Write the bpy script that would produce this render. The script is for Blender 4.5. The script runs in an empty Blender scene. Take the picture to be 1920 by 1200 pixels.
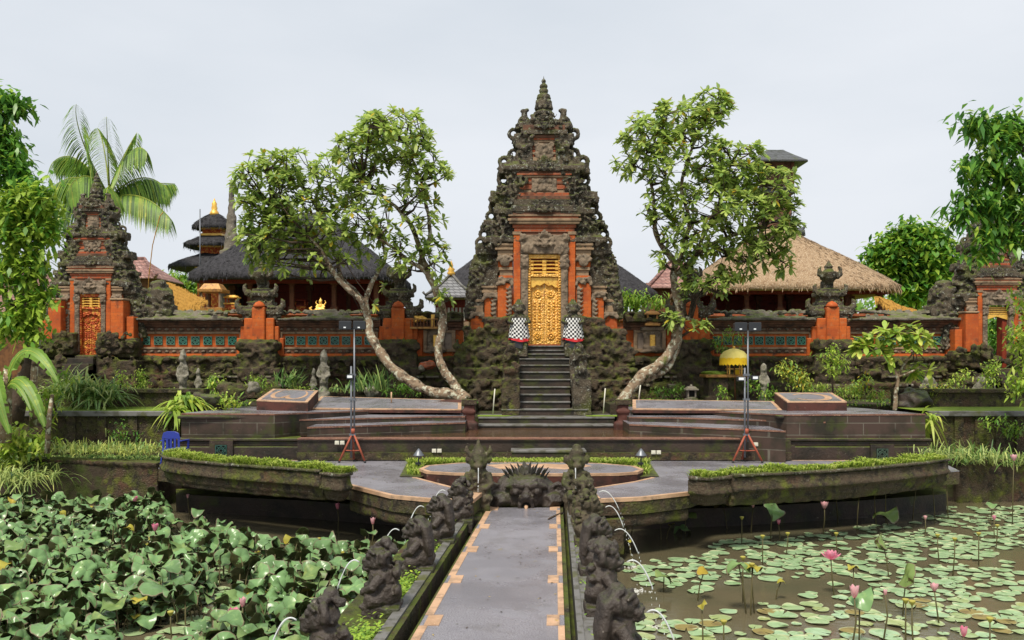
import bpy, bmesh, math, random
from mathutils import Vector, Matrix, noise
from math import sin, cos, pi, radians
sc = bpy.context.scene
COL = sc.collection
# ------------------------------------------------------------------ camera, sky, sun, exposure
F, HOR, CZ = 1700.0, 670.0, 3.65          # focal length (photo pixels), horizon row, eye height over the pond
cam = bpy.data.objects.new('camera', bpy.data.cameras.new('camera'))
COL.objects.link(cam)
cam.location = (0, 0, CZ); cam.rotation_euler = (radians(90), 0, 0)
cam.data.sensor_width = 36; cam.data.lens = 36*F/1920
cam.data.shift_y = (HOR-600)/1920
cam.data.clip_end = 2000; cam.data.clip_start = 0.1
sc.camera = cam
SUN_EL, SUN_AZ = radians(58), radians(200)
wd = bpy.data.worlds.new('World'); sc.world = wd; wd.use_nodes = True
wt = wd.node_tree; wt.nodes.clear()
def wn(t, **k):
    n = wt.nodes.new(t)
    for a, b in k.items(): setattr(n, a, b)
    return n
sky = wn('ShaderNodeTexSky', sky_type='NISHITA', sun_disc=False, sun_elevation=SUN_EL, sun_rotation=SUN_AZ, air_density=1.0, dust_density=6.0, ozone_density=1.0)
hs = wn('ShaderNodeHueSaturation'); hs.inputs['Saturation'].default_value = 0.35
wt.links.new(sky.outputs[0], hs.inputs['Color'])
tc = wn('ShaderNodeTexCoord'); mp = wn('ShaderNodeMapping'); mp.inputs['Scale'].default_value = (1.0, 1.0, 3.0)
wt.links.new(tc.outputs['Generated'], mp.inputs['Vector'])
nz = wn('ShaderNodeTexNoise'); nz.inputs['Scale'].default_value = 1.3; nz.inputs['Detail'].default_value = 7
wt.links.new(mp.outputs[0], nz.inputs['Vector'])
cr = wn('ShaderNodeValToRGB')                      # the cloud cover: thick layer, faintly thinner in places
cr.color_ramp.elements[0].position = 0.30; cr.color_ramp.elements[0].color = (6.9, 7.6, 8.4, 1)
cr.color_ramp.elements[1].position = 0.66; cr.color_ramp.elements[1].color = (9.0, 9.4, 10.0, 1)
wt.links.new(nz.outputs[0], cr.inputs[0])
mx = wn('ShaderNodeMix', data_type='RGBA'); mx.inputs[0].default_value = 0.86
wt.links.new(hs.outputs[0], mx.inputs[6]); wt.links.new(cr.outputs[0], mx.inputs[7])
bg = wn('ShaderNodeBackground'); bg.inputs[1].default_value = 0.0665
wo = wn('ShaderNodeOutputWorld')
wt.links.new(mx.outputs[2], bg.inputs[0]); wt.links.new(bg.outputs[0], wo.inputs[0])
sl = bpy.data.lights.new('sun', 'SUN'); sl.energy = 2.9; sl.angle = radians(12); sl.color = (1.0, 0.93, 0.80)
so = bpy.data.objects.new('sun', sl); COL.objects.link(so)
sdir = Vector((sin(SUN_AZ)*cos(SUN_EL), cos(SUN_AZ)*cos(SUN_EL), sin(SUN_EL)))
so.rotation_euler = sdir.to_track_quat('Z', 'Y').to_euler(); so.location = (0, 0, 60)
sc.view_settings.view_transform = 'Standard'; sc.view_settings.look = 'None'
sc.view_settings.exposure = 0.60; sc.view_settings.gamma = 1
sc.cycles.max_bounces = 10; sc.cycles.diffuse_bounces = 6; sc.cycles.glossy_bounces = 3
sc.cycles.transmission_bounces = 6; sc.cycles.transparent_max_bounces = 6
sc.cycles.use_denoising = True
# ------------------------------------------------------------------ from a photo point to a place
def W(px, py, d): return Vector(((px-960)/F*d, d, CZ+(HOR-py)/F*d))
def G(px, py, z):
    d = (CZ-z)*F/(py-HOR); return Vector(((px-960)/F*d, d, z))
def X(px, d): return (px-960)/F*d
def Z(py, d): return CZ+(HOR-py)/F*d
def lerp(a, b, t): return a+(b-a)*t
# ------------------------------------------------------------------ materials
def M(name, base, rough=0.85, layers=(), bump=None, spec=0.3, metal=0.0, up=None, trans=0.0, brick=None, coat=0.0, stretch=None):
    m = bpy.data.materials.new(name); m.use_nodes = True
    t = m.node_tree; N = t.nodes; L = t.links
    b = N['Principled BSDF']
    tcn = N.new('ShaderNodeTexCoord'); vec = tcn.outputs['Object']
    if stretch:
        mpn = N.new('ShaderNodeMapping'); mpn.inputs['Scale'].default_value = stretch
        L.new(vec, mpn.inputs['Vector']); vec = mpn.outputs[0]
    col = N.new('ShaderNodeRGB'); col.outputs[0].default_value = (*base, 1); cur = col.outputs[0]
    hgt = None
    def mixc(fac, a, c):
        mxn = N.new('ShaderNodeMix'); mxn.data_type = 'RGBA'
        L.new(fac, mxn.inputs[0]); L.new(a, mxn.inputs[6])
        if isinstance(c, tuple): mxn.inputs[7].default_value = (*c, 1)
        else: L.new(c, mxn.inputs[7])
        return mxn.outputs[2]
    def rng(v, lo, hi):
        mr = N.new('ShaderNodeMapRange'); mr.inputs[1].default_value = lo; mr.inputs[2].default_value = hi
        L.new(v, mr.inputs[0]); return mr.outputs[0]
    def nzn(scale, det=5, ro=0.6):
        n = N.new('ShaderNodeTexNoise'); n.inputs['Scale'].default_value = scale; n.inputs['Detail'].default_value = det
        n.inputs['Roughness'].default_value = ro; L.new(vec, n.inputs['Vector']); return n.outputs[0]
    if brick:
        sc_, bw, bh, mortar, c2, mc = brick
        sp = N.new('ShaderNodeSeparateXYZ'); L.new(vec, sp.inputs[0])
        ad = N.new('ShaderNodeMath'); ad.operation = 'ADD'; L.new(sp.outputs[0], ad.inputs[0]); L.new(sp.outputs[1], ad.inputs[1])
        cb = N.new('ShaderNodeCombineXYZ'); L.new(ad.outputs[0], cb.inputs[0]); L.new(sp.outputs[2], cb.inputs[1])
        br = N.new('ShaderNodeTexBrick'); L.new(cb.outputs[0], br.inputs['Vector'])
        br.inputs['Scale'].default_value = sc_; br.inputs['Brick Width'].default_value = bw; br.inputs['Row Height'].default_value = bh
        br.inputs['Mortar Size'].default_value = mortar
        br.inputs['Color1'].default_value = (*base, 1); br.inputs['Color2'].default_value = (*c2, 1); br.inputs['Mortar'].default_value = (*mc, 1)
        cur = br.outputs['Color']; hgt = br.outputs['Fac']
    for (scale, c, lo, hi) in layers:
        cur = mixc(rng(nzn(scale), lo, hi), cur, c)
    if 'glazed' in name:                             # every tile fired a little differently
        oi = N.new('ShaderNodeObjectInfo'); cur = mixc(rng(oi.outputs['Random'], 0, 1.4), cur, (base[0]*.8+.06, base[1]*.55+.05, base[2]*.6+.02))
    if 'lotus_leaf' in name or name == 'lily_pad':   # no two leaves quite the same green
        oi = N.new('ShaderNodeObjectInfo'); cur = mixc(rng(oi.outputs['Random'], .35, 1.25), cur, (base[0]*1.15, base[1]*.80, base[2]*.45)); cur = mixc(rng(oi.outputs['Random'], .30, -.35), cur, (base[0]*1.35, base[1]*1.3, base[2]*1.6))
    if up:                                           # growth on faces that look at the sky
        c, lo, hi, scale = up
        g = N.new('ShaderNodeNewGeometry'); s = N.new('ShaderNodeSeparateXYZ'); L.new(g.outputs['Normal'], s.inputs[0])
        a = rng(s.outputs[2], lo, hi)
        mu = N.new('ShaderNodeMath'); mu.operation = 'MULTIPLY'; L.new(a, mu.inputs[0]); L.new(rng(nzn(scale), .35, .6), mu.inputs[1])
        cur = mixc(mu.outputs[0], cur, c)
    L.new(cur, b.inputs['Base Color'])
    b.inputs['Roughness'].default_value = rough
    if name.startswith('wet'):                       # puddled and drying patches
        mr = N.new('ShaderNodeMapRange'); mr.inputs[1].default_value = .42; mr.inputs[2].default_value = .60; mr.inputs[3].default_value = .10; mr.inputs[4].default_value = .42
        L.new(nzn(.8), mr.inputs[0]); L.new(mr.outputs[0], b.inputs['Roughness'])
    b.inputs['Metallic'].default_value = metal
    b.inputs['Specular IOR Level'].default_value = spec
    if coat: b.inputs['Coat Weight'].default_value = coat; b.inputs['Coat Roughness'].default_value = .25
    if bump:
        kind, scale, st, dist = bump
        if kind == 'voro':
            v = N.new('ShaderNodeTexVoronoi'); v.inputs['Scale'].default_value = scale; L.new(vec, v.inputs['Vector']); h = v.outputs['Distance']
        elif kind == 'wave':
            v = N.new('ShaderNodeTexWave'); v.inputs['Scale'].default_value = scale; v.bands_direction = 'Z'; v.inputs['Distortion'].default_value = 1.5; L.new(vec, v.inputs['Vector']); h = v.outputs['Color']
        elif kind == 'brick': h = hgt
        else: h = nzn(scale, 6, .65)
        bu = N.new('ShaderNodeBump'); bu.inputs['Strength'].default_value = st; bu.inputs['Distance'].default_value = dist
        if kind == 'brick': bu.invert = True
        L.new(h, bu.inputs['Height']); L.new(bu.outputs[0], b.inputs['Normal'])
    if trans:                                        # thin leaf: some light comes through
        tr = N.new('ShaderNodeBsdfTranslucent'); L.new(cur, tr.inputs[0])
        ms = N.new('ShaderNodeMixShader'); ms.inputs[0].default_value = trans
        L.new(b.outputs[0], ms.inputs[1]); L.new(tr.outputs[0], ms.inputs[2])
        L.new(ms.outputs[0], N['Material Output'].inputs['Surface'])
    return m
LICH = (0.36, 0.37, 0.31); MOSS = (0.10, 0.13, 0.018)
m_stone = M('mossy_carved_stone', (0.105, 0.082, 0.056), .85, [(2.2, (0.040, 0.034, 0.026), .45, .60), (1.3, (0.085, 0.092, 0.024), .52, .68), (11, LICH, .585, .68), (30, (0.30, 0.28, 0.22), .58, .68)], ('noise', 22, 1.0, .07), up=(MOSS, .25, .8, 3))
m_stone_pale = M('weathered_grey_stone', (0.17, 0.145, 0.115), .9, [(2.5, (0.07, 0.06, 0.05), .5, .64), (1.6, (0.08, 0.085, 0.03), .56, .7), (11, LICH, .60, .72)], ('noise', 20, .8, .04), up=(MOSS, .4, .9, 3))
m_dark = M('dark_wet_stone', (0.050, 0.034, 0.026), .45, [(1.7, (0.022, 0.019, 0.014), .44, .62), (2.3, (0.048, 0.056, 0.012), .54, .70), (14, (0.17, 0.15, 0.11), .66, .74)], ('noise', 18, .6, .03), up=(MOSS, .4, .9, 2.5))
m_dark2 = M('dark_stone_blocks', (0.055, 0.034, 0.026), .5, [(1.2, (0.026, 0.022, 0.014), .44, .62), (2.3, (0.042, 0.050, 0.012), .54, .68), (12, (0.14, 0.12, 0.09), .67, .76)], ('brick', 0, .5, .02), brick=(1.0, .8, .3, .012, (0.075, 0.048, 0.036), (0.13, 0.115, 0.09)))
m_mossy = M('moss_covered_stone', (0.080, 0.056, 0.036), .85, [(.9, (0.105, 0.050, 0.030), .50, .66), (1.6, (0.070, 0.078, 0.016), .48, .64), (5, (0.028, 0.022, 0.016), .48, .62), (21, (0.24, 0.22, 0.17), .63, .72), (40, (0.11, 0.10, 0.06), .55, .66), (2.7, (0.125, 0.140, 0.022), .55, .68)], ('noise', 20, 1.0, .08), up=(MOSS, .45, .95, 3.5))
m_tan = M('tan_sandstone', (0.30, 0.205, 0.125), .85, [(2.4, (0.12, 0.085, 0.055), .48, .66), (9, (0.075, 0.06, 0.042), .58, .72)], ('noise', 22, .5, .02))
m_relief = M('carved_relief_stone', (0.22, 0.165, 0.115), .9, [(3, (0.09, 0.07, 0.05), .47, .64), (14, (0.33, 0.28, 0.20), .58, .7)], ('noise', 26, .8, .03))
m_orange = M('weathered_orange_paint', (0.54, 0.120, 0.020), .8, [(1.5, (0.36, 0.070, 0.016), .46, .62), (7, (0.48, 0.17, 0.060), .54, .72), (3.1, (0.13, 0.045, 0.022), .58, .70), (14, (0.24, 0.07, 0.025), .58, .70)], ('brick', 0, .35, .008), brick=(1.0, .36, .12, .005, (0.46, 0.095, 0.018), (0.34, 0.085, 0.022)))
m_brick = M('red_brick', (0.40, 0.090, 0.030), .85, [(2.2, (0.15, 0.055, 0.030), .5, .66), (7, (0.26, 0.15, 0.085), .58, .72)], ('brick', 0, .5, .01), brick=(1.0, .3, .08, .008, (0.30, 0.065, 0.026), (0.26, 0.16, 0.10)))
m_brown = M('brown_moulding', (0.150, 0.070, 0.040), .8, [(2.5, (0.05, 0.03, 0.02), .48, .64), (9, (0.20, 0.13, 0.08), .6, .74)], ('noise', 22, .4, .02))
m_gold = M('gilded_carving', (0.76, 0.405, 0.068), .42, [(9, (0.50, 0.20, 0.03), .54, .64), (19, (0.92, 0.66, 0.22), .55, .68)], ('voro', 20, .9, .03), spec=.6, metal=.12)
m_goldp = M('gold_paint', (0.84, 0.50, 0.09), .4, [(12, (0.5, 0.2, 0.03), .5, .7)], ('noise', 25, .4, .02), spec=.6, metal=.3)
m_redgold = M('red_and_gold_carving', (0.42, 0.075, 0.020), .55, [(9, (0.62, 0.28, 0.05), .50, .60)], ('voro', 16, .9, .04), metal=.15)
m_red = M('dark_red_wood', (0.22, 0.035, 0.015), .6, [(6, (0.10, 0.02, 0.012), .5, .7)])
m_wood = M('brown_wood', (0.16, 0.065, 0.026), .7, [(4, (0.06, 0.026, 0.014), .45, .68)], ('noise', 14, .4, .02))
m_blackthatch = M('black_palm_fibre_thatch', (0.058, 0.056, 0.062), .95, [(2.0, (0.030, 0.029, 0.031), .45, .62), (6, (0.095, 0.093, 0.10), .52, .7)], ('noise', 6, 1.0, .10), stretch=(4, 4, 1.2), spec=.15)
m_thatch = M('tan_straw_thatch', (0.37, 0.255, 0.155), .95, [(1.6, (0.26, 0.165, 0.095), .46, .64), (7, (0.54, 0.42, 0.29), .50, .64), (12, (0.17, 0.085, 0.045), .58, .72)], ('noise', 6, 1.0, .09), stretch=(3, 3, 1.6), spec=.1)
m_straw = M('golden_straw', (0.46, 0.25, 0.055), .95, [(9, (0.22, 0.11, 0.03), .5, .68)], ('noise', 12, .8, .05), stretch=(3, 3, .5), spec=.1)
m_shingle = M('grey_shingle', (0.20, 0.205, 0.215), .8, [(3, (0.12, 0.12, 0.125), .5, .66)], ('brick', 0, .8, .03), brick=(1.0, .22, .13, .012, (0.24, 0.24, 0.25), (0.06, 0.06, 0.065)))
m_rooftile = M('faded_red_roof_tile', (0.30, 0.15, 0.125), .85, [(3, (0.19, 0.10, 0.09), .48, .66)], ('brick', 0, .8, .03), brick=(1.0, .25, .22, .02, (0.38, 0.23, 0.20), (0.12, 0.07, 0.06)))
m_slate = M('dark_slate', (0.085, 0.090, 0.095), .7, [(3, (0.05, 0.055, 0.05), .5, .66), (2, (0.07, 0.085, 0.03), .58, .7)], ('brick', 0, .5, .02), brick=(1.0, .3, .2, .012, (0.10, 0.105, 0.11), (0.04, 0.04, 0.04)))
m_pave = M('wet_pebble_paving', (0.255, 0.246, 0.275), .30, [(2.5, (0.19, 0.18, 0.19), .52, .68), (60, (0.13, 0.125, 0.145), .50, .60), (90, (0.46, 0.44, 0.45), .61, .67), (.9, (0.18, 0.173, 0.195), .44, .64)], ('noise', 120, .5, .006), spec=.5)
m_terra = M('terracotta_edging', (0.50, 0.315, 0.195), .7, [(5, (0.27, 0.18, 0.12), .47, .64), (1.6, (0.36, 0.22, 0.13), .5, .66), (40, (0.62, 0.44, 0.30), .58, .7)], ('noise', 40, .3, .006))
m_ledge = M('worn_grey_kerb', (0.155, 0.150, 0.145), .6, [(4, (0.08, 0.078, 0.06), .48, .62), (2.2, (0.09, 0.095, 0.03), .54, .68)], ('noise', 30, .5, .01))
m_tile = M('green_glazed_tile', (0.045, 0.23, 0.165), .25, [(6, (0.02, 0.12, 0.10), .48, .66), (15, (0.14, 0.26, 0.16), .6, .74)], spec=.6)
m_void = M('dark_hollow', (0.012, 0.011, 0.010), .95)
m_bark = M('lichen_spotted_bark', (0.26, 0.185, 0.12), .9, [(5, (0.075, 0.052, 0.034), .50, .60), (9, (0.50, 0.49, 0.37), .53, .60), (2.5, (0.14, 0.15, 0.045), .60, .72)], ('noise', 18, .9, .04))
m_bark2 = M('dark_bark', (0.085, 0.058, 0.040), .9, [(4, (0.04, 0.03, 0.022), .48, .62), (9, (0.17, 0.15, 0.11), .58, .7)], ('noise', 18, .9, .04))
m_soil = M('garden_soil', (0.045, 0.033, 0.022), .95, [(2, (0.045, 0.060, 0.012), .45, .62)], ('noise', 10, .8, .05))
m_lawn = M('short_lawn', (0.20, 0.29, 0.030), .95, [(3, (0.14, 0.22, 0.025), .45, .64), (40, (0.29, 0.37, 0.07), .5, .7)], ('noise', 60, .9, .04))
m_metal = M('galvanised_steel', (0.17, 0.18, 0.20), .45, metal=.6)
m_blackm = M('black_housing', (0.018, 0.020, 0.024), .4, spec=.5)
m_glassm = M('lamp_glass', (0.75, 0.78, 0.8), .15, spec=.8)
m_rust = M('red_oxide_steel', (0.34, 0.085, 0.045), .6, [(8, (0.22, 0.06, 0.035), .5, .68)])
m_white = M('white_plastic', (0.60, 0.58, 0.48), .5)
m_blue = M('blue_plastic', (0.018, 0.035, 0.26), .4, spec=.5)
m_yellow = M('yellow_cloth', (0.80, 0.52, 0.020), .8, [(5, (0.66, 0.38, 0.015), .5, .7)])
m_yellowp = M('pale_yellow_cloth', (0.80, 0.66, 0.19), .85, [(4, (0.66, 0.55, 0.14), .5, .7)])
def leafm(name, c, t=.3, rough=.45, v=.72):
    return M(name, c, rough, [(1.1, tuple(x*v for x in c), .45, .62), (5, (min(1, c[0]*1.7), min(1, c[1]*1.35), c[2]*1.3), .56, .7)], spec=.4, trans=t)
m_fr = [leafm('frangipani_leaf', (0.37, 0.50, 0.11), .5), leafm('frangipani_young_leaf', (0.52, 0.64, 0.17), .5), leafm('frangipani_dark_leaf', (0.20, 0.32, 0.090), .45), leafm('frangipani_yellowing_leaf', (0.48, 0.36, 0.03))]
m_dk = [leafm('glossy_tree_leaf', (0.16, 0.36, 0.050), .45, .35), leafm('young_tree_leaf', (0.38, 0.55, 0.070), .45, .4), leafm('old_tree_leaf', (0.075, 0.21, 0.040), .4, .4)]
m_lt = [leafm('light_shrub_leaf', (0.38, 0.54, 0.070), .45), leafm('pale_shrub_leaf', (0.56, 0.65, 0.13), .45), leafm('mid_shrub_leaf', (0.21, 0.37, 0.055), .42)]
m_gr = [leafm('blade_leaf', (0.19, 0.33, 0.085), .38), leafm('pale_blade_leaf', (0.40, 0.49, 0.15), .38), leafm('dark_blade_leaf', (0.050, 0.120, 0.030))]
m_pl = [leafm('palm_leaflet', (0.24, 0.40, 0.070), .42), leafm('yellow_palm_leaflet', (0.38, 0.45, 0.080), .4), leafm('dark_palm_leaflet', (0.095, 0.175, 0.050), .35)]
m_grass = [M('hedge_grass', (0.29, 0.39, 0.045), .9, [(1.5, (0.21, 0.30, 0.030), .45, .62), (9, (0.40, 0.46, 0.09), .52, .7)], trans=.35), M('grass_tip', (0.46, 0.50, 0.13), .9, trans=.35), M('grass_shoot', (0.14, 0.22, 0.03), .9, trans=.3)]
# ------------------------------------------------------------------ mesh builder
_ico = {}
def ico(sub):
    if sub not in _ico:
        bm = bmesh.new(); bmesh.ops.create_icosphere(bm, subdivisions=sub, radius=1)
        _ico[sub] = ([v.co.copy() for v in bm.verts], [[v.index for v in f.verts] for f in bm.faces]); bm.free()
    return _ico[sub]
class MB:
    def __init__(s): s.v = []; s.f = []; s.m = []; s.s = []
    def add(s, vs, fs, mi=0, sm=False):
        o = len(s.v); s.v += [tuple(v) for v in vs]
        for f in fs: s.f.append([i+o for i in f]); s.m.append(mi); s.s.append(sm)
    def box(s, x0, x1, y0, y1, z0, z1, mi=0, tx=0, ty=0):
        s.add([(x0, y0, z0), (x1, y0, z0), (x1, y1, z0), (x0, y1, z0), (x0+tx, y0+ty, z1), (x1-tx, y0+ty, z1), (x1-tx, y1-ty, z1), (x0+tx, y1-ty, z1)],
              [(3, 2, 1, 0), (4, 5, 6, 7), (0, 1, 5, 4), (1, 2, 6, 5), (2, 3, 7, 6), (3, 0, 4, 7)], mi)
    def prism(s, pts, z0, z1, mi=0, mtop=None):        # plan outline; z may be a list for raked tops
        n = len(pts); zt = z1 if isinstance(z1, (list, tuple)) else [z1]*n
        a = sum(pts[i][0]*pts[(i+1) % n][1]-pts[(i+1) % n][0]*pts[i][1] for i in range(n))
        if a < 0: pts = pts[::-1]; zt = list(zt)[::-1]
        vs = [(p[0], p[1], z0) for p in pts]+[(p[0], p[1], z) for p, z in zip(pts, zt)]
        s.add(vs, [tuple(range(n))[::-1]]+[(i, (i+1) % n, n+(i+1) % n, n+i) for i in range(n)], mi)
        s.add(vs[n:], [tuple(range(n))], mi if mtop is None else mtop)
    def slab(s, pts, y0, y1, mi=0):                    # outline in x,z given depth
        n = len(pts)
        a = sum(pts[i][0]*pts[(i+1) % n][1]-pts[(i+1) % n][0]*pts[i][1] for i in range(n))
        if a < 0: pts = pts[::-1]
        s.add([(p[0], y0, p[1]) for p in pts]+[(p[0], y1, p[1]) for p in pts],
              [tuple(range(n)), tuple(range(n, 2*n))[::-1]]+[(i, n+i, n+(i+1) % n, (i+1) % n) for i in range(n)], mi)
    def lathe(s, cx, cy, prof, n=14, mi=0, sm=True, rot=0, sy=1):
        vs = []
        for r, z in prof:
            for k in range(n):
                a = 2*pi*k/n+rot; vs.append((cx+r*cos(a), cy+r*sin(a)*sy, z))
        fs = []
        for i in range(len(prof)-1):
            for k in range(n):
                fs.append((i*n+k, i*n+(k+1) % n, (i+1)*n+(k+1) % n, (i+1)*n+k))
        fs.append(tuple(range(n))[::-1]); fs.append(tuple(range((len(prof)-1)*n, len(prof)*n)))
        s.add(vs, fs, mi, sm)
    def tube(s, pts, rad, n=6, mi=0, closed=False, sm=True):
        pts = [Vector(p) for p in pts]; k = len(pts)
        if not isinstance(rad, (list, tuple)): rad = [rad]*k
        vs = []; up = None
        for i, p in enumerate(pts):
            if closed: t = pts[(i+1) % k]-pts[i-1]
            else: t = pts[min(i+1, k-1)]-pts[max(i-1, 0)]
            if t.length < 1e-9: t = Vector((0, 0, 1))
            t.normalize()
            if up is None:
                up = Vector((0, 1, 0)) if abs(t.y) < .8 else Vector((1, 0, 0))
            a = t.cross(up)
            if a.length < 1e-4: a = t.cross(Vector((1, .3, .2)))
            a.normalize(); b = a.cross(t).normalized(); up = b
            for j in range(n):
                q = 2*pi*j/n; vs.append(p+a*(rad[i]*cos(q))+b*(rad[i]*sin(q)))
        fs = []
        for i in range(k if closed else k-1):
            i2 = (i+1) % k
            for j in range(n): fs.append((i*n+j, i2*n+j, i2*n+(j+1) % n, i*n+(j+1) % n))
        if not closed: fs.append(tuple(range(n))); fs.append(tuple(range((k-1)*n, k*n))[::-1])
        s.add(vs, fs, mi, sm)
    def blob(s, c, r, seed=0, amp=.15, sub=2, mi=0, fr=1.6):
        vs, fs = ico(sub); r = (r, r, r) if isinstance(r, (int, float)) else r; c = Vector(c)
        o = Vector((seed*3.17, seed*1.31, seed*.77)); out = []
        for v in vs:
            k = 1+amp*noise.noise(v*fr+o)*1.6
            out.append((c.x+v.x*r[0]*k, c.y+v.y*r[1]*k, c.z+v.z*r[2]*k))
        s.add(out, fs, mi, True)
    def leaf(s, p, d, L, w, droop=.2, mi=0, nseg=3, roll=0, fold=0.0, obov=False):
        d = Vector(d).normalized(); side = d.cross(Vector((0, 0, 1)))
        if side.length < .05: side = Vector((1, 0, 0))
        side.normalize(); nrm = side.cross(d).normalized()
        if roll: side = (side*cos(roll)+nrm*sin(roll)).normalized(); nrm = side.cross(d).normalized()
        vs = []; p = Vector(p)
        for i in range(nseg+1):
            t = i/nseg; c = p+d*(L*t)+Vector((0, 0, -droop*L*t*t))
            ww = w*(sin(pi*min(1, .06+.90*t**(1.5 if obov else 1)))**.8)*.5 if i < nseg else (w*.12 if obov else .004)
            if fold: vs += [c-side*ww+nrm*(fold*ww), c, c+side*ww+nrm*(fold*ww)]
            else: vs += [c-side*ww, c+side*ww]
        k = 3 if fold else 2
        fs = []
        for i in range(nseg):
            for j in range(k-1): fs.append((i*k+j, i*k+j+1, (i+1)*k+j+1, (i+1)*k+j))
        s.add(vs, fs, mi, True)
    def mesh(s, name, mats, origin=(0, 0, 0)):
        me = bpy.data.meshes.new(name); o = Vector(origin)
        me.from_pydata([(v[0]-o.x, v[1]-o.y, v[2]-o.z) for v in s.v], [], s.f)
        mats = mats if isinstance(mats, (list, tuple)) else [mats]
        for m in mats: me.materials.append(m)
        if s.f:
            me.polygons.foreach_set('material_index', s.m); me.polygons.foreach_set('use_smooth', s.s)
        me.update(); return me
    def build(s, name, mats, parent=None, origin=None, bev=0):
        if origin is None: origin = parent.matrix_world.translation if parent is not None else (0, 0, 0)
        if parent is not None: origin = WORLD[parent.name]
        return place(name, s.mesh(name, mats, origin), parent, origin, bev)
WORLD = {}
def place(name, me, parent=None, origin=(0, 0, 0), bev=0):
    o = bpy.data.objects.new(name, me); COL.objects.link(o)
    if parent is not None: o.parent = parent
    else: o.location = origin
    WORLD[o.name] = Vector(origin)
    if bev:
        b = o.modifiers.new('bevel', 'BEVEL'); b.width = bev; b.segments = 1; b.limit_method = 'ANGLE'
    return o
def tag(o, label=None, cat=None, group=None, kind=None):
    if label: o['label'] = label
    if cat: o['category'] = cat
    if group: o['group'] = group
    if kind: o['kind'] = kind
    return o
def thing(name, label, cat, loc, group=None):
    o = bpy.data.objects.new(name, None); COL.objects.link(o); o.location = loc; o.empty_display_size = .2
    WORLD[o.name] = Vector(loc); return tag(o, label, cat, group)
def copy_tree(o, parent=None):
    c = o.copy(); COL.objects.link(c)
    if parent is not None: c.parent = parent
    WORLD[c.name] = WORLD.get(o.name, Vector((0, 0, 0)))
    for ch in list(o.children): copy_tree(ch, c)
    return c
WORKSHOP = bpy.data.scenes.new('workshop')             # meshes are fused here, then the scene is removed
def sculpt(mb, vox, name, mats, parent=None, origin=None, amp=.03, freq=6, amp2=0.0, freq2=20, smooth=True):
    """fuse overlapping pieces into one weathered stone surface (voxel remesh, then noise along the normals)"""
    if origin is None: origin = WORLD[parent.name] if parent is not None else (0, 0, 0)
    tmp = bpy.data.objects.new('tmp', mb.mesh('tmp', mats, origin)); WORKSHOP.collection.objects.link(tmp)
    r = tmp.modifiers.new('r', 'REMESH'); r.mode = 'VOXEL'; r.voxel_size = vox; r.use_smooth_shade = smooth
    with bpy.context.temp_override(scene=WORKSHOP, view_layer=WORKSHOP.view_layers[0]): dg = bpy.context.evaluated_depsgraph_get()
    me = bpy.data.meshes.new_from_object(tmp.evaluated_get(dg)); me.name = name
    bpy.data.objects.remove(tmp)
    me.materials.clear(); me.materials.append(mats if not isinstance(mats, (list, tuple)) else mats[0])
    o = Vector(origin)
    n = len(me.vertices); co = [0.0]*(3*n); nm = [0.0]*(3*n)
    me.vertices.foreach_get('co', co); me.vertex_normals.foreach_get('vector', nm)
    for i in range(0, 3*n, 3):
        p = Vector(co[i:i+3])+o; k = amp*noise.noise(p*freq)
        if amp2: k += amp2*(abs(noise.noise(p*freq2))*2-.5)
        co[i] += nm[i]*k; co[i+1] += nm[i+1]*k; co[i+2] += nm[i+2]*k
    me.vertices.foreach_set('co', co)
    me.update()
    return place(name, me, parent, origin)
def struct(o): o['kind'] = 'structure'; return o
def spiral(mb, c, R, r, turns=1.3, flip=1, mi=0, yoff=0, n=12):
    pts = []; rad = []
    for i in range(n):
        t = i/(n-1); a = t*turns*2*pi; rr = R*(1-.8*t)
        pts.append((c[0]+flip*rr*cos(a), c[1]+yoff*t, c[2]+rr*sin(a))); rad.append(r*(1-.3*t))
    mb.tube(pts, rad, 5, mi)
def ring(mb, c, R, r, thick=1.8, ang=0, ty=1.0, mi=0):
    """an eye-shaped scroll: a ring heavier on one side, open in the middle"""
    n = 12; pts = []; rad = []
    for i in range(n):
        a = 2*pi*i/n; k = .5+.5*cos(a-ang)
        pts.append((c[0]+R*cos(a), c[1], c[2]+R*sin(a))); rad.append(r*(1+(thick-1)*k))
    mb.tube(pts, rad, 6, mi, closed=True)
# ------------------------------------------------------------------ ground, water
def flat(name, pts, z, mat):
    mb = MB(); n = len(pts); mb.add([(p[0], p[1], z) for p in pts], [tuple(range(n))]); return struct(mb.build(name, mat))
flat('ground', [(-900, 34), (900, 34), (900, 1500), (-900, 1500)], 1.9, m_lawn)
flat('pond_bed', [(-60, -20), (60, -20), (60, 34), (-60, 34)], -.8, m_soil)
m_water = M('brown_pond_water', (0.125, 0.105, 0.062), .03, [(.5, (0.095, 0.090, 0.052), .45, .62)], ('noise', 8.0, .22, .02), spec=1.0, stretch=(.8, 1.2, 1))
m_basin = M('shallow_basin_water', (0.12, 0.062, 0.030), .05, [(1.5, (0.07, 0.038, 0.018), .45, .62)], ('noise', 6.0, .22, .02), spec=.6, stretch=(.5, 2.5, 1))
flat('pond_water', [(-60, -20), (60, -20), (60, 34), (-60, 34)], 0.0, m_water)
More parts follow.
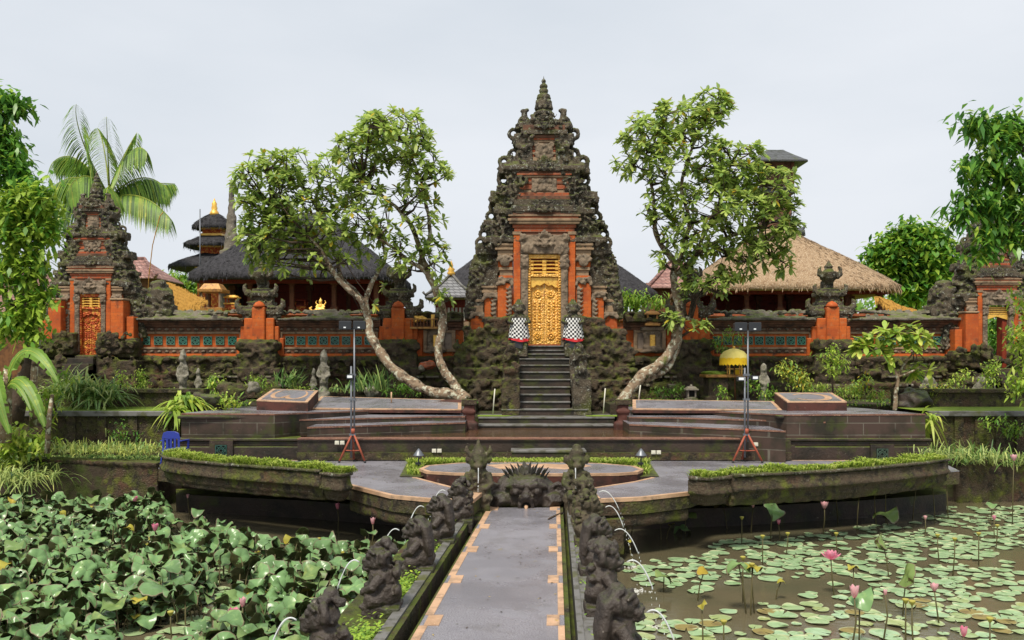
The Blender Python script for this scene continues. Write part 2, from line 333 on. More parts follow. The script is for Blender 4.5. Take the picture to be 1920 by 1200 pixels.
# ------------------------------------------------------------------ raised garden either side of the stage, in front of the temple wall
ZG = 2.2
def garden(x0, x1, yf):
    mb = MB(); mb.box(x0, x1, yf, 33.5, -.6, ZG-.004); tag(struct(mb.build('garden_terrace', m_soil)))
garden(-30, X(342, 25), 25.0); garden(X(342, 25)+.002, X(884, 25), 28.0); garden(X(1166, 25), X(1733, 25), 28.0); garden(X(1733, 25)+.002, 30, 25.0)
mb = MB(); mb.box(X(884, 25), X(1166, 25), 26.9, 33.5, -.6, 1.895); struct(mb.build('garden_terrace', m_soil))
def lawn_strip(px0, px1, py0, d0, d1):
    mb = MB(); x0, x1 = X(px0, d0), X(px1, d0)
    mb.add([(x0, d0, ZG), (x1, d0, ZG), (x1+.3, d1, ZG), (x0, d1, ZG)], [(0, 1, 2, 3)]); return struct(mb.build('lawn', m_lawn))
lawn_strip(-40, 345, 768, 24.62, 26.6); lawn_strip(1725, 1990, 778, 24.62, 26.6)
lawn_strip(895, 950, 778, 26.7, 27.4).location.z = -.29; lawn_strip(1100, 1160, 778, 26.7, 27.4).location.z = -.29
for a, b in ((-60, 342), (1733, 2000)):
    w = thing('retaining_wall', 'dark mossy retaining wall under the %s lawn' % ('left' if a < 0 else 'right'), 'wall', (X((a+b)/2, 24.8), 24.8, .3))
    mb = MB(); mb.box(X(a, 24.8), X(b, 24.8), 24.62, 25.0, -.5, 2.05)
    for k in range(7):
        x = lerp(X(a, 24.8), X(b, 24.8), (k+.5)/7); mb.box(x-.12, x+.12, 24.55, 24.62, .2, 2.05)
    mb.build('wall_face', m_mossy, w)
    mb = MB(); mb.box(X(a, 24.8), X(b, 24.8), 24.48, 24.95, 2.053, 2.196); mb.build('coping', m_ledge, w, bev=.02)
    mb = MB(); mb.box(X(a, 24.8), X(b, 24.8), 26.6, 27.0, 2.15, 2.62); mb.box(X(a, 24.8), X(b, 24.8), 26.5, 27.05, 2.62, 2.72)
    g = mb.build('garden_kerb', m_mossy, w)
# low bank of the left pond and of the far right pond
def bank(pts, z, name, lab):
    mb = MB(); mb.prism(pts, -.7, z); return mb
mb = bank([(X(-80, 27), 23.6), (X(60, 27), 23.2), (X(300, 23), 22.2), (X(345, 23), 23.0), (X(345, 24.6), 24.6), (X(-80, 27), 24.6)], .98, '', '')
struct(mb.build('pond_bank', m_soil))
mb = bank([(X(1700, 24), 22.9), (X(2010, 24), 23.4), (X(2010, 24), 24.6), (X(1700, 24), 24.6)], .95, '', '')
struct(mb.build('pond_bank', m_soil))
for pts, lab in (([(X(60, 23.2), 23.2), (X(300, 22.2), 22.2)], 'low mossy stone edge of the lotus pond beside the blue chair'), ([(X(1790, 22.9), 22.9), (X(2010, 23.4), 23.4)], 'low mossy stone edge of the lily pond at the far right')):
    (xa, ya), (xb, yb) = pts; mb = MB()
    mb.prism([(xa, ya-.18), (xb, yb-.18), (xb, yb+.2), (xa, ya+.2)], -.6, 1.0); mb.prism([(xa, ya-.26), (xb, yb-.26), (xb, yb+.24), (xa, ya+.24)], 1.003, 1.10)
    tag(sculpt(mb, .06, 'pond_edge', m_mossy, None, (xa, ya, 0), .02, 5), lab, 'pond edge')
# ------------------------------------------------------------------ stage
stage = thing('stage_terrace', 'wide dark stone stage with descending tiers round a shallow water basin', 'stage', (1.0, 23.0, 1.1))
def P2(px, d): return (X(px, d), d)
def tier(pts, z, n):
    mb = MB(); mb.prism(pts, .3, z-.05, 0)
    mb.prism([(p[0], p[1]) for p in pts], z-.047, z, 1)
    return mb.build('stage_tier', [m_dark2, m_pave, m_terra], stage)
m_lip = M('worn_terracotta_lip', (0.20, 0.10, 0.065), .6, [(5, (0.13, 0.06, 0.045), .46, .6), (30, (0.42, 0.30, 0.22), .58, .7)])
def edging(poly, z, w=.03):                            # thin terracotta line along the lip of a tread
    mb = MB()
    for (a, b) in zip(poly[:-1], poly[1:]):
        a = Vector((*a, 0)); b = Vector((*b, 0)); t = (b-a).normalized(); nrm = Vector((t.y, -t.x, 0))
        if nrm.y > 0: nrm = -nrm
        q = [a+nrm*.012, b+nrm*.012, b-nrm*w, a-nrm*w]
        mb.prism([(v.x, v.y) for v in q], z-.030, z+.004)
    return mb.build('lip', m_lip, stage)
def line_d(py, z): return (CZ-z)*F/(py-HOR)
def tread(pix, z, back, inner=None):
    front = [P2(px, line_d(py, z)) for px, py in pix]
    return front
ZA, ZB, ZC, ZW = 2.23, 2.05, 1.87, 1.62
for A, B, C in (([(340, 775, 2.23), (515, 776, 2.23), (720, 768.5, 2.125), (868, 768, 2.125)], [(508, 788, 2.04), (800, 781, 2.02), (872, 780.5, 2.02)], [(576, 801, 1.90), (872, 792, 1.90)]),
                ([(1735, 776, 2.23), (1475, 777.5, 2.21), (1332, 771, 2.125), (1184, 769.5, 2.125)], [(1548, 791, 2.03), (1258, 782.5, 2.01), (1180, 782, 2.01)], [(1473, 808, 1.87), (1180, 795.5, 1.88)])):
    for T in (A, B, C):
        f = [P2(px, line_d(py, z)) for px, py, z in T]; zs = [z for _, _, z in T]
        poly = f+[(f[-1][0], 28.0), (f[0][0], 28.0)]; zs = zs+[zs[-1], zs[-1]]
        mb = MB(); mb.prism(poly, .3, [z-.03 for z in zs], 0); mb.prism(poly, .31, zs, 0, 1)
        vs = [v for v in mb.v]; mb2 = MB(); n = len(poly)
        mb2.prism(poly, .3, zs, 0, 1); mb2.build('stage_tier', [m_dark2, m_pave], stage)
        e = MB()
        for i in range(len(f)-1):
            a_, b_ = Vector((*f[i], zs[i])), Vector((*f[i+1], zs[i+1])); t_ = (b_-a_).normalized(); nn = Vector((t_.y, -t_.x, 0)); nn = -nn if nn.y > 0 else nn
            q = [a_+nn*.014, b_+nn*.014, b_-nn*.03, a_-nn*.03]; u3 = Vector((0, 0, .004)); d3 = Vector((0, 0, -.034))
            e.add([v+u3 for v in q]+[v+d3 for v in q], [(0, 1, 2, 3), (4, 5, 1, 0), (7, 6, 5, 4), (5, 6, 2, 1), (6, 7, 3, 2), (7, 4, 0, 3)])
        e.build('lip', m_lip, stage)
# base course and wall mouldings of the outer blocks
for x0, x1 in ((338, 600), (1462, 1737)):
    mb = MB(); mb.box(X(x0, 22.9), X(x1, 22.9), 22.60, 23.6, .5, 1.42); mb.box(X(x0, 22.9)-.02, X(x1, 22.9)+.02, 22.72, 23.5, 1.423, 1.55); mb.box(X(x0, 22.9)-.03, X(x1, 22.9)+.03, 22.66, 23.4, 1.553, 1.62)
    mb.build('base_course', m_dark, stage, bev=.015)
    mb = MB(); mb.box(X(x0, 22.9)-.05, X((505 if x0 < 900 else 1737), 22.9)+.05, 22.84, 23.3, 2.10, 2.18); mb.build('moulding', m_dark, stage, bev=.015)
# basin: floor, rim, water, front wall and front step
mb = MB(); mb.box(X(560, 22.5), X(1480, 22.5), 22.38, 22.72, .4, 1.585, 0); mb.build('front_wall', m_dark, stage)
mb = MB(); mb.box(X(560, 22.5), X(1385, 22.5), 22.34, 22.74, 1.588, 1.622, 0); mb.box(X(560, 22.5), X(1385, 22.5), 22.325, 22.75, 1.624, 1.65, 1); mb.build('basin_rim', [m_dark, m_lip], stage)
mb = MB(); mb.box(X(560, 22.5), X(1480, 22.5), 22.3, 22.38, 1.12, 1.30); mb.build('moulding', m_mossy, stage)
mb = MB(); mb.box(X(575, 23), X(1475, 23), 22.74, 26.8, 1.2, 1.45); mb.build('basin_floor', m_dark, stage)
mb = MB(); mb.add([(X(560, 22.7), 22.73, ZW), (X(1480, 22.7), 22.73, ZW), (X(1470, 26), 27, ZW), (X(570, 26), 27, ZW)], [(0, 1, 2, 3)])
struct(mb.build('basin_water', m_basin))
mb = MB(); mb.box(X(960, 22), X(1096, 22), 21.75, 22.32, 1.0, 1.36, 0); mb.box(X(958, 22), X(1098, 22), 21.72, 22.33, 1.363, 1.42, 1); mb.build('front_step', [m_dark, m_ledge], stage, bev=.01)
mb = MB(); mb.box(X(925, 21.5), X(1125, 21.5), 21.3, 21.75, 1.0, 1.18, 0); mb.build('front_step', [m_dark, m_ledge], stage, bev=.01)
for z, d, x0, x1 in ((1.72, 25.95, 897, 1152), (1.90, 26.55, 897, 1152)):
    mb = MB(); mb.box(X(x0, d), X(x1, d), d, 28, .8, z-.05, 0); mb.box(X(x0, d)-.01, X(x1, d)+.01, d-.03, 28, z-.047, z, 1); mb.build('basin_step', [m_dark, m_ledge], stage, bev=.008)
# lattice vents, made once and copied
def vent_mesh(s, mats, dep=.05):
    mb = MB(); h = s/2; t = s*.07
    mb.box(-h, h, dep*.7, dep, -h, h, 1)
    for a in (-1, 1):
        mb.box(a*h-t if a > 0 else -h, h if a > 0 else -h+t, 0, dep*.7, -h, h, 0); mb.box(-h+t, h-t, 0, dep*.7, (h-t) if a > 0 else -h, h if a > 0 else -h+t, 0)
    for R in (.80, .42):
        r = h*R; q = [(r, 0), (0, r), (-r, 0), (0, -r)]
        for i in range(4):
            (xa, za), (xb, zb) = q[i], q[(i+1) % 4]; dx, dz = (xb-xa), (zb-za); L = math.hypot(dx, dz); nx, nzz = -dz/L*t*.5, dx/L*t*.5
            mb.slab([(xa+nx, za+nzz), (xb+nx, zb+nzz), (xb-nx, zb-nzz), (xa-nx, za-nzz)], dep*.1+(.004 if R < .5 else 0), dep*.6)
    n = 16; pts = [(h*.62*cos(2*pi*k/n), dep*.3, h*.62*sin(2*pi*k/n)) for k in range(n)]; mb.tube(pts, t*.45, 5, 0, closed=True)
    for a in (45, 135):
        c, s_ = cos(radians(a))*h*1.25, sin(radians(a))*h*1.25
        nx, nzz = -sin(radians(a))*t*.4, cos(radians(a))*t*.4
        mb.slab([(c*.5+nx, s_*.5+nzz), (c+nx, s_+nzz), (c-nx, s_-nzz), (c*.5-nx, s_*.5-nzz)], dep*.2, dep*.58); mb.slab([(-c*.5+nx, -s_*.5+nzz), (-c+nx, -s_+nzz), (-c-nx, -s_-nzz), (-c*.5-nx, -s_*.5-nzz)], dep*.21, dep*.57)
    return mb.mesh('vent_tile', mats)
m_tile2 = M('mossy_glazed_tile', (0.025, 0.085, 0.070), .4, [(9, (0.03, 0.045, 0.03), .48, .62)])
vm = vent_mesh(.28, [m_tile2, m_void])
for px, py in ((414, 845), (594, 848), (1469, 855), (1655, 852)):
    p = W(px, py, 22.53); o = place('vent_tile', vm, stage, p); o.location = p-WORLD['stage_terrace']
    mb = MB(); h = .15
    for q in ((-.29, -h, -h, h), (h, .29, -h, h), (-.29, .29, h, .25), (-.29, .29, -.25, -h)): mb.box(p.x+q[0], p.x+q[1], 22.55, 22.62, p.z+q[2], p.z+q[3])
    mb.build('vent_surround', m_dark, stage)
# raked dance platforms on the tiers and the two podiums with inlaid marks
def raked(name, lab, cat, pix, zf, zb, h, inlay=None):
    d = [line_d(py, zf if i in (0, 1) else zb) for i, (px, py) in enumerate(pix)]
    pts = [P2(px, dd) for (px, py), dd in zip(pix, d)]
    df = (d[0]+d[1])/2; zs = [zf, zf, zb, zb]
    t = thing(name, lab, cat, (sum(p[0] for p in pts)/4, df, zf-h))
    mb = MB(); mb.prism(pts, zf-h-.05, [z-.03 for z in zs], 0); mb.build('plinth', m_red_stone, t)
    mb = MB(); mb.prism(pts, zf-h+.0, [z-.012 for z in zs]); 
    c = Vector((sum(p[0] for p in pts)/4, sum(p[1] for p in pts)/4))
    # border frame and grey field as sheets
    def inset(k): return [Vector(p).lerp(c, k) for p in pts]
    def quad(a, zz, mi, mbx):
        n = len(a); mbx.add([(v.x, v.y, z+zz) for v, z in zip(a, zs)], [tuple(range(n))], mi)
    o = MB()
    W_ = .10
    # shrink by constant width
    def shrink(w):
        out = []
        for i in range(4):
            p = Vector(pts[i]); a = (Vector(pts[i-1])-p).normalized(); b = (Vector(pts[(i+1) % 4])-p).normalized()
            s = abs(a.x*b.y-a.y*b.x); out.append(p+(a+b)*(w/max(.25, s)))
        return out
    q = shrink(W_); out = [Vector(p) for p in pts]
    cx = lambda v: v
    def zat(v):                                       # height on the raked plane
        return zf+(zb-zf)*(v.y-(d[0]+d[1])/2)/((d[2]+d[3])/2-(d[0]+d[1])/2)
    for i in range(4):
        a, b, e, g = out[i], out[(i+1) % 4], q[(i+1) % 4], q[i]
        o.add([(v.x, v.y, zat(v)) for v in (a, b, e, g)], [(0, 1, 2, 3)], 0)
        o.add([(a.x, a.y, zat(a)), (b.x, b.y, zat(b)), (b.x, b.y, zat(b)-.035), (a.x, a.y, zat(a)-.035)], [(0, 3, 2, 1)], 0)
    o.build('border', m_terra, t)
    o = MB(); o.add([(v.x, v.y, zat(v)) for v in q], [(0, 1, 2, 3)], 0); o.build('paved_top', m_pave, t)
    if inlay:
        o = MB()
        ax = (Vector(pts[1])-Vector(pts[0])); ay = (Vector(pts[3])-Vector(pts[0]))
        for stroke in inlay:
            P = [Vector(pts[0])+ax*u+ay*v for u, v, w in stroke]; Wd = [w for u, v, w in stroke]
            Lf = []; Rt = []
            for i, p in enumerate(P):
                tt = (P[min(i+1, len(P)-1)]-P[max(i-1, 0)]).normalized(); n_ = Vector((-tt.y, tt.x))
                Lf.append(p+n_*Wd[i]); Rt.append(p-n_*Wd[i])
            vs = [(v.x, v.y, zat(v)+.005) for v in Lf+Rt]; n = len(P)
            o.add(vs, [(i, i+1, n+i+1, n+i) for i in range(n-1)], 0)
        o.build('inlaid_mark', m_terra, t)
    return t
m_red_stone = M('red_brown_stone', (0.085, 0.030, 0.022), .7, [(2, (0.035, 0.018, 0.014), .45, .62), (12, (0.16, 0.10, 0.08), .62, .72)], ('noise', 20, .5, .02))
raked('dance_platform', 'long grey raked platform left of the basin beside the leaning frangipani trunks', 'platform', [(580, 766), (865, 767), (865, 747.5), (602, 745)], 2.19, 2.39, .06)
raked('dance_platform', 'long grey raked platform right of the basin behind the right light stand', 'platform', [(1186, 767), (1467, 768), (1450, 751), (1186, 750)], 2.19, 2.36, .06)
def arc(cx, cy, rx, ry, a0, a1, w0, w1, n=18):
    return [(cx+rx*cos(radians(lerp(a0, a1, i/n))), cy+ry*sin(radians(lerp(a0, a1, i/n))), lerp(w0, w1, (i/n if w0 != w1 else 0))) for i in range(n+1)]
mk_w = [arc(.34, .55, .17, .34, 70, 300, .02, .085, 14), [(.42, .24, .085), (.47, .36, .06), (.52, .48, .02)], arc(.64, .55, .19, .36, 215, 420, .085, .02, 14)]
mk_c = [[(x, y, .025+.075*sin(pi*i/22)) for i, (x, y, w) in enumerate(arc(.52, .5, .30, .36, 150, -150, 1, 1, 22))]]
raked('marked_podium', 'small raked podium inlaid with a W-shaped curl', 'podium', [(481, 751), (577, 752.5), (597, 731), (512, 730)], 2.45, 2.67, .30, mk_w)
raked('marked_podium', 'small raked podium inlaid with an open ring', 'podium', [(1476, 753), (1588, 753), (1560, 736), (1452, 736)], 2.44, 2.61, .30, mk_c)
# square stone posts beside the basin steps
for px, lab in ((880, 'squat mossy stone post in the basin left of the steps'), (1168, 'squat mossy stone post in the basin right of the steps')):
    x = X(px, 25.6); t = thing('basin_post', lab, 'stone post', (x, 25.6, ZW))
    mb = MB(); mb.box(x-.24, x+.24, 25.36, 25.84, 1.3, 1.82); mb.box(x-.15, x+.15, 25.45, 25.75, 1.82, 2.32); mb.box(x-.19, x+.19, 25.41, 25.79, 2.08, 2.16)
    sculpt(mb, .035, 'shaft', m_red_stone, t, None, .02, 7)
    mb = MB(); mb.box(x-.21, x+.21, 25.39, 25.81, 2.30, 2.46); sculpt(mb, .035, 'cap', m_mossy, t, None, .02, 7)
# ------------------------------------------------------------------ walkway round the fountain, planters, island
ZK = 1.1
def deck(pts, name='walkway', z=ZK, th=.30, edge=None):
    mb = MB(); mb.prism(pts, z-th, z-.02, 0); mb.prism(pts, z-.017, z, 1)
    return struct(mb.build(name, [m_mossy, m_pave]))
L_front = [G(x, y, ZK) for x, y in ((655, 909), (735, 929), (800, 935), (885, 938), (915, 913))]
L_inner = [G(x, y, ZK) for x, y in ((850, 914), (800, 901), (770, 893))]
dk = [(X(330, 22), 22.45), (X(300, 21), 20.9), (X(480, 20.0), 19.6), (X(640, 18.4), 18.4)]
deck([(v[0], v[1]) for v in dk]+[(v.x, v.y) for v in L_front]+[(v.x, v.y) for v in L_inner]+[(X(765, 21), 21.0), (X(960, 21.5), 21.6), (X(960, 22), 22.45)])
R_front = [G(x, y, ZK) for x, y in ((1090, 915), (1108, 937), (1200, 933), (1292, 923))]
R_inner = [G(x, y, ZK) for x, y in ((1225, 895), (1190, 903), (1115, 914.5))]
deck([(X(960, 22)+.004, 22.45), (X(960, 21.5)+.004, 21.6), (X(1222, 21), 21.0)]+[(v.x, v.y) for v in R_inner]+[(v.x, v.y) for v in R_front]+[(X(1330, 18.2), 18.1), (X(1560, 18.8), 18.9), (X(1775, 21), 20.4), (X(1775, 22), 22.45)])
def lip(pts, z, w=.10, th=.06, name='walkway_edge'):
    mb = MB(); P = [Vector((p[0], p[1], 0)) for p in pts]; Lf = []; Rt = []
    for i, p in enumerate(P):
        t = (P[min(i+1, len(P)-1)]-P[max(i-1, 0)]).normalized(); n = Vector((-t.y, t.x, 0)); Lf.append(p+n*w*.5); Rt.append(p-n*w*.5)
    for i in range(len(P)-1): mb.prism([(v.x, v.y) for v in (Lf[i], Lf[i+1], Rt[i+1], Rt[i])], z-th, z+.006)
    return struct(mb.build(name, m_terra))
def off(v, dy): return (v.x, v.y+dy)
lip([off(v, .04) for v in L_front[:4]], ZK); lip([(v.x, v.y) for v in (L_front[3]+Vector((-.08, .08, 0)), L_front[4]+Vector((-.08, 0, 0)))], ZK, .22)
lip([off(v, -.04) for v in L_inner], ZK, .08)
lip([off(v, .04) for v in R_front[1:]], ZK); lip([(v.x, v.y) for v in (R_front[0]+Vector((.08, 0, 0)), R_front[1]+Vector((.08, .06, 0)))], ZK, .22)
lip([off(v, -.04) for v in R_inner], ZK, .08)
lip([(X(330, 22.4), 22.42), (X(1700, 22.4), 22.42)], ZK, .05)
# corner blocks where the causeway meets the walkway
for v, s, lab in ((L_front[3], 1, 'left'), (R_front[1], -1, 'right')):
    mb = MB(); x0 = v.x-(.55 if s > 0 else -.02); mb.box(min(v.x-.6*s, v.x+.16*s), max(v.x-.6*s, v.x+.16*s), v.y+.03, v.y+.9, .1, ZK-.35)
    struct(sculpt(mb, .05, 'walkway_support', m_mossy, None, (v.x, v.y, 0), .02, 5))
# skirts and piers under the walkway
mb = MB()
for P in (L_front[:4], R_front[1:]):
    for a, b in zip(P[:-1], P[1:]): mb.prism([(a.x, a.y+.05), (b.x, b.y+.05), (b.x, b.y+.3), (a.x, a.y+.3)], .55, ZK-.3)
struct(sculpt(mb, .06, 'walkway_skirt', m_mossy, None, (0, 17, 0), .02, 4))
mb = MB(); mb.prism([P2(330, 21.5), P2(560, 20.6), P2(800, 19.4), P2(905, 17.9), P2(1090, 17.9), P2(1180, 19.2), P2(1400, 19.7), P2(1620, 20.6), P2(1775, 21.6), P2(1775, 22.4), P2(330, 22.4)], -.6, .40)
struct(mb.build('walkway_foundation', m_void2 if 'm_void2' in globals() else m_dark))
def planter(name, lab, pix_top, z, hgt, wid, hedge_seed):
    """curved stone trough with stepped mouldings; its clipped grass is one 'stuff' object"""
    top = [G(px, py, z) for px, py in pix_top]
    t = thing(name, lab, 'planter', (top[len(top)//2].x, top[len(top)//2].y, ZK))
    def band(o0, o1, z0, z1, mbx):
        n = len(top); F_ = []; Bk = []
        for i, p in enumerate(top):
            tt = (top[min(i+1, n-1)]-top[max(i-1, 0)]).normalized(); nn = Vector((-tt.y, tt.x, 0)); nn = nn if nn.y > 0 else -nn
            F_.append(p+nn*o0); Bk.append(p+nn*o1)
        for i in range(n-1): mbx.prism([(v.x, v.y) for v in (F_[i], F_[i+1], Bk[i+1], Bk[i])], z0, z1)
        return F_, Bk
    mb = MB(); band(0, wid, z-.07, z, mb); mb2 = MB(); band(.05, wid-.03, z-.26, z-.073, mb2); band(.0, wid-.02, z-.33, z-.263, mb2)
    band(.10, wid-.05, z-hgt*.8, z-.333, mb2); band(.16, wid-.1, z-hgt, z-hgt*.8, mb2)
    sculpt(mb, .04, 'coping', m_stone, t, None, .012, 6); sculpt(mb2, .04, 'trough_wall', m_mossy, t, None, .02, 6)
    F_, Bk = band(.10, wid-.06, z-.05, z+.01, MB())
    rng = random.Random(hedge_seed); g = MB()
    for i in range(len(F_)-1):
        L = (F_[i+1]-F_[i]).length
        for k in range(int(L*900)):
            a = F_[i].lerp(F_[i+1], rng.random()); b = Bk[i].lerp(Bk[i+1], rng.random()); tt = rng.random()
            p = a.lerp(a+(Bk[i]-F_[i]), tt); p = p+(F_[i]-Bk[i])*.10*rng.random(); hh = (.15+.12*rng.random())*(.6+.8*max(0, noise.noise(p*2.2)+.5)); an = rng.random()*6.28
            g.leaf((p.x, p.y, z-.02), (cos(an)*.45, sin(an)*.45, 1), hh, .022, .5, rng.choice((0, 0, 0, 1, 2)), 2)
    o = g.build('planter_grass', m_grass, None, (t.location.x, t.location.y, z)); o['kind'] = 'stuff'
    return t
planter('curved_planter', 'long curved stone planter of clipped grass beside the dense lotus pond', [(298, 851), (306, 856), (340, 861), (400, 867), (480, 873), (560, 878), (598, 881)], 1.5, .62, .62, 3)
planter('end_planter', 'short stone planter block ending the left curved planter', [(598, 885), (640, 889), (663, 885)], 1.46, .55, .62, 4)
planter('curved_planter', 'long curved stone planter of clipped grass above the lily pond', [(1378, 889), (1470, 885), (1570, 880), (1660, 873), (1740, 865), (1784, 859)], 1.5, .62, .62, 5)
planter('end_planter', 'short stone planter block ending the right curved planter', [(1288, 893), (1330, 896), (1383, 891)], 1.46, .55, .62, 6)
# island with its own low grass border behind
def ell(pxs): return pxs
zi = 1.24
ip = [G(x, y, zi) for x, y in ((787, 879), (800, 884), (850, 887), (960, 888.5), (1080, 888.5), (1160, 887.5), (1195, 885), (1206, 880), (1190, 874), (1130, 869), (1040, 866), (960, 866), (860, 868), (800, 873))]
mb = MB(); mb.prism([(p.x, p.y) for p in ip], .85, zi-.02, 0); mb.prism([(p.x, p.y) for p in ip], zi-.017, zi, 1); isl = thing('island_platform', 'oval grey platform with terracotta rim behind the fountain', 'platform', (1.0, 19.5, .9)); mb.build('slab', [m_red_stone, m_pave], isl)
mb = MB(); c = sum(ip, Vector())/len(ip); n = len(ip)
inn = [p+(c-p).normalized()*.09 for p in ip]; outr = [p-(c-p).normalized()*.012 for p in ip]
for i in range(n): j = (i+1) % n; mb.prism([(v.x, v.y) for v in (outr[i], outr[j], inn[j], inn[i])], zi-.05, zi+.005)
mb.build('rim', m_terra, isl)
mk = [G(x, y, zi) for x, y in ((912, 872), (960, 869), (1000, 871), (1022, 869.5), (1050, 871), (1090, 869.5), (1110, 874), (1060, 880), (1000, 876), (940, 880))]
mb = MB(); mb.prism([(p.x, p.y) for p in mk], zi-.01, zi+.004); mb.build('inlaid_mark', m_terra, isl)
bp = [(X(760, 20.3), 20.2), (X(775, 21.2), 21.1), (X(860, 21.3), 21.25), (X(1120, 21.3), 21.25), (X(1215, 21.2), 21.1), (X(1222, 20.3), 20.2), (X(1190, 20), 20.9), (X(1040, 20.6), 20.95), (X(860, 20.6), 20.95), (X(795, 20.4), 20.8)]
mb = MB(); mb.prism([(X(757, 20), 19.3), (X(757, 21), 21.5), (X(1226, 21), 21.5), (X(1226, 20), 19.3), (X(1186, 20), 19.2), (X(1150, 20), 20.3), (X(840, 20), 20.3), (X(796, 20), 19.2)], .2, 1.12); struct(mb.build('island_base', m_dark))
rng = random.Random(9); g = MB()
for k in range(9000):
    t = rng.random(); px = lerp(764, 1218, t); edge = min(px-764, 1218-px)/30
    d = rng.uniform(20.8 if edge > 1 else 19.5, 21.45); hh = .10+.10*rng.random(); an = rng.random()*6.28
    g.leaf((X(px, d), d, 1.17 if d > 20.8 else 1.12), (cos(an)*.5, sin(an)*.5, 1), hh*1.3, .024, .4, rng.choice((0, 0, 1, 2)), 2)
o = g.build('island_grass', m_grass, None, (1, 21, 1.1)); o['kind'] = 'stuff'
# ------------------------------------------------------------------ causeway
ZP = .75
def path_pt(y, side):                                  # path edges run from (770..1060, 1200) to (915..1050, 952)
    dn, df = 9.3, 17.5; t = (y-dn)/(df-dn)
    l = lerp(-1.04, -.463, t); r = lerp(.545, .925, t); return l if side < 0 else r
def strip(o0, s0, o1, s1, z0, z1, name, mats, y0=5.0, y1=17.5, top=None):
    mb = MB(); mb.prism([(path_pt(y0, s0)+o0, y0), (path_pt(y0, s1)+o1, y0), (path_pt(y1, s1)+o1, y1), (path_pt(y1, s0)+o0, y1)], z0, z1); return struct(mb.build(name, mats))
strip(-.04, -1, .06, 1, -.6, ZP-.02, 'causeway_base', m_mossy, y1=18.2)
strip(.0, -1, .0, 1, ZP-.02, ZP, 'path', m_pave)
mb = MB(); y = 5.0; k = 0
PITCH = 1.85
y = 6.1
while y < 17.4:
    for s in (-1, 1):
        w = .095 if s < 0 else .07
        ya, yb = y+.40, min(y+PITCH-.012, 17.45)
        for a, b in ((ya, (ya+yb)/2-.006), ((ya+yb)/2+.006, yb)):
            if s < 0: q = [(path_pt(a, -1), a), (path_pt(a, -1)+w, a), (path_pt(b, -1)+w, b), (path_pt(b, -1), b)]
            else: q = [(path_pt(a, 1)-w, a), (path_pt(a, 1), a), (path_pt(b, 1), b), (path_pt(b, 1)-w, b)]
            mb.prism(q, ZP-.01, ZP+.006)
        x = path_pt(y, s); q0, q1 = (x+.05, x+.215) if s < 0 else (x-.195, x-.055)
        mb.prism([(q0, y), (q1, y), (q1+.02, y+.39), (q0+.02, y+.39)], ZP-.01, ZP+.008)
    y += PITCH
struct(mb.build('path_edging', m_terra))
# sunken gutter and outer kerb each side
strip(-.17, -1, -.045, -1, -.5, ZP-.28, 'gutter', m_dark); strip(.06, 1, .13, 1, -.5, ZP-.28, 'gutter', m_dark)
strip(-.235, -1, -.172, -1, -.5, ZP+.02, 'gutter_wall', m_mossy)
strip(-.36, -1, -.238, -1, -.5, ZP+.045, 'kerb', m_ledge); strip(-1.0, -1, -.363, -1, -.5, ZP-.04, 'kerb_bed', m_mossy)
strip(.132, 1, .20, 1, -.5, ZP+.02, 'kerb', m_ledge); strip(.203, 1, .72, 1, -.5, ZP-.02, 'kerb_bed', m_ledge)
for k in range(11):                                    # little cross stones in the gutter
    pass
# ------------------------------------------------------------------ temple gates
def curls(mb, u, v, y, w, h, n, rng, r=.07):
    for k in range(n):
        a = u+rng.uniform(-w, w); b = v+rng.uniform(-h, h); q = r*rng.uniform(.6, 1.25)
        if rng.random() < .55: spiral(mb, (a, y, b), q, q*.36, rng.uniform(.8, 1.4), rng.choice((-1, 1)), n=8)
        else: mb.blob((a, y, b), (q*.8, q*.9, q*.8*rng.uniform(.7, 1.5)), rng.random()*50, .35, 1)
def relief(mb, u, v, y, w, h, rng, n=10, r=.07):
    """a symmetrical carved panel: paired scrolls round a middle bud"""
    mb.box(u-w, u+w, y+.01, y+.10, v-h, v+h)
    for k in range(n):
        a = rng.uniform(.12, .95)*w; b = rng.uniform(-.9, .9)*h; q = r*rng.uniform(.7, 1.2); fl = rng.choice((-1, 1)); kind = rng.random()
        for s in (-1, 1):
            if kind < .6: spiral(mb, (u+s*a, y, v+b), q, q*.38, 1.1, s*fl, n=8)
            else: mb.blob((u+s*a, y, v+b), (q*.7, q*.6, q), k, .3, 1)
    for k in range(3): mb.blob((u, y-.01, v+(k-1)*h*.55), (r*.9, r*.8, r*1.1), k+7, .3, 1)
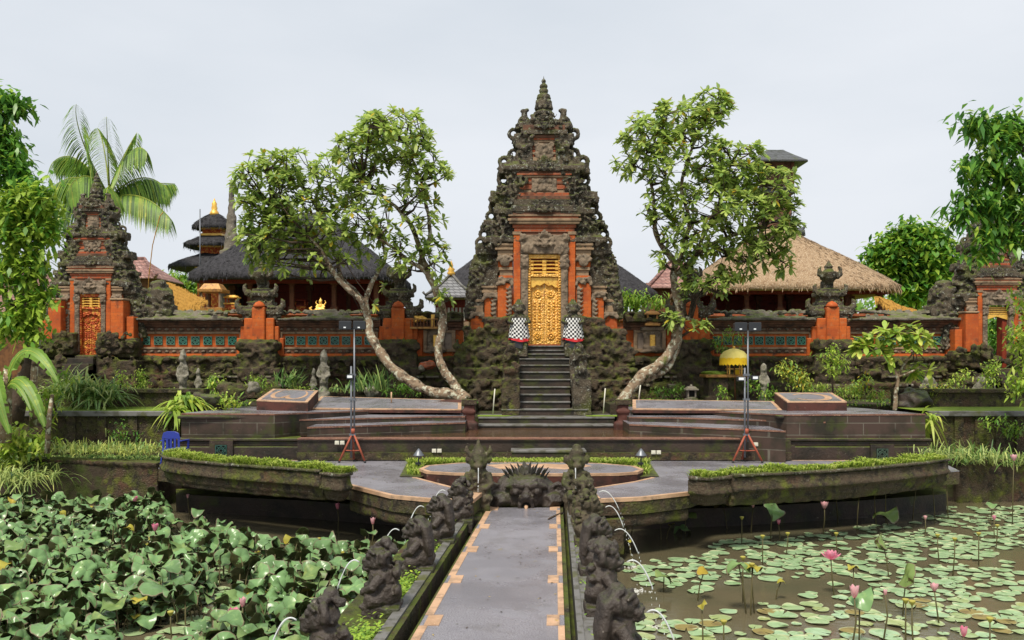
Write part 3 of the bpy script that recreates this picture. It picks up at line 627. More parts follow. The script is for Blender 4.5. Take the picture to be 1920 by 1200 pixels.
def kala(mb, u, v, y, s, rng):
    """guardian face: brow, bulging eyes, snout, open jaw with fangs, raised paws, flame crest"""
    mb.blob((u, y, v), (.34*s, .20*s, .30*s), 3, .12, 2)
    for k in (-1, 1):
        mb.blob((u+k*.15*s, y-.17*s, v+.10*s), .085*s, 1, .05, 2)
        mb.tube([(u+k*.04*s, y-.17*s, v+.16*s), (u+k*.15*s, y-.2*s, v+.23*s), (u+k*.30*s, y-.12*s, v+.20*s), (u+k*.36*s, y-.05*s, v+.3*s)], [.035*s, .045*s, .04*s, .02*s])
        mb.blob((u+k*.09*s, y-.24*s, v-.04*s), (.07*s, .08*s, .06*s), 2, .1, 1)
        mb.lathe(u+k*.17*s, y-.2*s, [(.035*s, v-.12*s), (.005*s, v-.30*s)], 6)
        mb.blob((u+k*.42*s, y-.05*s, v-.10*s), (.15*s, .12*s, .12*s), 5, .2, 2)
        for j in range(3): mb.tube([(u+k*(.36+.06*j)*s, y-.12*s, v-.14*s), (u+k*(.37+.07*j)*s, y-.18*s, v-.28*s)], [.03*s, .012*s], 5)
        spiral(mb, (u+k*.50*s, y, v+.16*s), .15*s, .05*s, 1.2, k); spiral(mb, (u+k*.66*s, y+.03*s, v-.05*s), .12*s, .045*s, 1.2, -k)
    mb.tube([(u-.24*s, y-.18*s, v-.12*s), (u-.1*s, y-.24*s, v-.15*s), (u+.1*s, y-.24*s, v-.15*s), (u+.24*s, y-.18*s, v-.12*s)], .035*s)
    mb.tube([(u-.2*s, y-.14*s, v-.26*s), (u, y-.2*s, v-.31*s), (u+.2*s, y-.14*s, v-.26*s)], .035*s)
    for k in range(-3, 4): mb.blob((u+k*.05*s, y-.22*s, v-.18*s), (.02*s, .02*s, .035*s), 0, 0, 1)
    for j, (R, n) in enumerate(((.38, 9), (.54, 11))):
        for k in range(n):
            a = pi*(.06+.88*k/(n-1)); x, z = u+R*s*cos(a)*1.1, v+.10*s+R*s*sin(a)
            mb.tube([(x, y+.05*s, z), (x+.10*s*cos(a), y-.02*s, z+.12*s*sin(a)), (x+.10*s*cos(a), y, z+.2*s*sin(a))], [.065*s, .05*s, .008*s], 5)
    mb.blob((u, y-.02*s, v+.75*s), (.10*s, .08*s, .18*s), 4, .2, 2)
WING = [(205, 36), (222, 46), (240, 64), (262, 60), (280, 72), (297, 91), (318, 90), (335, 88), (352, 105), (378, 110), (400, 109), (420, 123), (445, 131), (470, 132), (490, 143), (530, 147), (548, 151), (592, 156)]
HOLES = [(219, 40), (241, 60), (280, 60), (294, 78), (330, 80), (349, 80), (381, 96), (400, 103), (434, 116), (450, 123)]
def wing_half(py):
    for (a, wa), (b, wb) in zip(WING[:-1], WING[1:]):
        if a <= py <= b: return lerp(wa, wb, (py-a)/(b-a))
    return WING[0][1] if py < WING[0][0] else WING[-1][1]
def build_gate(lab, cx, y0, z0, sx, sz, vox, seed, open_door=False):
    rng = random.Random(seed)
    U = lambda px: cx+px*sx
    V = lambda py: z0+(648-py)*sz
    sy = (sx+sz)*27.4                                  # depth factor (1 for the big gate)
    Y = lambda y: y0+y*sy
    t = thing('temple_gate', lab, 'temple gate', (cx, y0, z0))
    r = (sx+sz)/2                                      # metres per drawing unit
    # --- carved side wings
    for s in (-1, 1):
        mb = MB()
        py = 212
        while py < 590:
            st = 11; w = wing_half(py+st/2)
            core = 28 if py < 260 else (30 if py < 318 else (46 if py < 400 else (58 if py < 455 else (70 if py < 500 else (96 if py < 545 else 122)))))
            out = w-((22 if min(abs(py+5-hp) for hp, _ in HOLES) < 9 else 5) if py < 460 else 5)
            dep = .50+.55*(py-200)/390
            if out > core-8: mb.box(min(U(s*(core-8)), U(s*out)), max(U(s*(core-8)), U(s*out)), Y((.55-dep*.35) if py < 470 else .42), Y(1.05+dep*.6), V(py+st), V(py))
            py += st
        for hp, hw in HOLES:                           # eye-shaped scrolls that let the sky through
            c = (U(s*(hw-2)), Y(.8), V(hp)); ring(mb, c, 8.6*r, 3.7*r, 1.35, rng.uniform(0, 6))
        for k, py in enumerate(range(214, 588, 8)):    # scroll buds along the outline and over the face
            w = wing_half(py)
            if all(abs(py-hp) > 10 for hp, _ in HOLES):
                mb.blob((U(s*(w-8)), Y(.8+rng.uniform(-.15, .15)), V(py)), (8*r, 9*r, 8*r), k, .3, 1)
                spiral(mb, (U(s*(w-5)), Y(.75), V(py)), 4.5*r, 2.0*r, 1.1, s*rng.choice((-1, 1)), n=8)
            for q in range(7 if py < 300 else 12):
                a = rng.uniform(.45, 1.0)*(w-16) if py < 400 else rng.uniform(.58, 1.0)*(w-15)
                lo = 0 if py < 470 else (93 if py < 500 else (112 if py < 545 else 132)); a = a if a > lo else lo+rng.random()*max(4, w-lo-6)
                curls(mb, U(s*a), V(py+rng.uniform(-6, 6)), Y((.30-.3*(py-200)/390 if py < 470 else .36)+rng.uniform(-.04, .12)), .01, .01, 1, rng, rng.choice((2.6, 3.4, 4.6))*r)
        for py in (312, 395, 448):                # ledges that overhang the tiers
            w = wing_half(py)-14; mb.box(min(U(s*30), U(s*w)), max(U(s*30), U(s*w)), Y(.14-.2*(py-300)/390), Y(1.2), V(py+5), V(py-5))
        sculpt(mb, vox, 'carved_wing', m_stone, t, None, .025*sy, 5/sy, .012*sy, 16/sy)
        mb = MB()                                      # horn at the top
        pts = [(U(s*18), Y(.7), V(236)), (U(s*27), Y(.7), V(226)), (U(s*36), Y(.7), V(214)), (U(s*38), Y(.7), V(204)), (U(s*36), Y(.7), V(195))]
        mb.tube(pts, [9*r, 8*r, 7*r, 6*r, 5*r], 7); ring(mb, (U(s*40), Y(.7), V(219)), 7.5*r, 2.6*r, 1.8, 1); mb.blob((U(s*33), Y(.68), V(197)), (5.5*r, 5*r, 4*r), 4, .3, 2); mb.blob((U(s*41), Y(.68), V(198)), (4*r, 4*r, 4*r), 8, .3, 2); mb.blob((U(s*46), Y(.7), V(228)), (10*r, 8*r, 9*r), 8, .4, 2)
        sculpt(mb, vox*.8, 'horn', m_stone, t, None, .02*sy, 8/sy)
    # --- finial
    mb = MB(); prof = [(18, 224), (19, 216), (14, 213), (18, 208), (17, 202), (12, 199), (17, 192), (16, 184), (11, 181), (14, 175), (12, 168), (7, 166), (9, 162), (9, 158), (6, 156), (8, 152), (7, 148), (3, 145), (4.5, 141), (3.5, 138), (1.2, 136), (.6, 130)]
    prof = [(a, 129+(b-130)*.97) for a, b in prof]
    mb.lathe(cx, Y(.8), [(a*r, V(b)) for a, b in prof], 12)
    for py, R in ((214, 18), (203, 17), (192, 15), (180, 13)):
        for k in range(9): an = 2*pi*k/9; mb.blob((cx+R*r*cos(an), Y(.8)+R*r*sin(an), V(py)), (4*r, 4*r, 5*r), k, .2, 1)
    sculpt(mb, vox*.55, 'finial', m_stone, t, None, .012*sy, 9/sy)
    # --- three brick tiers with mouldings and a carved panel
    def slabs(mb, rows, yb):
        for (a, b, half, mi, fr) in rows: mb.box(U(-half), U(half), Y(fr), Y(yb), V(b), V(a), mi)
    MT = [m_brick, m_orange, m_tan, m_stone, m_brown]
    T1 = [(222, 230, 30, 3, .42), (230, 240, 40, 4, .30), (240, 248, 44, 3, .24), (248, 254, 38, 4, .34), (254, 258, 36, 0, .37), (258, 262, 33, 2, .40), (262, 270, 31, 0, .44), (270, 275, 33, 4, .42), (275, 280, 31, 0, .44), (280, 284, 33, 2, .42), (284, 290, 31, 0, .44), (290, 297, 35, 2, .40), (297, 308, 42, 3, .34)]
    T2 = [(308, 318, 52, 3, .20), (318, 322, 50, 4, .24), (322, 326, 52, 0, .22), (326, 330, 48, 2, .26), (330, 338, 44, 0, .32), (338, 342, 47, 4, .29), (342, 348, 44, 0, .32), (348, 352, 47, 0, .29), (352, 358, 44, 2, .32), (358, 365, 48, 0, .28), (365, 372, 55, 4, .22), (372, 384, 58, 3, .18)]
    T3 = [(384, 396, 62, 3, .06), (396, 402, 60, 4, .10), (402, 405, 68, 2, .04), (405, 409, 64, 0, .08), (409, 414, 69, 2, .02), (414, 419, 66, 2, .06), (419, 426, 60, 0, .14), (426, 434, 57, 0, .18), (434, 470, 52, 4, .22)]
    for rows, pan in ((T1, (279, 17, 16)), (T2, (344, 24, 13)), (T3, None)):
        mb = MB(); slabs(mb, rows, 1.15); tt = mb.build('gate_tier', MT, t, bev=.012*sy)
        if pan:
            q = MB(); relief(q, cx, V(pan[0]), Y(rows[6][4]-.04), pan[1]*sx, pan[2]*sz, rng, 12, 5*r)
            sculpt(q, .028*sy, 'carved_panel', m_relief, tt, WORLD[t.name], .012, 14)
    for py, y in ((312, .16), (232, .22), (392, .0)):  # keystone faces
        q = MB(); kala(q, cx, V(py), Y(y), 27*r, rng); sculpt(q, .026*sy, 'keystone_face', m_stone, t, None, .01, 12)
    # --- door bay
    q = MB(); q.box(U(-45), U(45), Y(.0), Y(.35), V(476), V(440)); kala(q, cx, V(456), Y(-.05), 46*r*.62, rng)
    for s in (-1, 1):
        relief(q, U(s*33), V(466), Y(-.03), 11*sx, 10*sz, rng, 6, 5*r); q.blob((U(s*40), Y(0), V(445)), (7*r, 6*r, 9*r), 3, .4, 2)
    sculpt(q, .03*sy, 'lintel_relief', m_relief, t, None, .012, 12)
    for s in (-1, 1):
        q = MB(); q.box(min(U(s*31), U(s*44)), max(U(s*31), U(s*44)), Y(.02), Y(.5), V(648), V(476)); relief(q, U(s*37.5), V(490), Y(-.02), 8*sx, 13*sz, rng, 8, 4*r)
        for py in range(510, 640, 6): q.blob((U(s*(37.5+rng.uniform(-2, 2))), Y(.02), V(py)), (4.5*r, 2.2*r, 4*r), py, .3, 1)
        sculpt(q, .03*sy, 'door_jamb', m_relief, t, None, .01, 14)
        q = MB(); q.box(min(U(s*45), U(s*58)), max(U(s*45), U(s*58)), Y(.06), Y(.6), V(600), V(436)); q.box(min(U(s*44), U(s*60)), max(U(s*44), U(s*60)), Y(.03), Y(.6), V(440), V(434), 1)
        q.build('pilaster', [m_orange, m_tan], t, bev=.012*sy)
    door = None
    if open_door:
        q = MB(); q.box(U(-31), U(31), Y(.28), Y(.40), V(500), V(478), 0)
        for k in range(4): q.box(U(-29), U(29), Y(.2), Y(.27), V(484+5*k), V(481+5*k), 1)
        q.build('louvre', [m_red, m_goldp], t)
        for s, w in ((1, 12), (-1, 5)):
            q = MB(); q.box(min(U(s*31), U(s*(31-w))), max(U(s*31), U(s*(31-w))), Y(.30), Y(.85), V(647), V(506)); q.build('door_panel', m_red, t)
        q = MB(); q.slab([(U(-31), V(500)), (U(31), V(500)), (U(31), V(515)), (U(20), V(512)), (U(0), V(506)), (U(-20), V(512)), (U(-31), V(515))], Y(.22), Y(.3)); q.build('door_valance', m_goldp, t)
    else:
        fr = MB()
        for s in (-1, 1):
            fr.box(min(U(s*26), U(s*31)), max(U(s*26), U(s*31)), Y(.10), Y(.42), V(645), V(480))
            for py in range(484, 644, 5): fr.blob((U(s*28.5), Y(.09), V(py)), (2.2*r, 1.6*r, 2.2*r), 0, 0, 1)
        fr.box(U(-31), U(31), Y(.09), Y(.42), V(484), V(477)); fr.box(U(-26), U(26), Y(.12), Y(.42), V(518), V(513)); fr.build('door_frame', m_gold if lab_gold else m_redgold, t)
        q = MB(); q.box(U(-26), U(26), Y(.34), Y(.40), V(513), V(484), 0)
        for k in range(4):
            a = 487+7*k; q.box(U(-26), U(26), Y(.16), Y(.33), V(a+2.6), V(a), 1); q.box(U(-4), U(4), Y(.13), Y(.34), V(a+5.2), V(a-.6), 1)
            for s in (-1, 1): q.box(min(U(s*20), U(s*26)), max(U(s*20), U(s*26)), Y(.14), Y(.34), V(a+4.5), V(a-.4), 1)
        q.build('louvre', [m_red, m_goldp], t, bev=.01*sy)
        q = MB(); q.slab([(U(-26), V(519)), (U(26), V(519)), (U(26), V(539)), (U(20), V(539)), (U(14), V(534)), (U(8), V(536)), (U(0), V(531)), (U(-8), V(536)), (U(-14), V(534)), (U(-20), V(539)), (U(-26), V(539))], Y(.20), Y(.3)); q.build('door_valance', m_goldp if lab_gold else m_redgold, t, bev=.02*sy)
        for s in (-1, 1):
            q = MB(); q.box(min(U(s*.4), U(s*26)), max(U(s*.4), U(s*26)), Y(.30), Y(.36), V(645), V(519))
            for lx in (3.5, 23.5): q.box(min(U(s*(lx-1)), U(s*(lx+1))), max(U(s*(lx-1)), U(s*(lx+1))), Y(.27), Y(.31), V(640), V(556))
            for lx in (9, 18):
                for py in range(566, 620, 6): q.blob((U(s*lx), Y(.29), V(py)), (2.6*r, 2.0*r, 2.9*r), py, .3, 1)
            q.box(min(U(s*12.6), U(s*14.4)), max(U(s*12.6), U(s*14.4)), Y(.275), Y(.31), V(618), V(560))
            for (lx, py, R) in ((12, 551, 8), (13, 630, 8)):
                for j in range(9): an = 2*pi*j/9; q.blob((U(s*(lx+R*.62*cos(an))), Y(.29), V(py+R*.62*sin(an))), (2.6*r, 2*r, 2.6*r), j, .1, 1)
                q.blob((U(s*lx), Y(.28), V(py)), (2.8*r, 2.4*r, 2.8*r), 1, 0, 1)
            for py in range(524, 642, 6): q.blob((U(s*25), Y(.29), V(py)), (1.4*r, 1.6*r, 2.4*r), 0, 0, 1)
            q.build('door_panel', m_gold if lab_gold else m_redgold, t)
    # --- stepped buttresses either side
    for s in (-1, 1):
        q = MB(); b = lambda a, c, f, p0, p1, mi: q.box(min(U(s*a), U(s*c)), max(U(s*a), U(s*c)), Y(f), Y(.95), V(p1), V(p0), mi)
        b(59, 92, .10, 455, 460, 1); b(59, 90, .14, 460, 464, 1); b(59, 93, .08, 464, 468, 1); b(59, 88, .16, 468, 478, 1); b(60, 87, .20, 478, 500, 0); b(59, 86, .16, 500, 506, 1); b(60, 84, .22, 506, 516, 1); b(59, 86, .17, 516, 522, 0); b(60, 88, .14, 530, 602, 0)
        b(89, 119, .26, 535, 539, 1); b(89, 116, .30, 539, 543, 1); b(89, 118, .27, 543, 548, 1); b(89, 113, .30, 548, 604, 0)
        b(115, 143, .40, 560, 565, 1); b(115, 140, .44, 565, 572, 1); b(115, 142, .40, 572, 584, 1); b(115, 139, .42, 584, 628, 0)
        bt = q.build('buttress', [m_orange, m_tan], t, bev=.012*sy)
        q = MB()
        for (a, p, w, h, f) in ((74, 526, 14, 6, .10), (102, 554, 13, 6, .24), (127, 589, 12, 5, .36), (74, 482, 13, 4, .12)):
            q.box(U(s*a)-w*sx, U(s*a)+w*sx, Y(f), Y(.5), V(p+h*.5), V(p-h)); curls(q, U(s*a), V(p), Y(f-.01), w*sx, h*sz*.9, 12, rng, 4.2*r)
            for e in (-1, 1): q.blob((U(s*a+e*w), Y(f), V(p+h)), (4*r, 4*r, 6*r), 3, .3, 1)
        q.blob((U(s*74), Y(.14), V(490)), (8*r, 6*r, 8*r), 4, .3, 2); ring(q, (U(s*74), Y(.12), V(490)), 7*r, 2*r, 1.6, 4.7)
        for (a, p0, p1, f) in ((64, 540, 600, .10), (93, 562, 602, .26)):   # flame-edged strips down the orange
            for k, p in enumerate(range(p0, p1, 8)):
                q.tube([(U(s*a), Y(f), V(p)), (U(s*(a+5)), Y(f-.02), V(p+3)), (U(s*(a+10)), Y(f), V(p-2))], [3.4*r, 2.6*r, .8*r], 5)
            q.box(min(U(s*(a-3)), U(s*(a+3))), max(U(s*(a-3)), U(s*(a+3))), Y(f), Y(.4), V(p1+2), V(p0-4))
        sculpt(q, .03*sy, 'buttress_carving', m_relief, bt, WORLD[t.name], .012, 12)
    return t
lab_gold = True
DG = 31.0
gate = build_gate('tall central temple gate with a golden carved door at the head of the stairs', X(1021, DG), DG, Z(648, DG), 1/54.8, 1/54.8, .033, 1)
# podium masses either side of the stairs
for s, lab in ((-1, 'left'), (1, 'right')):
    rng = random.Random(40+s); mb = MB(); cx = X(1021, DG)
    uu = lambda px: cx+s*px/54.8
    def bx(a, b, y0, y1, p0, p1): mb.box(min(uu(a), uu(b)), max(uu(a), uu(b)), y0, y1, Z(p1, DG), Z(p0, DG))
    bx(36, 112, 30.55, 31.6, 600, 660); bx(40, 150, 30.6, 31.9, 618, 700); bx(44, 165, 30.5, 32, 652, 772); bx(44, 168, 30.2, 31, 690, 772); bx(50, 172, 29.8, 31, 712, 772)
    for a, p, y in ((60, 596, 30.6), (90, 598, 30.65), (130, 622, 30.7)): bx(a-16, a+16, y-.12, 31, p-2, p+5)
    for k in range(420):
        a = rng.uniform(40, 165); p = rng.uniform(600, 765)
        if p < 618 and a > 108 or p < 640 and a > 150: continue
        y = 30.55 if p < 652 else (30.45 if p < 690 else (30.15 if p < 712 else 29.75))
        curls(mb, uu(a), Z(p, DG), y+rng.uniform(-.05, .05), .02, .02, 1, rng, rng.choice((.07, .10, .14)))
    o = sculpt(mb, .04, 'gate_podium', m_mossy, None, (uu(100), 30.8, ZG), .04, 4, .02, 14)
    tag(o, 'moss covered carved podium on the %s of the central stairs' % lab, 'stone podium')
# stairs
st = thing('temple_stairs', 'narrow dark stone stairs climbing to the golden door', 'stairs', (X(1021, 27.2), 27.2, 1.9))
ys = [767, 753, 739, 725, 711, 697, 684, 672, 663, 656, 648]
for k, py in enumerate(ys):
    d = 27.2 if k == 0 else 27.25+.35*k; z = Z(py, d); h = 80 if k == 0 else 48
    if k == 10: h = 44
    mb = MB(); mb.box(X(1021-h, d), X(1021+h, d), d+.02, d+.8 if k else 28, z-.32, z-.045, 0); mb.box(X(1021-h-1, d), X(1021+h+1, d), d-.02, d+.42 if k else 28, z-.042, z, 1)
    mb.build('stair_step', [m_dark, m_ledge], st, bev=.01)
for s in (-1, 1):                                      # carved balustrades, with a crouching beast near the top of each
    rng = random.Random(60+s); mb = MB(); x = X(1021, 29)+s*1.07
    mb.prism([(x-.22, 27.35), (x+.22, 27.35), (x+.22, 30.6), (x-.22, 30.6)], 1.9, [2.55, 2.55, 4.0, 4.0] if True else 3)
    mb.box(x-.27, x+.27, 27.2, 27.75, 1.9, 3.0); mb.blob((x, 27.4, 3.1), (.24, .25, .3), 3, .3, 2); mb.blob((x, 27.22, 3.25), (.15, .16, .15), 9, .3, 2)
    mb.box(x-.26, x+.26, 28.6, 29.2, 2.4, 3.75); mb.blob((x, 28.7, 3.72), (.24, .3, .3), 5, .3, 2); mb.blob((x, 28.5, 3.95), (.15, .16, .16), 2, .3, 2)
    for k in range(46):
        y = rng.uniform(27.2, 30); curls(mb, x+rng.uniform(-.22, .22), 2.1+rng.uniform(0, 1)*(.9+.45*(y-27.2)), min(y, 27.2+rng.random()*.1) if rng.random() < .5 else y, .02, .02, 1, rng, .10)
    o = sculpt(mb, .035, 'balustrade', m_stone if s > 0 else m_mossy, st, None, .025, 7, .012, 16)
lab_gold = False
def gate_base(lab, px, py, seed):
    rng = random.Random(seed); cx = X(px, 31.6); q = MB(); e = 31.6/F
    for s in (-1, 1):
        b = lambda a, c, y0, p0, p1: q.box(min(cx+s*a*e, cx+s*c*e), max(cx+s*a*e, cx+s*c*e), y0, 32.6, Z(py+p1, 31.6), Z(py+p0, 31.6))
        b(22, 62, 31.25, -42, 0); b(50, 90, 31.4, -32, 4); b(20, 92, 31.2, -26, -14); b(20, 90, 31.25, -10, -4); b(17, 98, 31.1, 10, 90)
        for k in range(60): curls(q, cx+s*rng.uniform(24, 92)*e, Z(py+rng.uniform(-40, 60), 31.6), 31.1, .02, .02, 1, rng, rng.choice((.07, .1, .13)))
    q.box(cx-18*e, cx+18*e, 31.2, 32.6, 1.9, Z(py+1, 31.6))
    t = thing('stepped_plinth', lab, 'stone base', (cx, 31.6, ZG)); sculpt(q, .04, 'masonry', m_mossy, t, None, .04, 4, .02, 14)
    for s in (-1, 1): q = MB(); q.box(min(cx+s*46*e, cx+s*70*e), max(cx+s*46*e, cx+s*70*e), 31.3, 32.4, Z(py-30, 31.6), Z(py-102, 31.6)); q.box(min(cx+s*72*e, cx+s*86*e), max(cx+s*72*e, cx+s*86*e), 31.45, 32.4, Z(py-30, 31.6), Z(py-72, 31.6)); q.box(min(cx+s*45*e, cx+s*71*e), max(cx+s*45*e, cx+s*71*e), 31.27, 32.4, Z(py-102, 31.6), Z(py-106, 31.6), 1); q.build('pilaster', [m_orange, m_tan], t, bev=.02)
    for k in range(5): q = MB(); q.box(cx-24*e, cx+24*e, 30.9-.32*k, 31.3, 1.9, Z(py+3, 31.6)-.20*(k+.2)); q.build('step', m_dark, t, bev=.01)
gate_base('carved mossy base with steps under the left side gate', 168, 666, 5); gate_base('carved mossy base with steps under the right side gate', 1873, 690, 6)
build_gate('smaller left side temple gate with a red and gold door behind the spiky bushes', X(168, 31.6), 31.6, Z(668, 31.6), .0122, .0127, .032, 2)
build_gate('smaller right side temple gate with an open doorway partly behind overhanging branches', X(1873, 31.6), 31.6, Z(690, 31.6), .0122, .0127, .032, 3, True)
# ------------------------------------------------------------------ temple enclosure wall
DWL = 32.0
def wx(px): return X(px, DWL)
def wz(py): return Z(py, DWL)
vm2 = vent_mesh(.295, [m_tile, m_void])
def wall_section(lab, x0, x1, tiles, seed):
    t = thing('temple_wall', lab, 'temple wall', ((wx(x0)+wx(x1))/2, DWL, wz(668)))
    rng = random.Random(seed); a, b = wx(x0), wx(x1)
    mb = MB(); mb.box(a, b, 32.06, 32.5, wz(672), wz(612), 0); mb.box(a, b, 31.98, 32.5, wz(668), wz(663), 0); mb.build('wall_face', [m_orange], t)
    mb = MB()
    for p0, p1, f in ((600, 605, 31.80), (605, 609, 31.86), (609, 613, 31.92), (613, 622, 32.02), (663, 655, 32.02)): mb.box(a, b, f, 32.55, wz(max(p0, p1)), wz(min(p0, p1)), 0)
    mb.build('moulding', m_brown, t, bev=.012)
    mb = MB(); n = int((b-a)/.26)
    for row in (617.5, 659):
        for k in range(n): mb.blob((lerp(a+.14, b-.14, k/(n-1)), 32.0, wz(row)), (.085, .05, .052), k, .1, 1)
    mb.build('bead_row', m_relief, t)
    mb = MB(); fx0, fx1 = a+.10, b-.10
    for q in ((fx0, fx1, 622, 626), (fx0, fx1, 651, 655)): mb.box(q[0], q[1], 31.99, 32.06, wz(q[3]), wz(q[2]))
    for x in (fx0, fx1-.07): mb.box(x, x+.07, 31.992, 32.06, wz(651), wz(626))
    mb.build('frame', m_tan, t, bev=.01)
    if tiles:
        for k in range(tiles):
            x = lerp(fx0+.33, fx1-.33, k/(tiles-1)); o = place('vent_tile', vm2, t, (x, 32.03, wz(638.5))); o.location = Vector((x, 32.015, wz(638.5)))-WORLD[t.name]
    mb = MB(); mb.prism([(a, 31.66), (b, 31.66), (b, 32.75), (a, 32.75)], wz(600), wz(596)); k = 0
    mb.slab([(a, 0), (b, 0), (b, 0), (a, 0)], 0, 0) if False else None
    m2 = MB(); z0, z1 = wz(597), wz(583)
    m2.add([(a, 31.62, z0), (b, 31.62, z0), (b, 32.2, z1), (a, 32.2, z1), (a, 32.8, z0), (b, 32.8, z0), (a, 31.62, z0-.08), (b, 31.62, z0-.08), (a, 32.8, z0-.08), (b, 32.8, z0-.08)],
           [(0, 1, 3, 2), (2, 3, 5, 4), (6, 7, 1, 0), (4, 5, 9, 8), (6, 8, 9, 7), (0, 2, 4, 8, 6), (1, 7, 9, 5, 3)])
    for k in range(int((b-a)*5)): m2.blob((rng.uniform(a, b), rng.uniform(31.65, 32.2), lerp(z0, z1, rng.random())), (.10, .08, .06), k, .4, 1)
    x = a+.1
    while x < b-.1: m2.box(x, x+.13, 32.05, 32.35, z1-.03, z1+rng.uniform(.02, .07)); x += rng.uniform(.16, .3)
    sculpt(m2, .045, 'coping', m_stone_pale, t, None, .03, 6, .012, 16)
    return t
wall_section('temple wall panel with eight green lattice tiles next to the left gate', 250, 458, 8, 1)
wall_section('temple wall panel with eight green lattice tiles below the golden statue', 520, 714, 8, 2)
wall_section('temple wall panel with green lattice tiles behind the yellow umbrella', 1322, 1526, 9, 3)
wall_section('temple wall panel with green lattice tiles behind the small frangipani', 1586, 1802, 9, 4)
def plain_section(lab, x0, x1, cx):
    t = thing('temple_wall', lab, 'temple wall', (wx((x0+x1)/2), DWL, wz(668))); a, b = wx(x0), wx(x1)
    mb = MB(); mb.box(a, b, 32.06, 32.5, wz(672), wz(612)); mb.build('wall_face', m_orange, t)
    mb = MB()
    for p0, p1, f in ((600, 605, 31.80), (605, 609, 31.86), (609, 614, 31.92), (614, 619, 31.98)): mb.box(a, b, f, 32.55, wz(p1), wz(p0))
    mb.build('moulding', m_brown, t, bev=.012)
    mb = MB(); c0, c1 = wx(x0+16), wx(x1-14)
    for q in ((c0, c1, 619, 624), (c0, c1, 654, 660)): mb.box(q[0], q[1], 31.94, 32.06, wz(q[3]), wz(q[2]))
    for q in (c0, c1-.13): mb.box(q, q+.13, 31.945, 32.06, wz(654), wz(624))
    mb.build('frame', m_tan, t, bev=.01)
    mb = MB(); mb.box(c0+.13, c1-.13, 32.02, 32.06, wz(654), wz(624)); mb.build('inset_panel', M('grey_plaster', (0.26, 0.205, 0.16), .85, [(3, (0.15, 0.11, 0.085), .48, .66)]), t)
    # carved niche in the middle of the panel
    q = MB(); x = wx(cx); relief(q, x, wz(640), 31.9, .30, .32, random.Random(cx), 8, .08); q.box(x-.42, x+.42, 31.85, 32.05, wz(620), wz(613)); q.blob((x, 31.86, wz(655)), (.36, .2, .16), 3, .4, 2)
    sculpt(q, .035, 'niche_relief', m_relief, t, None, .015, 10)
    q = MB(); q.box(x-.09, x+.09, 31.76, 31.9, wz(651), wz(628)); q.build('niche_strip', m_goldp, t, bev=.02)
    m2 = MB(); z0, z1 = wz(599), wz(586)
    m2.box(a, b, 31.62, 32.8, z0-.1, z0); m2.box(a, b, 31.85, 32.6, z0, z1); rng = random.Random(int(cx))
    for k in range(30): m2.blob((rng.uniform(a, b), rng.uniform(31.62, 31.9), lerp(z0, z1, rng.random())), (.11, .08, .06), k, .4, 1)
    sculpt(m2, .045, 'coping', m_mossy, t, None, .03, 6)
plain_section('short temple wall panel with a carved niche left of the central gate', 778, 868, 818)
plain_section('short temple wall panel with a carved niche right of the central gate', 1172, 1262, 1222)
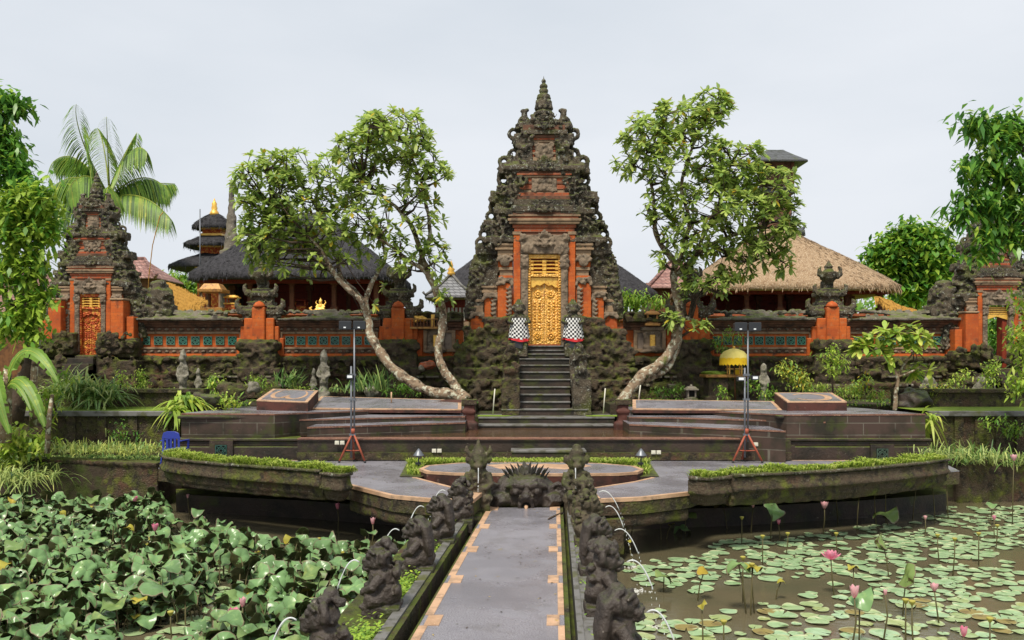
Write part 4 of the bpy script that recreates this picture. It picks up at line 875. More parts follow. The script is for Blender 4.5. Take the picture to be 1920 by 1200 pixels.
def wall_pillar(lab, px, seed, extra=0):
    rng = random.Random(seed); cx = wx(px); e = 1/53.1
    t = thing('wall_pillar', lab, 'wall pillar', (cx, 31.9, wz(745)))
    q = MB(); b = lambda h, f, p0, p1, mi=0: q.box(cx-h*e, cx+h*e, f, 32.6, wz(p1), wz(p0), mi)
    b(44, 31.90, 634, 668); b(36, 31.84, 612, 668); b(28, 31.76, 597, 668)
    b(12, 31.66, 577, 668); q.lathe(cx, 31.80, [(12*e, wz(577)), (11*e, wz(573)), (7*e, wz(568)), (1*e, wz(565))], 12)
    q.build('pillar_body', [m_orange], t, bev=.03)
    q = MB(); bb = lambda h, f, p0, p1: q.box(cx-h*e, cx+h*e, f, 32.5, wz(p1), wz(p0))
    for s in (-1, 1):
        for (a, c, p0, p1, f) in ((13, 42, 582, 590, 31.78), (13, 36, 574, 582, 31.86), (14, 32, 590, 600, 31.84)): q.box(min(cx+s*a*e, cx+s*c*e), max(cx+s*a*e, cx+s*c*e), f, 32.5, wz(p1), wz(p0))
        q.tube([(cx+s*34*e, 31.9, wz(580)), (cx+s*43*e, 31.9, wz(574)), (cx+s*43*e, 31.9, wz(565)), (cx+s*39*e, 31.9, wz(560))], [6*e, 6*e, 4.5*e, 1.5*e], 7)
        q.tube([(cx+s*20*e, 31.95, wz(550)), (cx+s*29*e, 31.95, wz(545)), (cx+s*30*e, 31.95, wz(537)), (cx+s*26*e, 31.95, wz(532))], [5*e, 5*e, 4*e, 1.5*e], 7)
        q.tube([(cx+s*12*e, 32, wz(520)), (cx+s*20*e, 32, wz(514)), (cx+s*20*e, 32, wz(505)), (cx+s*16*e, 32, wz(499))], [5*e, 5*e, 3.5*e, 1.2*e], 7)
        spiral(q, (cx+s*38*e, 31.80, wz(583)), 5*e, 2.0*e, 1.2, s); spiral(q, (cx+s*25*e, 31.86, wz(551)), 4.5*e, 1.8*e, 1.2, -s)
    bb(24, 31.92, 566, 574); bb(19, 31.98, 556, 566); bb(26, 31.88, 548, 556); bb(17, 32.0, 541, 548); bb(9, 32.1, 526, 541)
    q.lathe(cx, 32.15, [(8*e, wz(530)), (15*e, wz(522)), (18*e, wz(514)), (18*e, wz(510)), (11*e, wz(508)), (6*e, wz(503)), (8.5*e, wz(499)), (5*e, wz(495)), (1*e, wz(488))], 12)
    for k in range(26): curls(q, cx+rng.uniform(-24, 24)*e, wz(rng.uniform(545, 572)), 31.90, .02, .02, 1, rng, .045)
    for k in range(18): curls(q, cx+rng.choice((-1, 1))*rng.uniform(14, 40)*e, wz(rng.uniform(576, 598)), 31.80, .02, .02, 1, rng, .045)
    for k in range(10): curls(q, cx+rng.uniform(-14, 14)*e, wz(rng.uniform(510, 526)), 32.0, .02, .02, 1, rng, .04)
    sculpt(q, .028, 'carved_crown', m_stone, t, None, .016, 8, .010, 18)
    q = MB(); bb(34, 31.55, 637, 664); bb(40, 31.45, 643, 656); bb(36, 31.5, 664, 690); bb(44, 31.4, 690, 700); bb(38, 31.45, 700, 745); bb(46, 31.35, 722, 745)
    for k in range(46): curls(q, cx+rng.uniform(-38, 38)*e, wz(rng.uniform(640, 740)), 31.44, .02, .02, 1, rng, .12)
    sculpt(q, .045, 'carved_base', m_mossy, t, None, .035, 5, .015, 14)
wall_pillar('orange wall pillar with carved stone crown in front of the black thatched pavilion', 489, 1)
wall_pillar('orange wall pillar with carved stone crown behind the left frangipani trunks', 748, 2)
wall_pillar('orange wall pillar with carved stone crown behind the right frangipani trunk', 1294, 3)
wall_pillar('orange wall pillar with carved stone crown in front of the tan thatched pavilion', 1556, 4)
# dark stone base course along the whole wall, with ledges
for x0, x1, lab in ((40, 868, 'long dark mossy stone base under the left half of the temple wall'), (1180, 1960, 'long dark mossy stone base under the right half of the temple wall')):
    t = thing('wall_base', lab, 'stone base', (wx((x0+x1)/2), 31.8, ZG)); a, b = wx(x0), wx(x1); rng = random.Random(x0); q = MB()
    for p0, p1, f in ((668, 678, 31.82), (678, 700, 31.9), (700, 706, 31.66), (706, 716, 31.74), (716, 724, 31.5), (724, 752, 31.55)): q.box(a, b, f, 32.6, wz(p1), wz(p0))
    for k in range(int((b-a)*26)): q.blob((rng.uniform(a, b), rng.choice((31.82, 31.7, 31.55, 31.5)), wz(rng.uniform(672, 745))), (rng.uniform(.05, .16), .08, rng.uniform(.04, .10)), k, .4, 1)
    x = a
    while x < b:
        w = rng.uniform(.15, .6); p = rng.choice((674, 688, 694, 703, 712, 720, 735)); q.box(x, min(b, x+w), 31.45+rng.uniform(0, .3), 32.2, wz(p+rng.uniform(4, 14)), wz(p)); x += w*rng.uniform(.5, 1.6)
    sculpt(q, .05, 'masonry', m_mossy, t, None, .05, 4, .02, 14)
    q = MB()
    for k in range(26):                                # pale worn blocks that still show
        x = rng.uniform(a, b); q.box(x, x+rng.uniform(.15, .5), 31.42, 31.6, wz(704+4), wz(704)) if k % 2 else q.box(x, x+rng.uniform(.1, .3), 31.38, 31.6, wz(724), wz(719))
    o = q.build('worn_block', m_stone_pale, t, bev=.02); o['kind'] = 'stuff'
# ------------------------------------------------------------------ pavilions and towers behind the wall
def superring(hx, hy, n, p):
    out = []
    for k in range(n):
        a = 2*pi*k/n; c, s = cos(a), sin(a); e = 2/p
        out.append((hx*abs(c)**e*(1 if c >= 0 else -1), hy*abs(s)**e*(1 if s >= 0 else -1)))
    return out
def hip_roof(cx, cy, hx, hy, z0, z1, ridge, thick, n=64, p=7, curve=1.0, seed=0, rough=.04, steps=14, und=.5, straw=0):
    """thick-edged hipped roof with rounded hips; curve >1 sags the slopes"""
    mb = MB(); rings = [(hx*und, hy*und, z0+thick*.9), (hx*.97, hy*.97, z0), (hx, hy, z0+thick*.25), (hx*.995, hy*.99, z0+thick)]
    for i in range(1, steps+1):
        t = i/steps; k = 1-t; rings.append((lerp(ridge, hx*.99, k), max(.03, hy*.985*k), z0+thick+(z1-z0-thick)*(t**curve)))
    vs = []
    for (a, b, z) in rings:
        pp = lerp(p, 5, (z-z0)/(z1-z0))
        for (x, y) in superring(a, b, n, pp):
            q = Vector((cx+x, cy+y, z)); k = rough*noise.noise(q*2.5+Vector((seed, 0, 0)))+rough*.6*noise.noise(q*7)
            vs.append((q.x, q.y-k, q.z+k))
    fs = [(i*n+k, i*n+(k+1) % n, (i+1)*n+(k+1) % n, (i+1)*n+k) for i in range(len(rings)-1) for k in range(n)]
    fs += [tuple(range(n))[::-1], tuple(range((len(rings)-1)*n, len(rings)*n))]
    mb.add(vs, fs, 0, True)
    if straw:                                          # loose fibres that break the smooth slope and fringe the eaves
        rs = random.Random(seed+50)
        for k in range(straw):
            i = rs.randrange(3, len(rings)-2) if rs.random() < .8 else 2; kk = rs.randrange(n); p = Vector(vs[i*n+kk]).lerp(Vector(vs[i*n+(kk+1) % n]), rs.random()); p2 = Vector(vs[(i+1)*n+kk]); p = p.lerp(p2+(p-Vector(vs[i*n+kk])), rs.random()); dn = (Vector(vs[i*n+kk])-p2)
            if dn.length < 1e-4: continue
            dn.normalize(); out = Vector((p.x-cx, p.y-cy, 0)); out = out.normalized() if out.length > 1e-3 else Vector((0, -1, 0))
            mb.leaf(p+Vector((0, 0, .015)), dn+Vector((rs.gauss(0, .15), rs.gauss(0, .15), .035+abs(rs.gauss(0, .03))))+out*.02, rs.uniform(.10, .26), rs.uniform(.025, .05), .06, 0, 2)
    return mb
def posts(mb, xs, ys, z0, z1, r=.09):
    for x in xs:
        for y in ys: mb.box(x-r, x+r, y-r, y+r, z0, z1)
def pavilion(lab, px0, px1, d, py_eave, py_top, px_floor_py, mat, ridge, depth, thick, curve, seed, npost=5):
    x0, x1 = X(px0, d), X(px1, d); cx = (x0+x1)/2; hx = (x1-x0)/2; cy = d+depth
    ze, zt, zf = Z(py_eave, d), Z(py_top, d+depth*.6), Z(px_floor_py, d)
    t = thing('thatched_pavilion', lab, 'pavilion', (cx, cy, ZG))
    hip_roof(cx, cy, hx, depth, ze, zt, ridge, thick, curve=curve, seed=seed, straw=5000 if mat is m_thatch else 2600).build('roof', mat, t)
    mb = MB(); mb.box(cx-hx*.92, cx+hx*.92, cy-depth*.86, cy+depth*.86, 1.9, zf); mb.box(cx-hx*.95, cx+hx*.95, cy-depth*.9, cy+depth*.88, zf+.003, zf+.12); mb.build('podium', m_brick, t)
    xs = [lerp(cx-hx*.8, cx+hx*.8, k/(npost-1)) for k in range(npost)]
    for x in xs:
        for y in (cy-depth*.72, cy+depth*.1):
            q = MB(); q.box(x-.09, x+.09, y-.09, y+.09, zf+.12, ze+thick*.8); q.box(x-.15, x+.15, y-.15, y+.15, zf+.12, zf+.4); q.box(x-.16, x+.16, y-.14, y+.14, ze-.12, ze+.1); q.build('post', m_wood, t)
    for ya, yb, zz in ((.80, .70, .16), (-.5, -.6, .5)): mb = MB(); mb.box(cx-hx*.86, cx+hx*.86, cy-depth*max(ya, yb), cy-depth*min(ya, yb), ze-.08, ze+zz); mb.build('beam', m_red, t)
    mb = MB(); mb.box(cx-hx*.82, cx+hx*.82, cy+depth*.55, cy+depth*.65, zf, ze+1.0); mb.build('back_wall', m_red, t)
    mb = MB(); mb.box(cx-hx*.84, cx+hx*.84, cy-depth*.74, cy+depth*.6, ze+thick*.8, ze+thick*.8+.05); mb.build('ceiling', m_wood, t)
    return t
pv = pavilion('large pavilion with steep black thatched roof behind the left frangipani', 332, 738, 38, 524, 388, 590, m_blackthatch, .7, 4.2, .35, .92, 1)
mb = MB(); zf = Z(590, 38)
pt = pavilion('pavilion with tan straw thatched roof right of the central gate', 1308, 1712, 38, 545, 420, 592, m_thatch, .5, 4.2, .30, .90, 2, 6)
x = X(1521, 40); z = Z(420, 40.5)
q = MB(); q.lathe(x, 42.2, [(.45, z-.30), (.42, z-.05), (.30, z), (.12, z+.08)], 12)
for s in (-1, 1): q.tube([(x+s*.1, 42.2, z), (x+s*.35, 42.2, z+.02), (x+s*.45, 42.2, z+.18), (x+s*.36, 42.2, z+.24)], [.09, .08, .06, .02])
q.build('ridge_cap', m_slate, pt)
bk = pavilion('dark thatched roofed hall standing behind the central gate', 792, 1245, 42, 556, 408, 600, m_blackthatch, .8, 4.6, .30, .95, 3)
# things seen inside and before the black pavilion
def altar(lab, px, py0, py1, d, hw, mats, kind):
    x = X(px, d); z0, z1 = Z(py0, d), Z(py1, d); t = thing('shrine_altar', lab, 'altar', (x, d, z0)); h = z1-z0
    q = MB(); q.box(x-hw, x+hw, d, d+2*hw, z0, z0+h*.5, 0); q.box(x-hw*1.15, x+hw*1.15, d-.03, d+2.1*hw, z0+h*.5, z0+h*.58, 1); q.box(x-hw*1.1, x+hw*1.1, d-.02, d+2.1*hw, z0+h*.02, z0+h*.1, 1)
    q.build('altar_base', mats, t, bev=.01)
    q = MB(); 
    for sx_ in (-1, 1):
        for yy in (d+.05, d+2*hw-.05): q.box(x+sx_*hw*.85-.03, x+sx_*hw*.85+.03, yy-.03, yy+.03, z0+h*.58, z0+h*.85)
    q.box(x-hw*1.2, x+hw*1.2, d-.06, d+2.1*hw, z0+h*.85, z0+h*.9, 1); q.box(x-hw*1.05, x+hw*1.05, d-.02, d+2*hw, z0+h*.9, z0+h, 1, hw*.35, hw*.35); q.build('canopy', mats, t, bev=.01)
    return t
m_oldgold = M('dull_gold_paint', (0.40, 0.20, 0.045), .5, [(9, (0.20, 0.09, 0.025), .48, .64)], ('noise', 25, .5, .02), spec=.5, metal=.2)
altar('carved tan shrine with a gold canopy left of the black pavilion', 394, 640, 531, 36.2, .42, [m_tan, m_oldgold], 0)
altar('red and gold altar inside the left end of the black pavilion', 432, 588, 553, 36.9, .24, [m_redgold, m_goldp], 0)
altar('dark red cupboard altar deep inside the black pavilion', 560, 588, 560, 39.5, .3, [m_redgold, m_red], 0)
# golden seated figure
def seated_figure(lab, px, py0, py1, d, mat):
    x, z0 = X(px, d), Z(py0, d); h = Z(py1, d)-z0; t = thing('golden_statue', lab, 'statue', (x, d, z0)); q = MB()
    q.blob((x, d, z0+h*.12), (h*.55, h*.3, h*.13), 2, .2, 2); q.blob((x, d, z0+h*.38), (h*.2, h*.16, h*.24), 3, .1, 2); q.blob((x, d-.02, z0+h*.68), (h*.11, h*.11, h*.13), 4, .05, 2)
    q.lathe(x, d, [(h*.13, z0+h*.76), (h*.11, z0+h*.83), (h*.05, z0+h*.9), (h*.01, z0+h)], 10)
    for s in (-1, 1):
        q.tube([(x+s*h*.17, d, z0+h*.52), (x+s*h*.29, d-h*.08, z0+h*.36), (x+s*h*.16, d-h*.2, z0+h*.3)], [h*.07, h*.06, h*.05]); q.tube([(x, d-h*.1, z0+h*.2), (x+s*h*.36, d-h*.2, z0+h*.16), (x+s*h*.1, d-h*.28, z0+h*.12)], [h*.1, h*.09, h*.06])
        q.tube([(x+s*h*.2, d+.05, z0+h*.5), (x+s*h*.34, d+.05, z0+h*.66), (x+s*h*.26, d+.05, z0+h*.84)], [h*.05, h*.05, h*.02])
    q.tube([(x-h*.6, d, z0+h*.1), (x-h*.72, d, z0+h*.3), (x-h*.56, d, z0+h*.4)], [h*.1, h*.08, h*.04])
    sculpt(q, .025, 'figure', mat, t, None, .006, 18)
    q = MB(); q.box(x-h*.6, x+h*.6, d-h*.3, d+h*.3, z0-.12, z0); q.build('plinth', m_brick, t, bev=.02)
m_brightgold = M('bright_gold_leaf', (0.95, 0.56, 0.10), .35, [(14, (0.8, 0.4, 0.05), .5, .68)], ('noise', 30, .4, .02), spec=.7, metal=.25)
seated_figure('small bright golden seated figure in front of the black pavilion', 601, 586, 558, 33.6, m_brightgold)
# golden straw shelters
def straw_shelter(lab, pts, d, depth, drop):
    t = thing('straw_shelter', lab, 'straw roof', (X(pts[0][0], d), d, ZG)); q = MB(); rng = random.Random(len(lab)); n = len(pts)
    P = [(X(a, d), Z(b, d)) for a, b in pts]
    for j in range(6):
        pass
    vs = []
    m = 24
    for i in range(m+1):
        u = i/m*(n-1); k = min(int(u), n-2); f = u-k; x = lerp(P[k][0], P[k+1][0], f); z = lerp(P[k][1], P[k+1][1], f)
        for j in range(7):
            v = j/6; dz = noise.noise(Vector((x*6, j*2.3, 1)))*.05; vs.append((x, d+depth*.5-depth*v, z-drop*v**1.3+dz*(1+v)))
    fs = [(i*7+j, i*7+j+1, (i+1)*7+j+1, (i+1)*7+j) for i in range(m) for j in range(6)]
    q.add(vs, fs, 0, True); n0 = len(vs)
    q.add([(a, b, c-.12) for a, b, c in vs], [f[::-1] for f in fs], 0, True)
    for i in range(1800):
        k = rng.randrange(n0); p = Vector(vs[k]); q.leaf(p+Vector((rng.uniform(-.1, .1), 0, .02)), (rng.uniform(-.4, .4), -.6, -.5), rng.uniform(.15, .45), .03, .25, 0, 2)
    q.build('straw_roof', m_straw, t)
    q = MB()
    for i in range(0, m, 6): q.tube([(vs[i*7+3][0], d, ZG), (vs[i*7+3][0], d, vs[i*7+3][2]-.05)], .06, 6)
    q.build('post', m_wood, t) if False else None
    for i in (2, m-2): 
        q = MB(); q.tube([(vs[i*7+3][0], d, ZG), (vs[i*7+3][0], d, vs[i*7+3][2]-.05)], .06, 6); q.build('post', m_wood, t)
    return t
straw_shelter('golden straw shelter between the left gate and the black pavilion', [(298, 527), (312, 531), (340, 545), (372, 560)], 34.0, 1.6, .55)
straw_shelter('golden straw shelter at the right end of the tan thatched pavilion', [(1655, 554), (1675, 560), (1700, 572), (1725, 578)], 34.2, 1.4, .45)
# three-tiered meru tower
def meru():
    d = 46; cx = X(402, d); t = thing('tiered_tower', 'slim shrine tower with stacked black thatched roofs and a gold tip', 'shrine tower', (cx, d, 2))
    for (half, pe, pt_, ) in ((36, 431, 398), (50, 466, 436), (74, 507, 470)):
        hx = half*d/F; hip_roof(cx, d, hx, hx, Z(pe, d), Z(pt_, d), .12, .16, 32, 3.2, .85, half, .03, 8, straw=900).build('roof', m_blackthatch, t)
    for (half, p0, p1) in ((17, 444, 428), (20, 486, 462), (24, 660, 500)):
        h = half*d/F; q = MB(); q.box(cx-h, cx+h, d-h, d+h, Z(p0, d), Z(p1, d), 0); q.box(cx-h*1.2, cx+h*1.2, d-h*1.2, d+h*1.2, Z(p0, d), Z(p0-4, d), 1); q.box(cx-h*1.15, cx+h*1.15, d-h*1.15, d+h*1.15, Z(p1+4, d), Z(p1, d), 1); q.build('neck', [m_redgold, m_goldp], t)
    e = d/F; q = MB(); q.lathe(cx, d, [(10*e, Z(404, d)), (8*e, Z(398, d)), (5*e, Z(394, d)), (6*e, Z(390, d)), (4.5*e, Z(386, d)), (5*e, Z(382, d)), (2.5*e, Z(378, d)), (.5*e, Z(372, d))], 10); q.build('finial', m_goldp, t)
meru()
def spire():
    d = 44; x = X(434, d); e = d/F; t = tag(None or thing('stone_spire', 'tall thin pale stone spire showing beside the left frangipani crown', 'stone spire', (x, d, 2))); q = MB()
    q.box(x-16*e, x+16*e, d-.6, d+.6, 2, Z(470, d)); q.lathe(x, d, [(14*e, Z(470, d)), (13*e, Z(440, d)), (10*e, Z(436, d)), (9*e, Z(405, d)), (7*e, Z(400, d)), (5.5*e, Z(370, d)), (4*e, Z(352, d)), (2.6*e, Z(338, d)), (1*e, Z(333, d))], 8)
    sculpt(q, .07, 'shaft', m_stone_pale, t, None, .05, 4)
spire()
# small grey-shingled shrine
def shrine():
    d = 36; x = X(846, d); e = d/F; t = thing('shingled_shrine', 'small shrine with curved grey shingle roof and gold finial', 'shrine', (x, d, 2))
    hip_roof(x, d, 47*e, 47*e, Z(562, d), Z(516, d), .04, .10, 32, 9, 1.18, 7, .008, 10).build('roof', m_shingle, t)
    q = MB()
    for a in (45, 135, 225, 315):
        c, s = cos(radians(a)), sin(radians(a)); q.tube([(x+c*2*e, d+s*2*e, Z(514, d)), (x+c*28*e, d+s*28*e, Z(536, d)), (x+c*62*e, d+s*62*e, Z(556, d)), (x+c*68*e, d+s*68*e, Z(551, d))], .055, 5)
    q.build('ridge', m_ledge, t)
    q = MB(); q.lathe(x, d, [(6*e, Z(517, d)), (8*e, Z(512, d)), (5*e, Z(508, d)), (7*e, Z(505, d)), (3*e, Z(501, d)), (4*e, Z(498, d)), (.6*e, Z(489, d))], 10); q.build('finial', m_goldp, t)
    q = MB(); q.box(x-34*e, x+34*e, d-.6, d+.6, 2, Z(604, d)); q.build('shrine_base', m_tan, t)
    q = MB(); q.box(x-28*e, x+28*e, d-.45, d+.55, Z(604, d), Z(563, d)); q.build('shrine_body', m_red, t)
    q = MB()
    for k in range(8): q.box(x+(-26+7*k)*e, x+(-22+7*k)*e, d-.48, d-.45, Z(602, d), Z(578, d))
    q.build('lattice', m_white, t)
shrine()
def drum_tower():
    d = 46; x = X(1453, d); e = d/F; t = thing('bell_tower', 'slim brick tower with a hipped slate roof behind the right frangipani', 'tower', (x, d, 2))
    hip_roof(x, d, 50*e, 46*e, Z(312, d), Z(281, d), 16*e, .10, 32, 12, 1.0, 4, .01, 8).build('roof', m_slate, t)
    q = MB(); q.box(x-24*e, x+24*e, d-.6, d+.6, 2, Z(308, d)); q.build('shaft', m_brown, t)
    for s in (-1, 1): q = MB(); q.box(x+s*26*e-.07, x+s*26*e+.07, d-.68, d-.54, Z(362, d), Z(308, d)); q.build('post', m_wood, t)
    q = MB(); q.box(x-32*e, x+32*e, d-.8, d+.8, Z(366, d), Z(359, d)); q.box(x-36*e, x+36*e, d-.9, d+.9, Z(359, d)+.002, Z(356, d)); q.build('ledge', m_slate, t)
drum_tower()
def tiled_house(lab, px, hw, pe, pt_, d, ridge):
    x = X(px, d); e = d/F; t = thing('tiled_house', lab, 'house', (x, d, 2))
    hip_roof(x, d+2, hw*e, 2.5, Z(pe, d), Z(pt_, d), ridge*e, .08, 32, 14, 1.05, 3, .01, 8).build('roof', m_rooftile, t)
    q = MB(); q.tube([(x-ridge*e, d+2, Z(pt_, d)), (x+ridge*e, d+2, Z(pt_, d))], .12, 6)
    for s in (-1, 1): q.tube([(x+s*ridge*e, d+2, Z(pt_, d)), (x+s*hw*.98*e, d-.4, Z(pe, d)+.12), (x+s*(hw+3)*e, d-.5, Z(pe-5, d)+.1)], .10, 6)
    q.build('ridge', m_rooftile, t)
    q = MB(); q.box(x-hw*.85*e, x+hw*.85*e, d, d+4, 1.9, Z(pe, d)+.1); q.build('wall', m_wood, t)
    q = MB(); q.box(x-.5, x+.5, d-.03, d, Z(pe+34, d), Z(pe+10, d)); q.build('window', m_void, t)
tiled_house('house with faded pink tiled roof behind the right frangipani trunk', 1278, 66, 542, 484, 50, 10)
tiled_house('house with red tiled roof right behind the left gate', 222, 76, 524, 478, 50, 22)
tiled_house('house with weathered tiled roof at the far left behind the big tree', 10, 120, 590, 500, 48, 40)
# carved piers on the wall top beside the side gates
for px, lab in ((294, 'rounded mossy carved stone pier on the wall beside the golden straw shelter'), (1774, 'mossy carved stone pier on the wall beside the right gate')):
    rng = random.Random(px); x = wx(px); t_ = 0; q = MB()
    q.box(x-.55, x+.55, 31.9, 32.6, wz(600), wz(572)); q.box(x-.42, x+.42, 31.95, 32.55, wz(572), wz(552)); q.blob((x, 32.2, wz(552)), (.5, .4, .36), 3, .3, 2); q.blob((x, 32.2, wz(534)), (.3, .3, .2), 4, .3, 2)
    for k in range(40): curls(q, x+rng.uniform(-.5, .5), wz(rng.uniform(540, 592)), 31.88, .02, .02, 1, rng, .10)
    tag(sculpt(q, .04, 'carved_pier', m_stone, None, (x, 32.2, wz(600)), .03, 6, .015, 14), lab, 'carved pier')
# thin poles
def pole(name, lab, cat, pts, r, mat):
    P = [W(*p) for p in pts]; q = MB(); q.tube(P, r, 5); tag(q.build(name, mat, None, P[0]), lab, cat)
pole('bamboo_pole', 'thin curving bamboo pole rising beside the left gate', 'pole', [(276, 590, 34.5), (279, 520, 34.5), (286, 460, 34.5), (300, 405, 34.5), (306, 398, 34.5)], .018, m_straw)
pole('blue_pole', 'thin blue-grey pole left of the tiered tower', 'pole', [(375, 560, 40), (375, 392, 40)], .025, m_metal)
for (px, y0, y1, d, lab) in ((926, 776, 729, 27.0, 'thin white stake on the grass left of the stairs'), (1133, 775, 728, 27.0, 'thin white stake on the grass right of the stairs'), (1199, 752, 722, 27.4, 'short white stake behind the right long platform')):
    q = MB(); x = X(px, d); z0, z1 = Z(y0, d), Z(y1, d); q.tube([(x-.03, d, z0), (x+.03, d, z1)], .018, 6); tag(q.build('white_stake', m_white, None, (x, d, z0)), lab, 'stake')
q = MB(); x = X(733, 26.8); q.tube([(x, 26.9, 2.3), (x, 26.9, Z(735, 26.9))], .022, 6); tag(q.build('pink_stake', m_terra, None, (x, 26.9, 2.3)), 'short pink stake behind the left long platform', 'stake')
# ------------------------------------------------------------------ trees and plants
def rosette(mb, p, rng, L, n, mats_w, axis=(0, 0, 1), w=.42, droop=.22):
    axis = Vector(axis).normalized(); a = axis.orthogonal().normalized(); b = axis.cross(a); o = rng.random()*6.28
    for k in range(n):
        q = o+2*pi*k/n*1.0+rng.uniform(-.25, .25); el = rng.uniform(-.1, .85)
        d = (a*cos(q)+b*sin(q))*cos(el)+axis*sin(el)
        mb.leaf(p, d, L*rng.uniform(.75, 1.15), L*w, droop*rng.uniform(.4, 1.6), rng.choices(range(len(mats_w)), mats_w)[0], 4, 0, 0, True)
def leaf_cluster(mb, p, rng, L, n, mats_w, spread, droop=.4, w=.34, down=.2):
    for k in range(n):
        d = Vector((rng.gauss(0, 1), rng.gauss(0, 1), rng.gauss(0, .8)-down)).normalized()
        q = Vector(p)+Vector((rng.gauss(0, spread), rng.gauss(0, spread), rng.gauss(0, spread)))
        mb.leaf(q, d, L*rng.uniform(.7, 1.2), L*w, droop*rng.uniform(.5, 1.5), rng.choices(range(len(mats_w)), mats_w)[0], 2)
def branchy(name, lab, base, limbs, ells, d, mats, bark, L, nleaf, wts, seed, dspread=1.3, group=None, shell=.5, flowers=0):
    """limbs: polylines of (px, py, depth offset, radius); ells: (px, py, rx, ry, tips) - the crown grown as leaf rosettes on twigs"""
    rng = random.Random(seed); b = W(*base); t = thing(name, lab, 'tree', b, group); tr = MB(); nodes = []
    for lb in limbs:
        P = [W(p[0], p[1], d+p[2]) for p in lb]; R = [p[3] for p in lb]; Q = []; S = []
        for i in range(len(P)-1):                      # smooth the limb
            p0 = P[max(i-1, 0)]; p1, p2 = P[i], P[i+1]; p3 = P[min(i+2, len(P)-1)]
            for j in range(6):
                u = j/6; Q.append(.5*((2*p1)+(p2-p0)*u+(2*p0-5*p1+4*p2-p3)*u*u+(3*p1-p0-3*p2+p3)*u**3)); S.append(lerp(R[i], R[i+1], u))
        Q.append(P[-1]); S.append(R[-1])
        Q = [q+Vector((noise.noise(q*2.1)*.05, 0, noise.noise(q*2.3+Vector((5, 0, 0)))*.05)) for q in Q]
        S2 = [s*(1+.28*noise.noise(q*3.3)+.22*noise.noise(q*9)) for s, q in zip(S, Q)]
        tr.tube(Q, S2, 9)
        nodes += [(q, s) for q, s in zip(Q, S) if s < .11]
    tips = []
    for (px, py, rx, ry, n) in ells:
        e = d/F
        for k in range(n):
            while True:
                v = Vector((rng.uniform(-1, 1), rng.uniform(-1, 1), rng.uniform(-1, 1)))
                if shell < v.length < 1 or (v.length < 1 and rng.random() < .35): break
            tips.append(W(px, py, d)+Vector((v.x*rx*e, v.y*dspread*min(1.6, .9*rx*e), v.z*ry*e)))
    subs = rng.sample(tips, max(3, len(tips)//7)); sub_nodes = []
    def link(a, bb, ra, rb, k):
        m = (a+bb)/2+Vector((rng.uniform(-.1, .1), rng.uniform(-.1, .1), rng.uniform(-.12, .05)))*min(1, (a-bb).length)
        tr.tube([bb, m, a], [rb, (ra+rb)/2, ra], k, 1)
    for s in subs:
        best = min(nodes, key=lambda q: (q[0]-s).length+(.6 if q[0].z > s.z else 0)+abs(q[0].y-s.y)*.0)
        s2 = best[0].lerp(s, .85); r0 = min(.055, best[1]*.8+.012); link(s2, best[0], .020, r0, 5)
        for u in (.45, .7, 1.0): sub_nodes.append(best[0].lerp(s2, u))
    cr = MB(); cl = rng.random
    for p in tips:
        bn = min(sub_nodes, key=lambda q: (q-p).length+(.3 if q.z > p.z else 0))
        link(p, bn, .009, .017, 4); ax = (p-bn); ax = ax.normalized()+Vector((0, 0, .6)) if ax.length > .05 else Vector((0, 0, 1))
        rosette(cr, p, rng, L, nleaf+rng.randint(-2, 2), wts, ax)
    tr.build('trunk', [bark, m_bark2], t); cr.build('crown', mats, t)
    return t
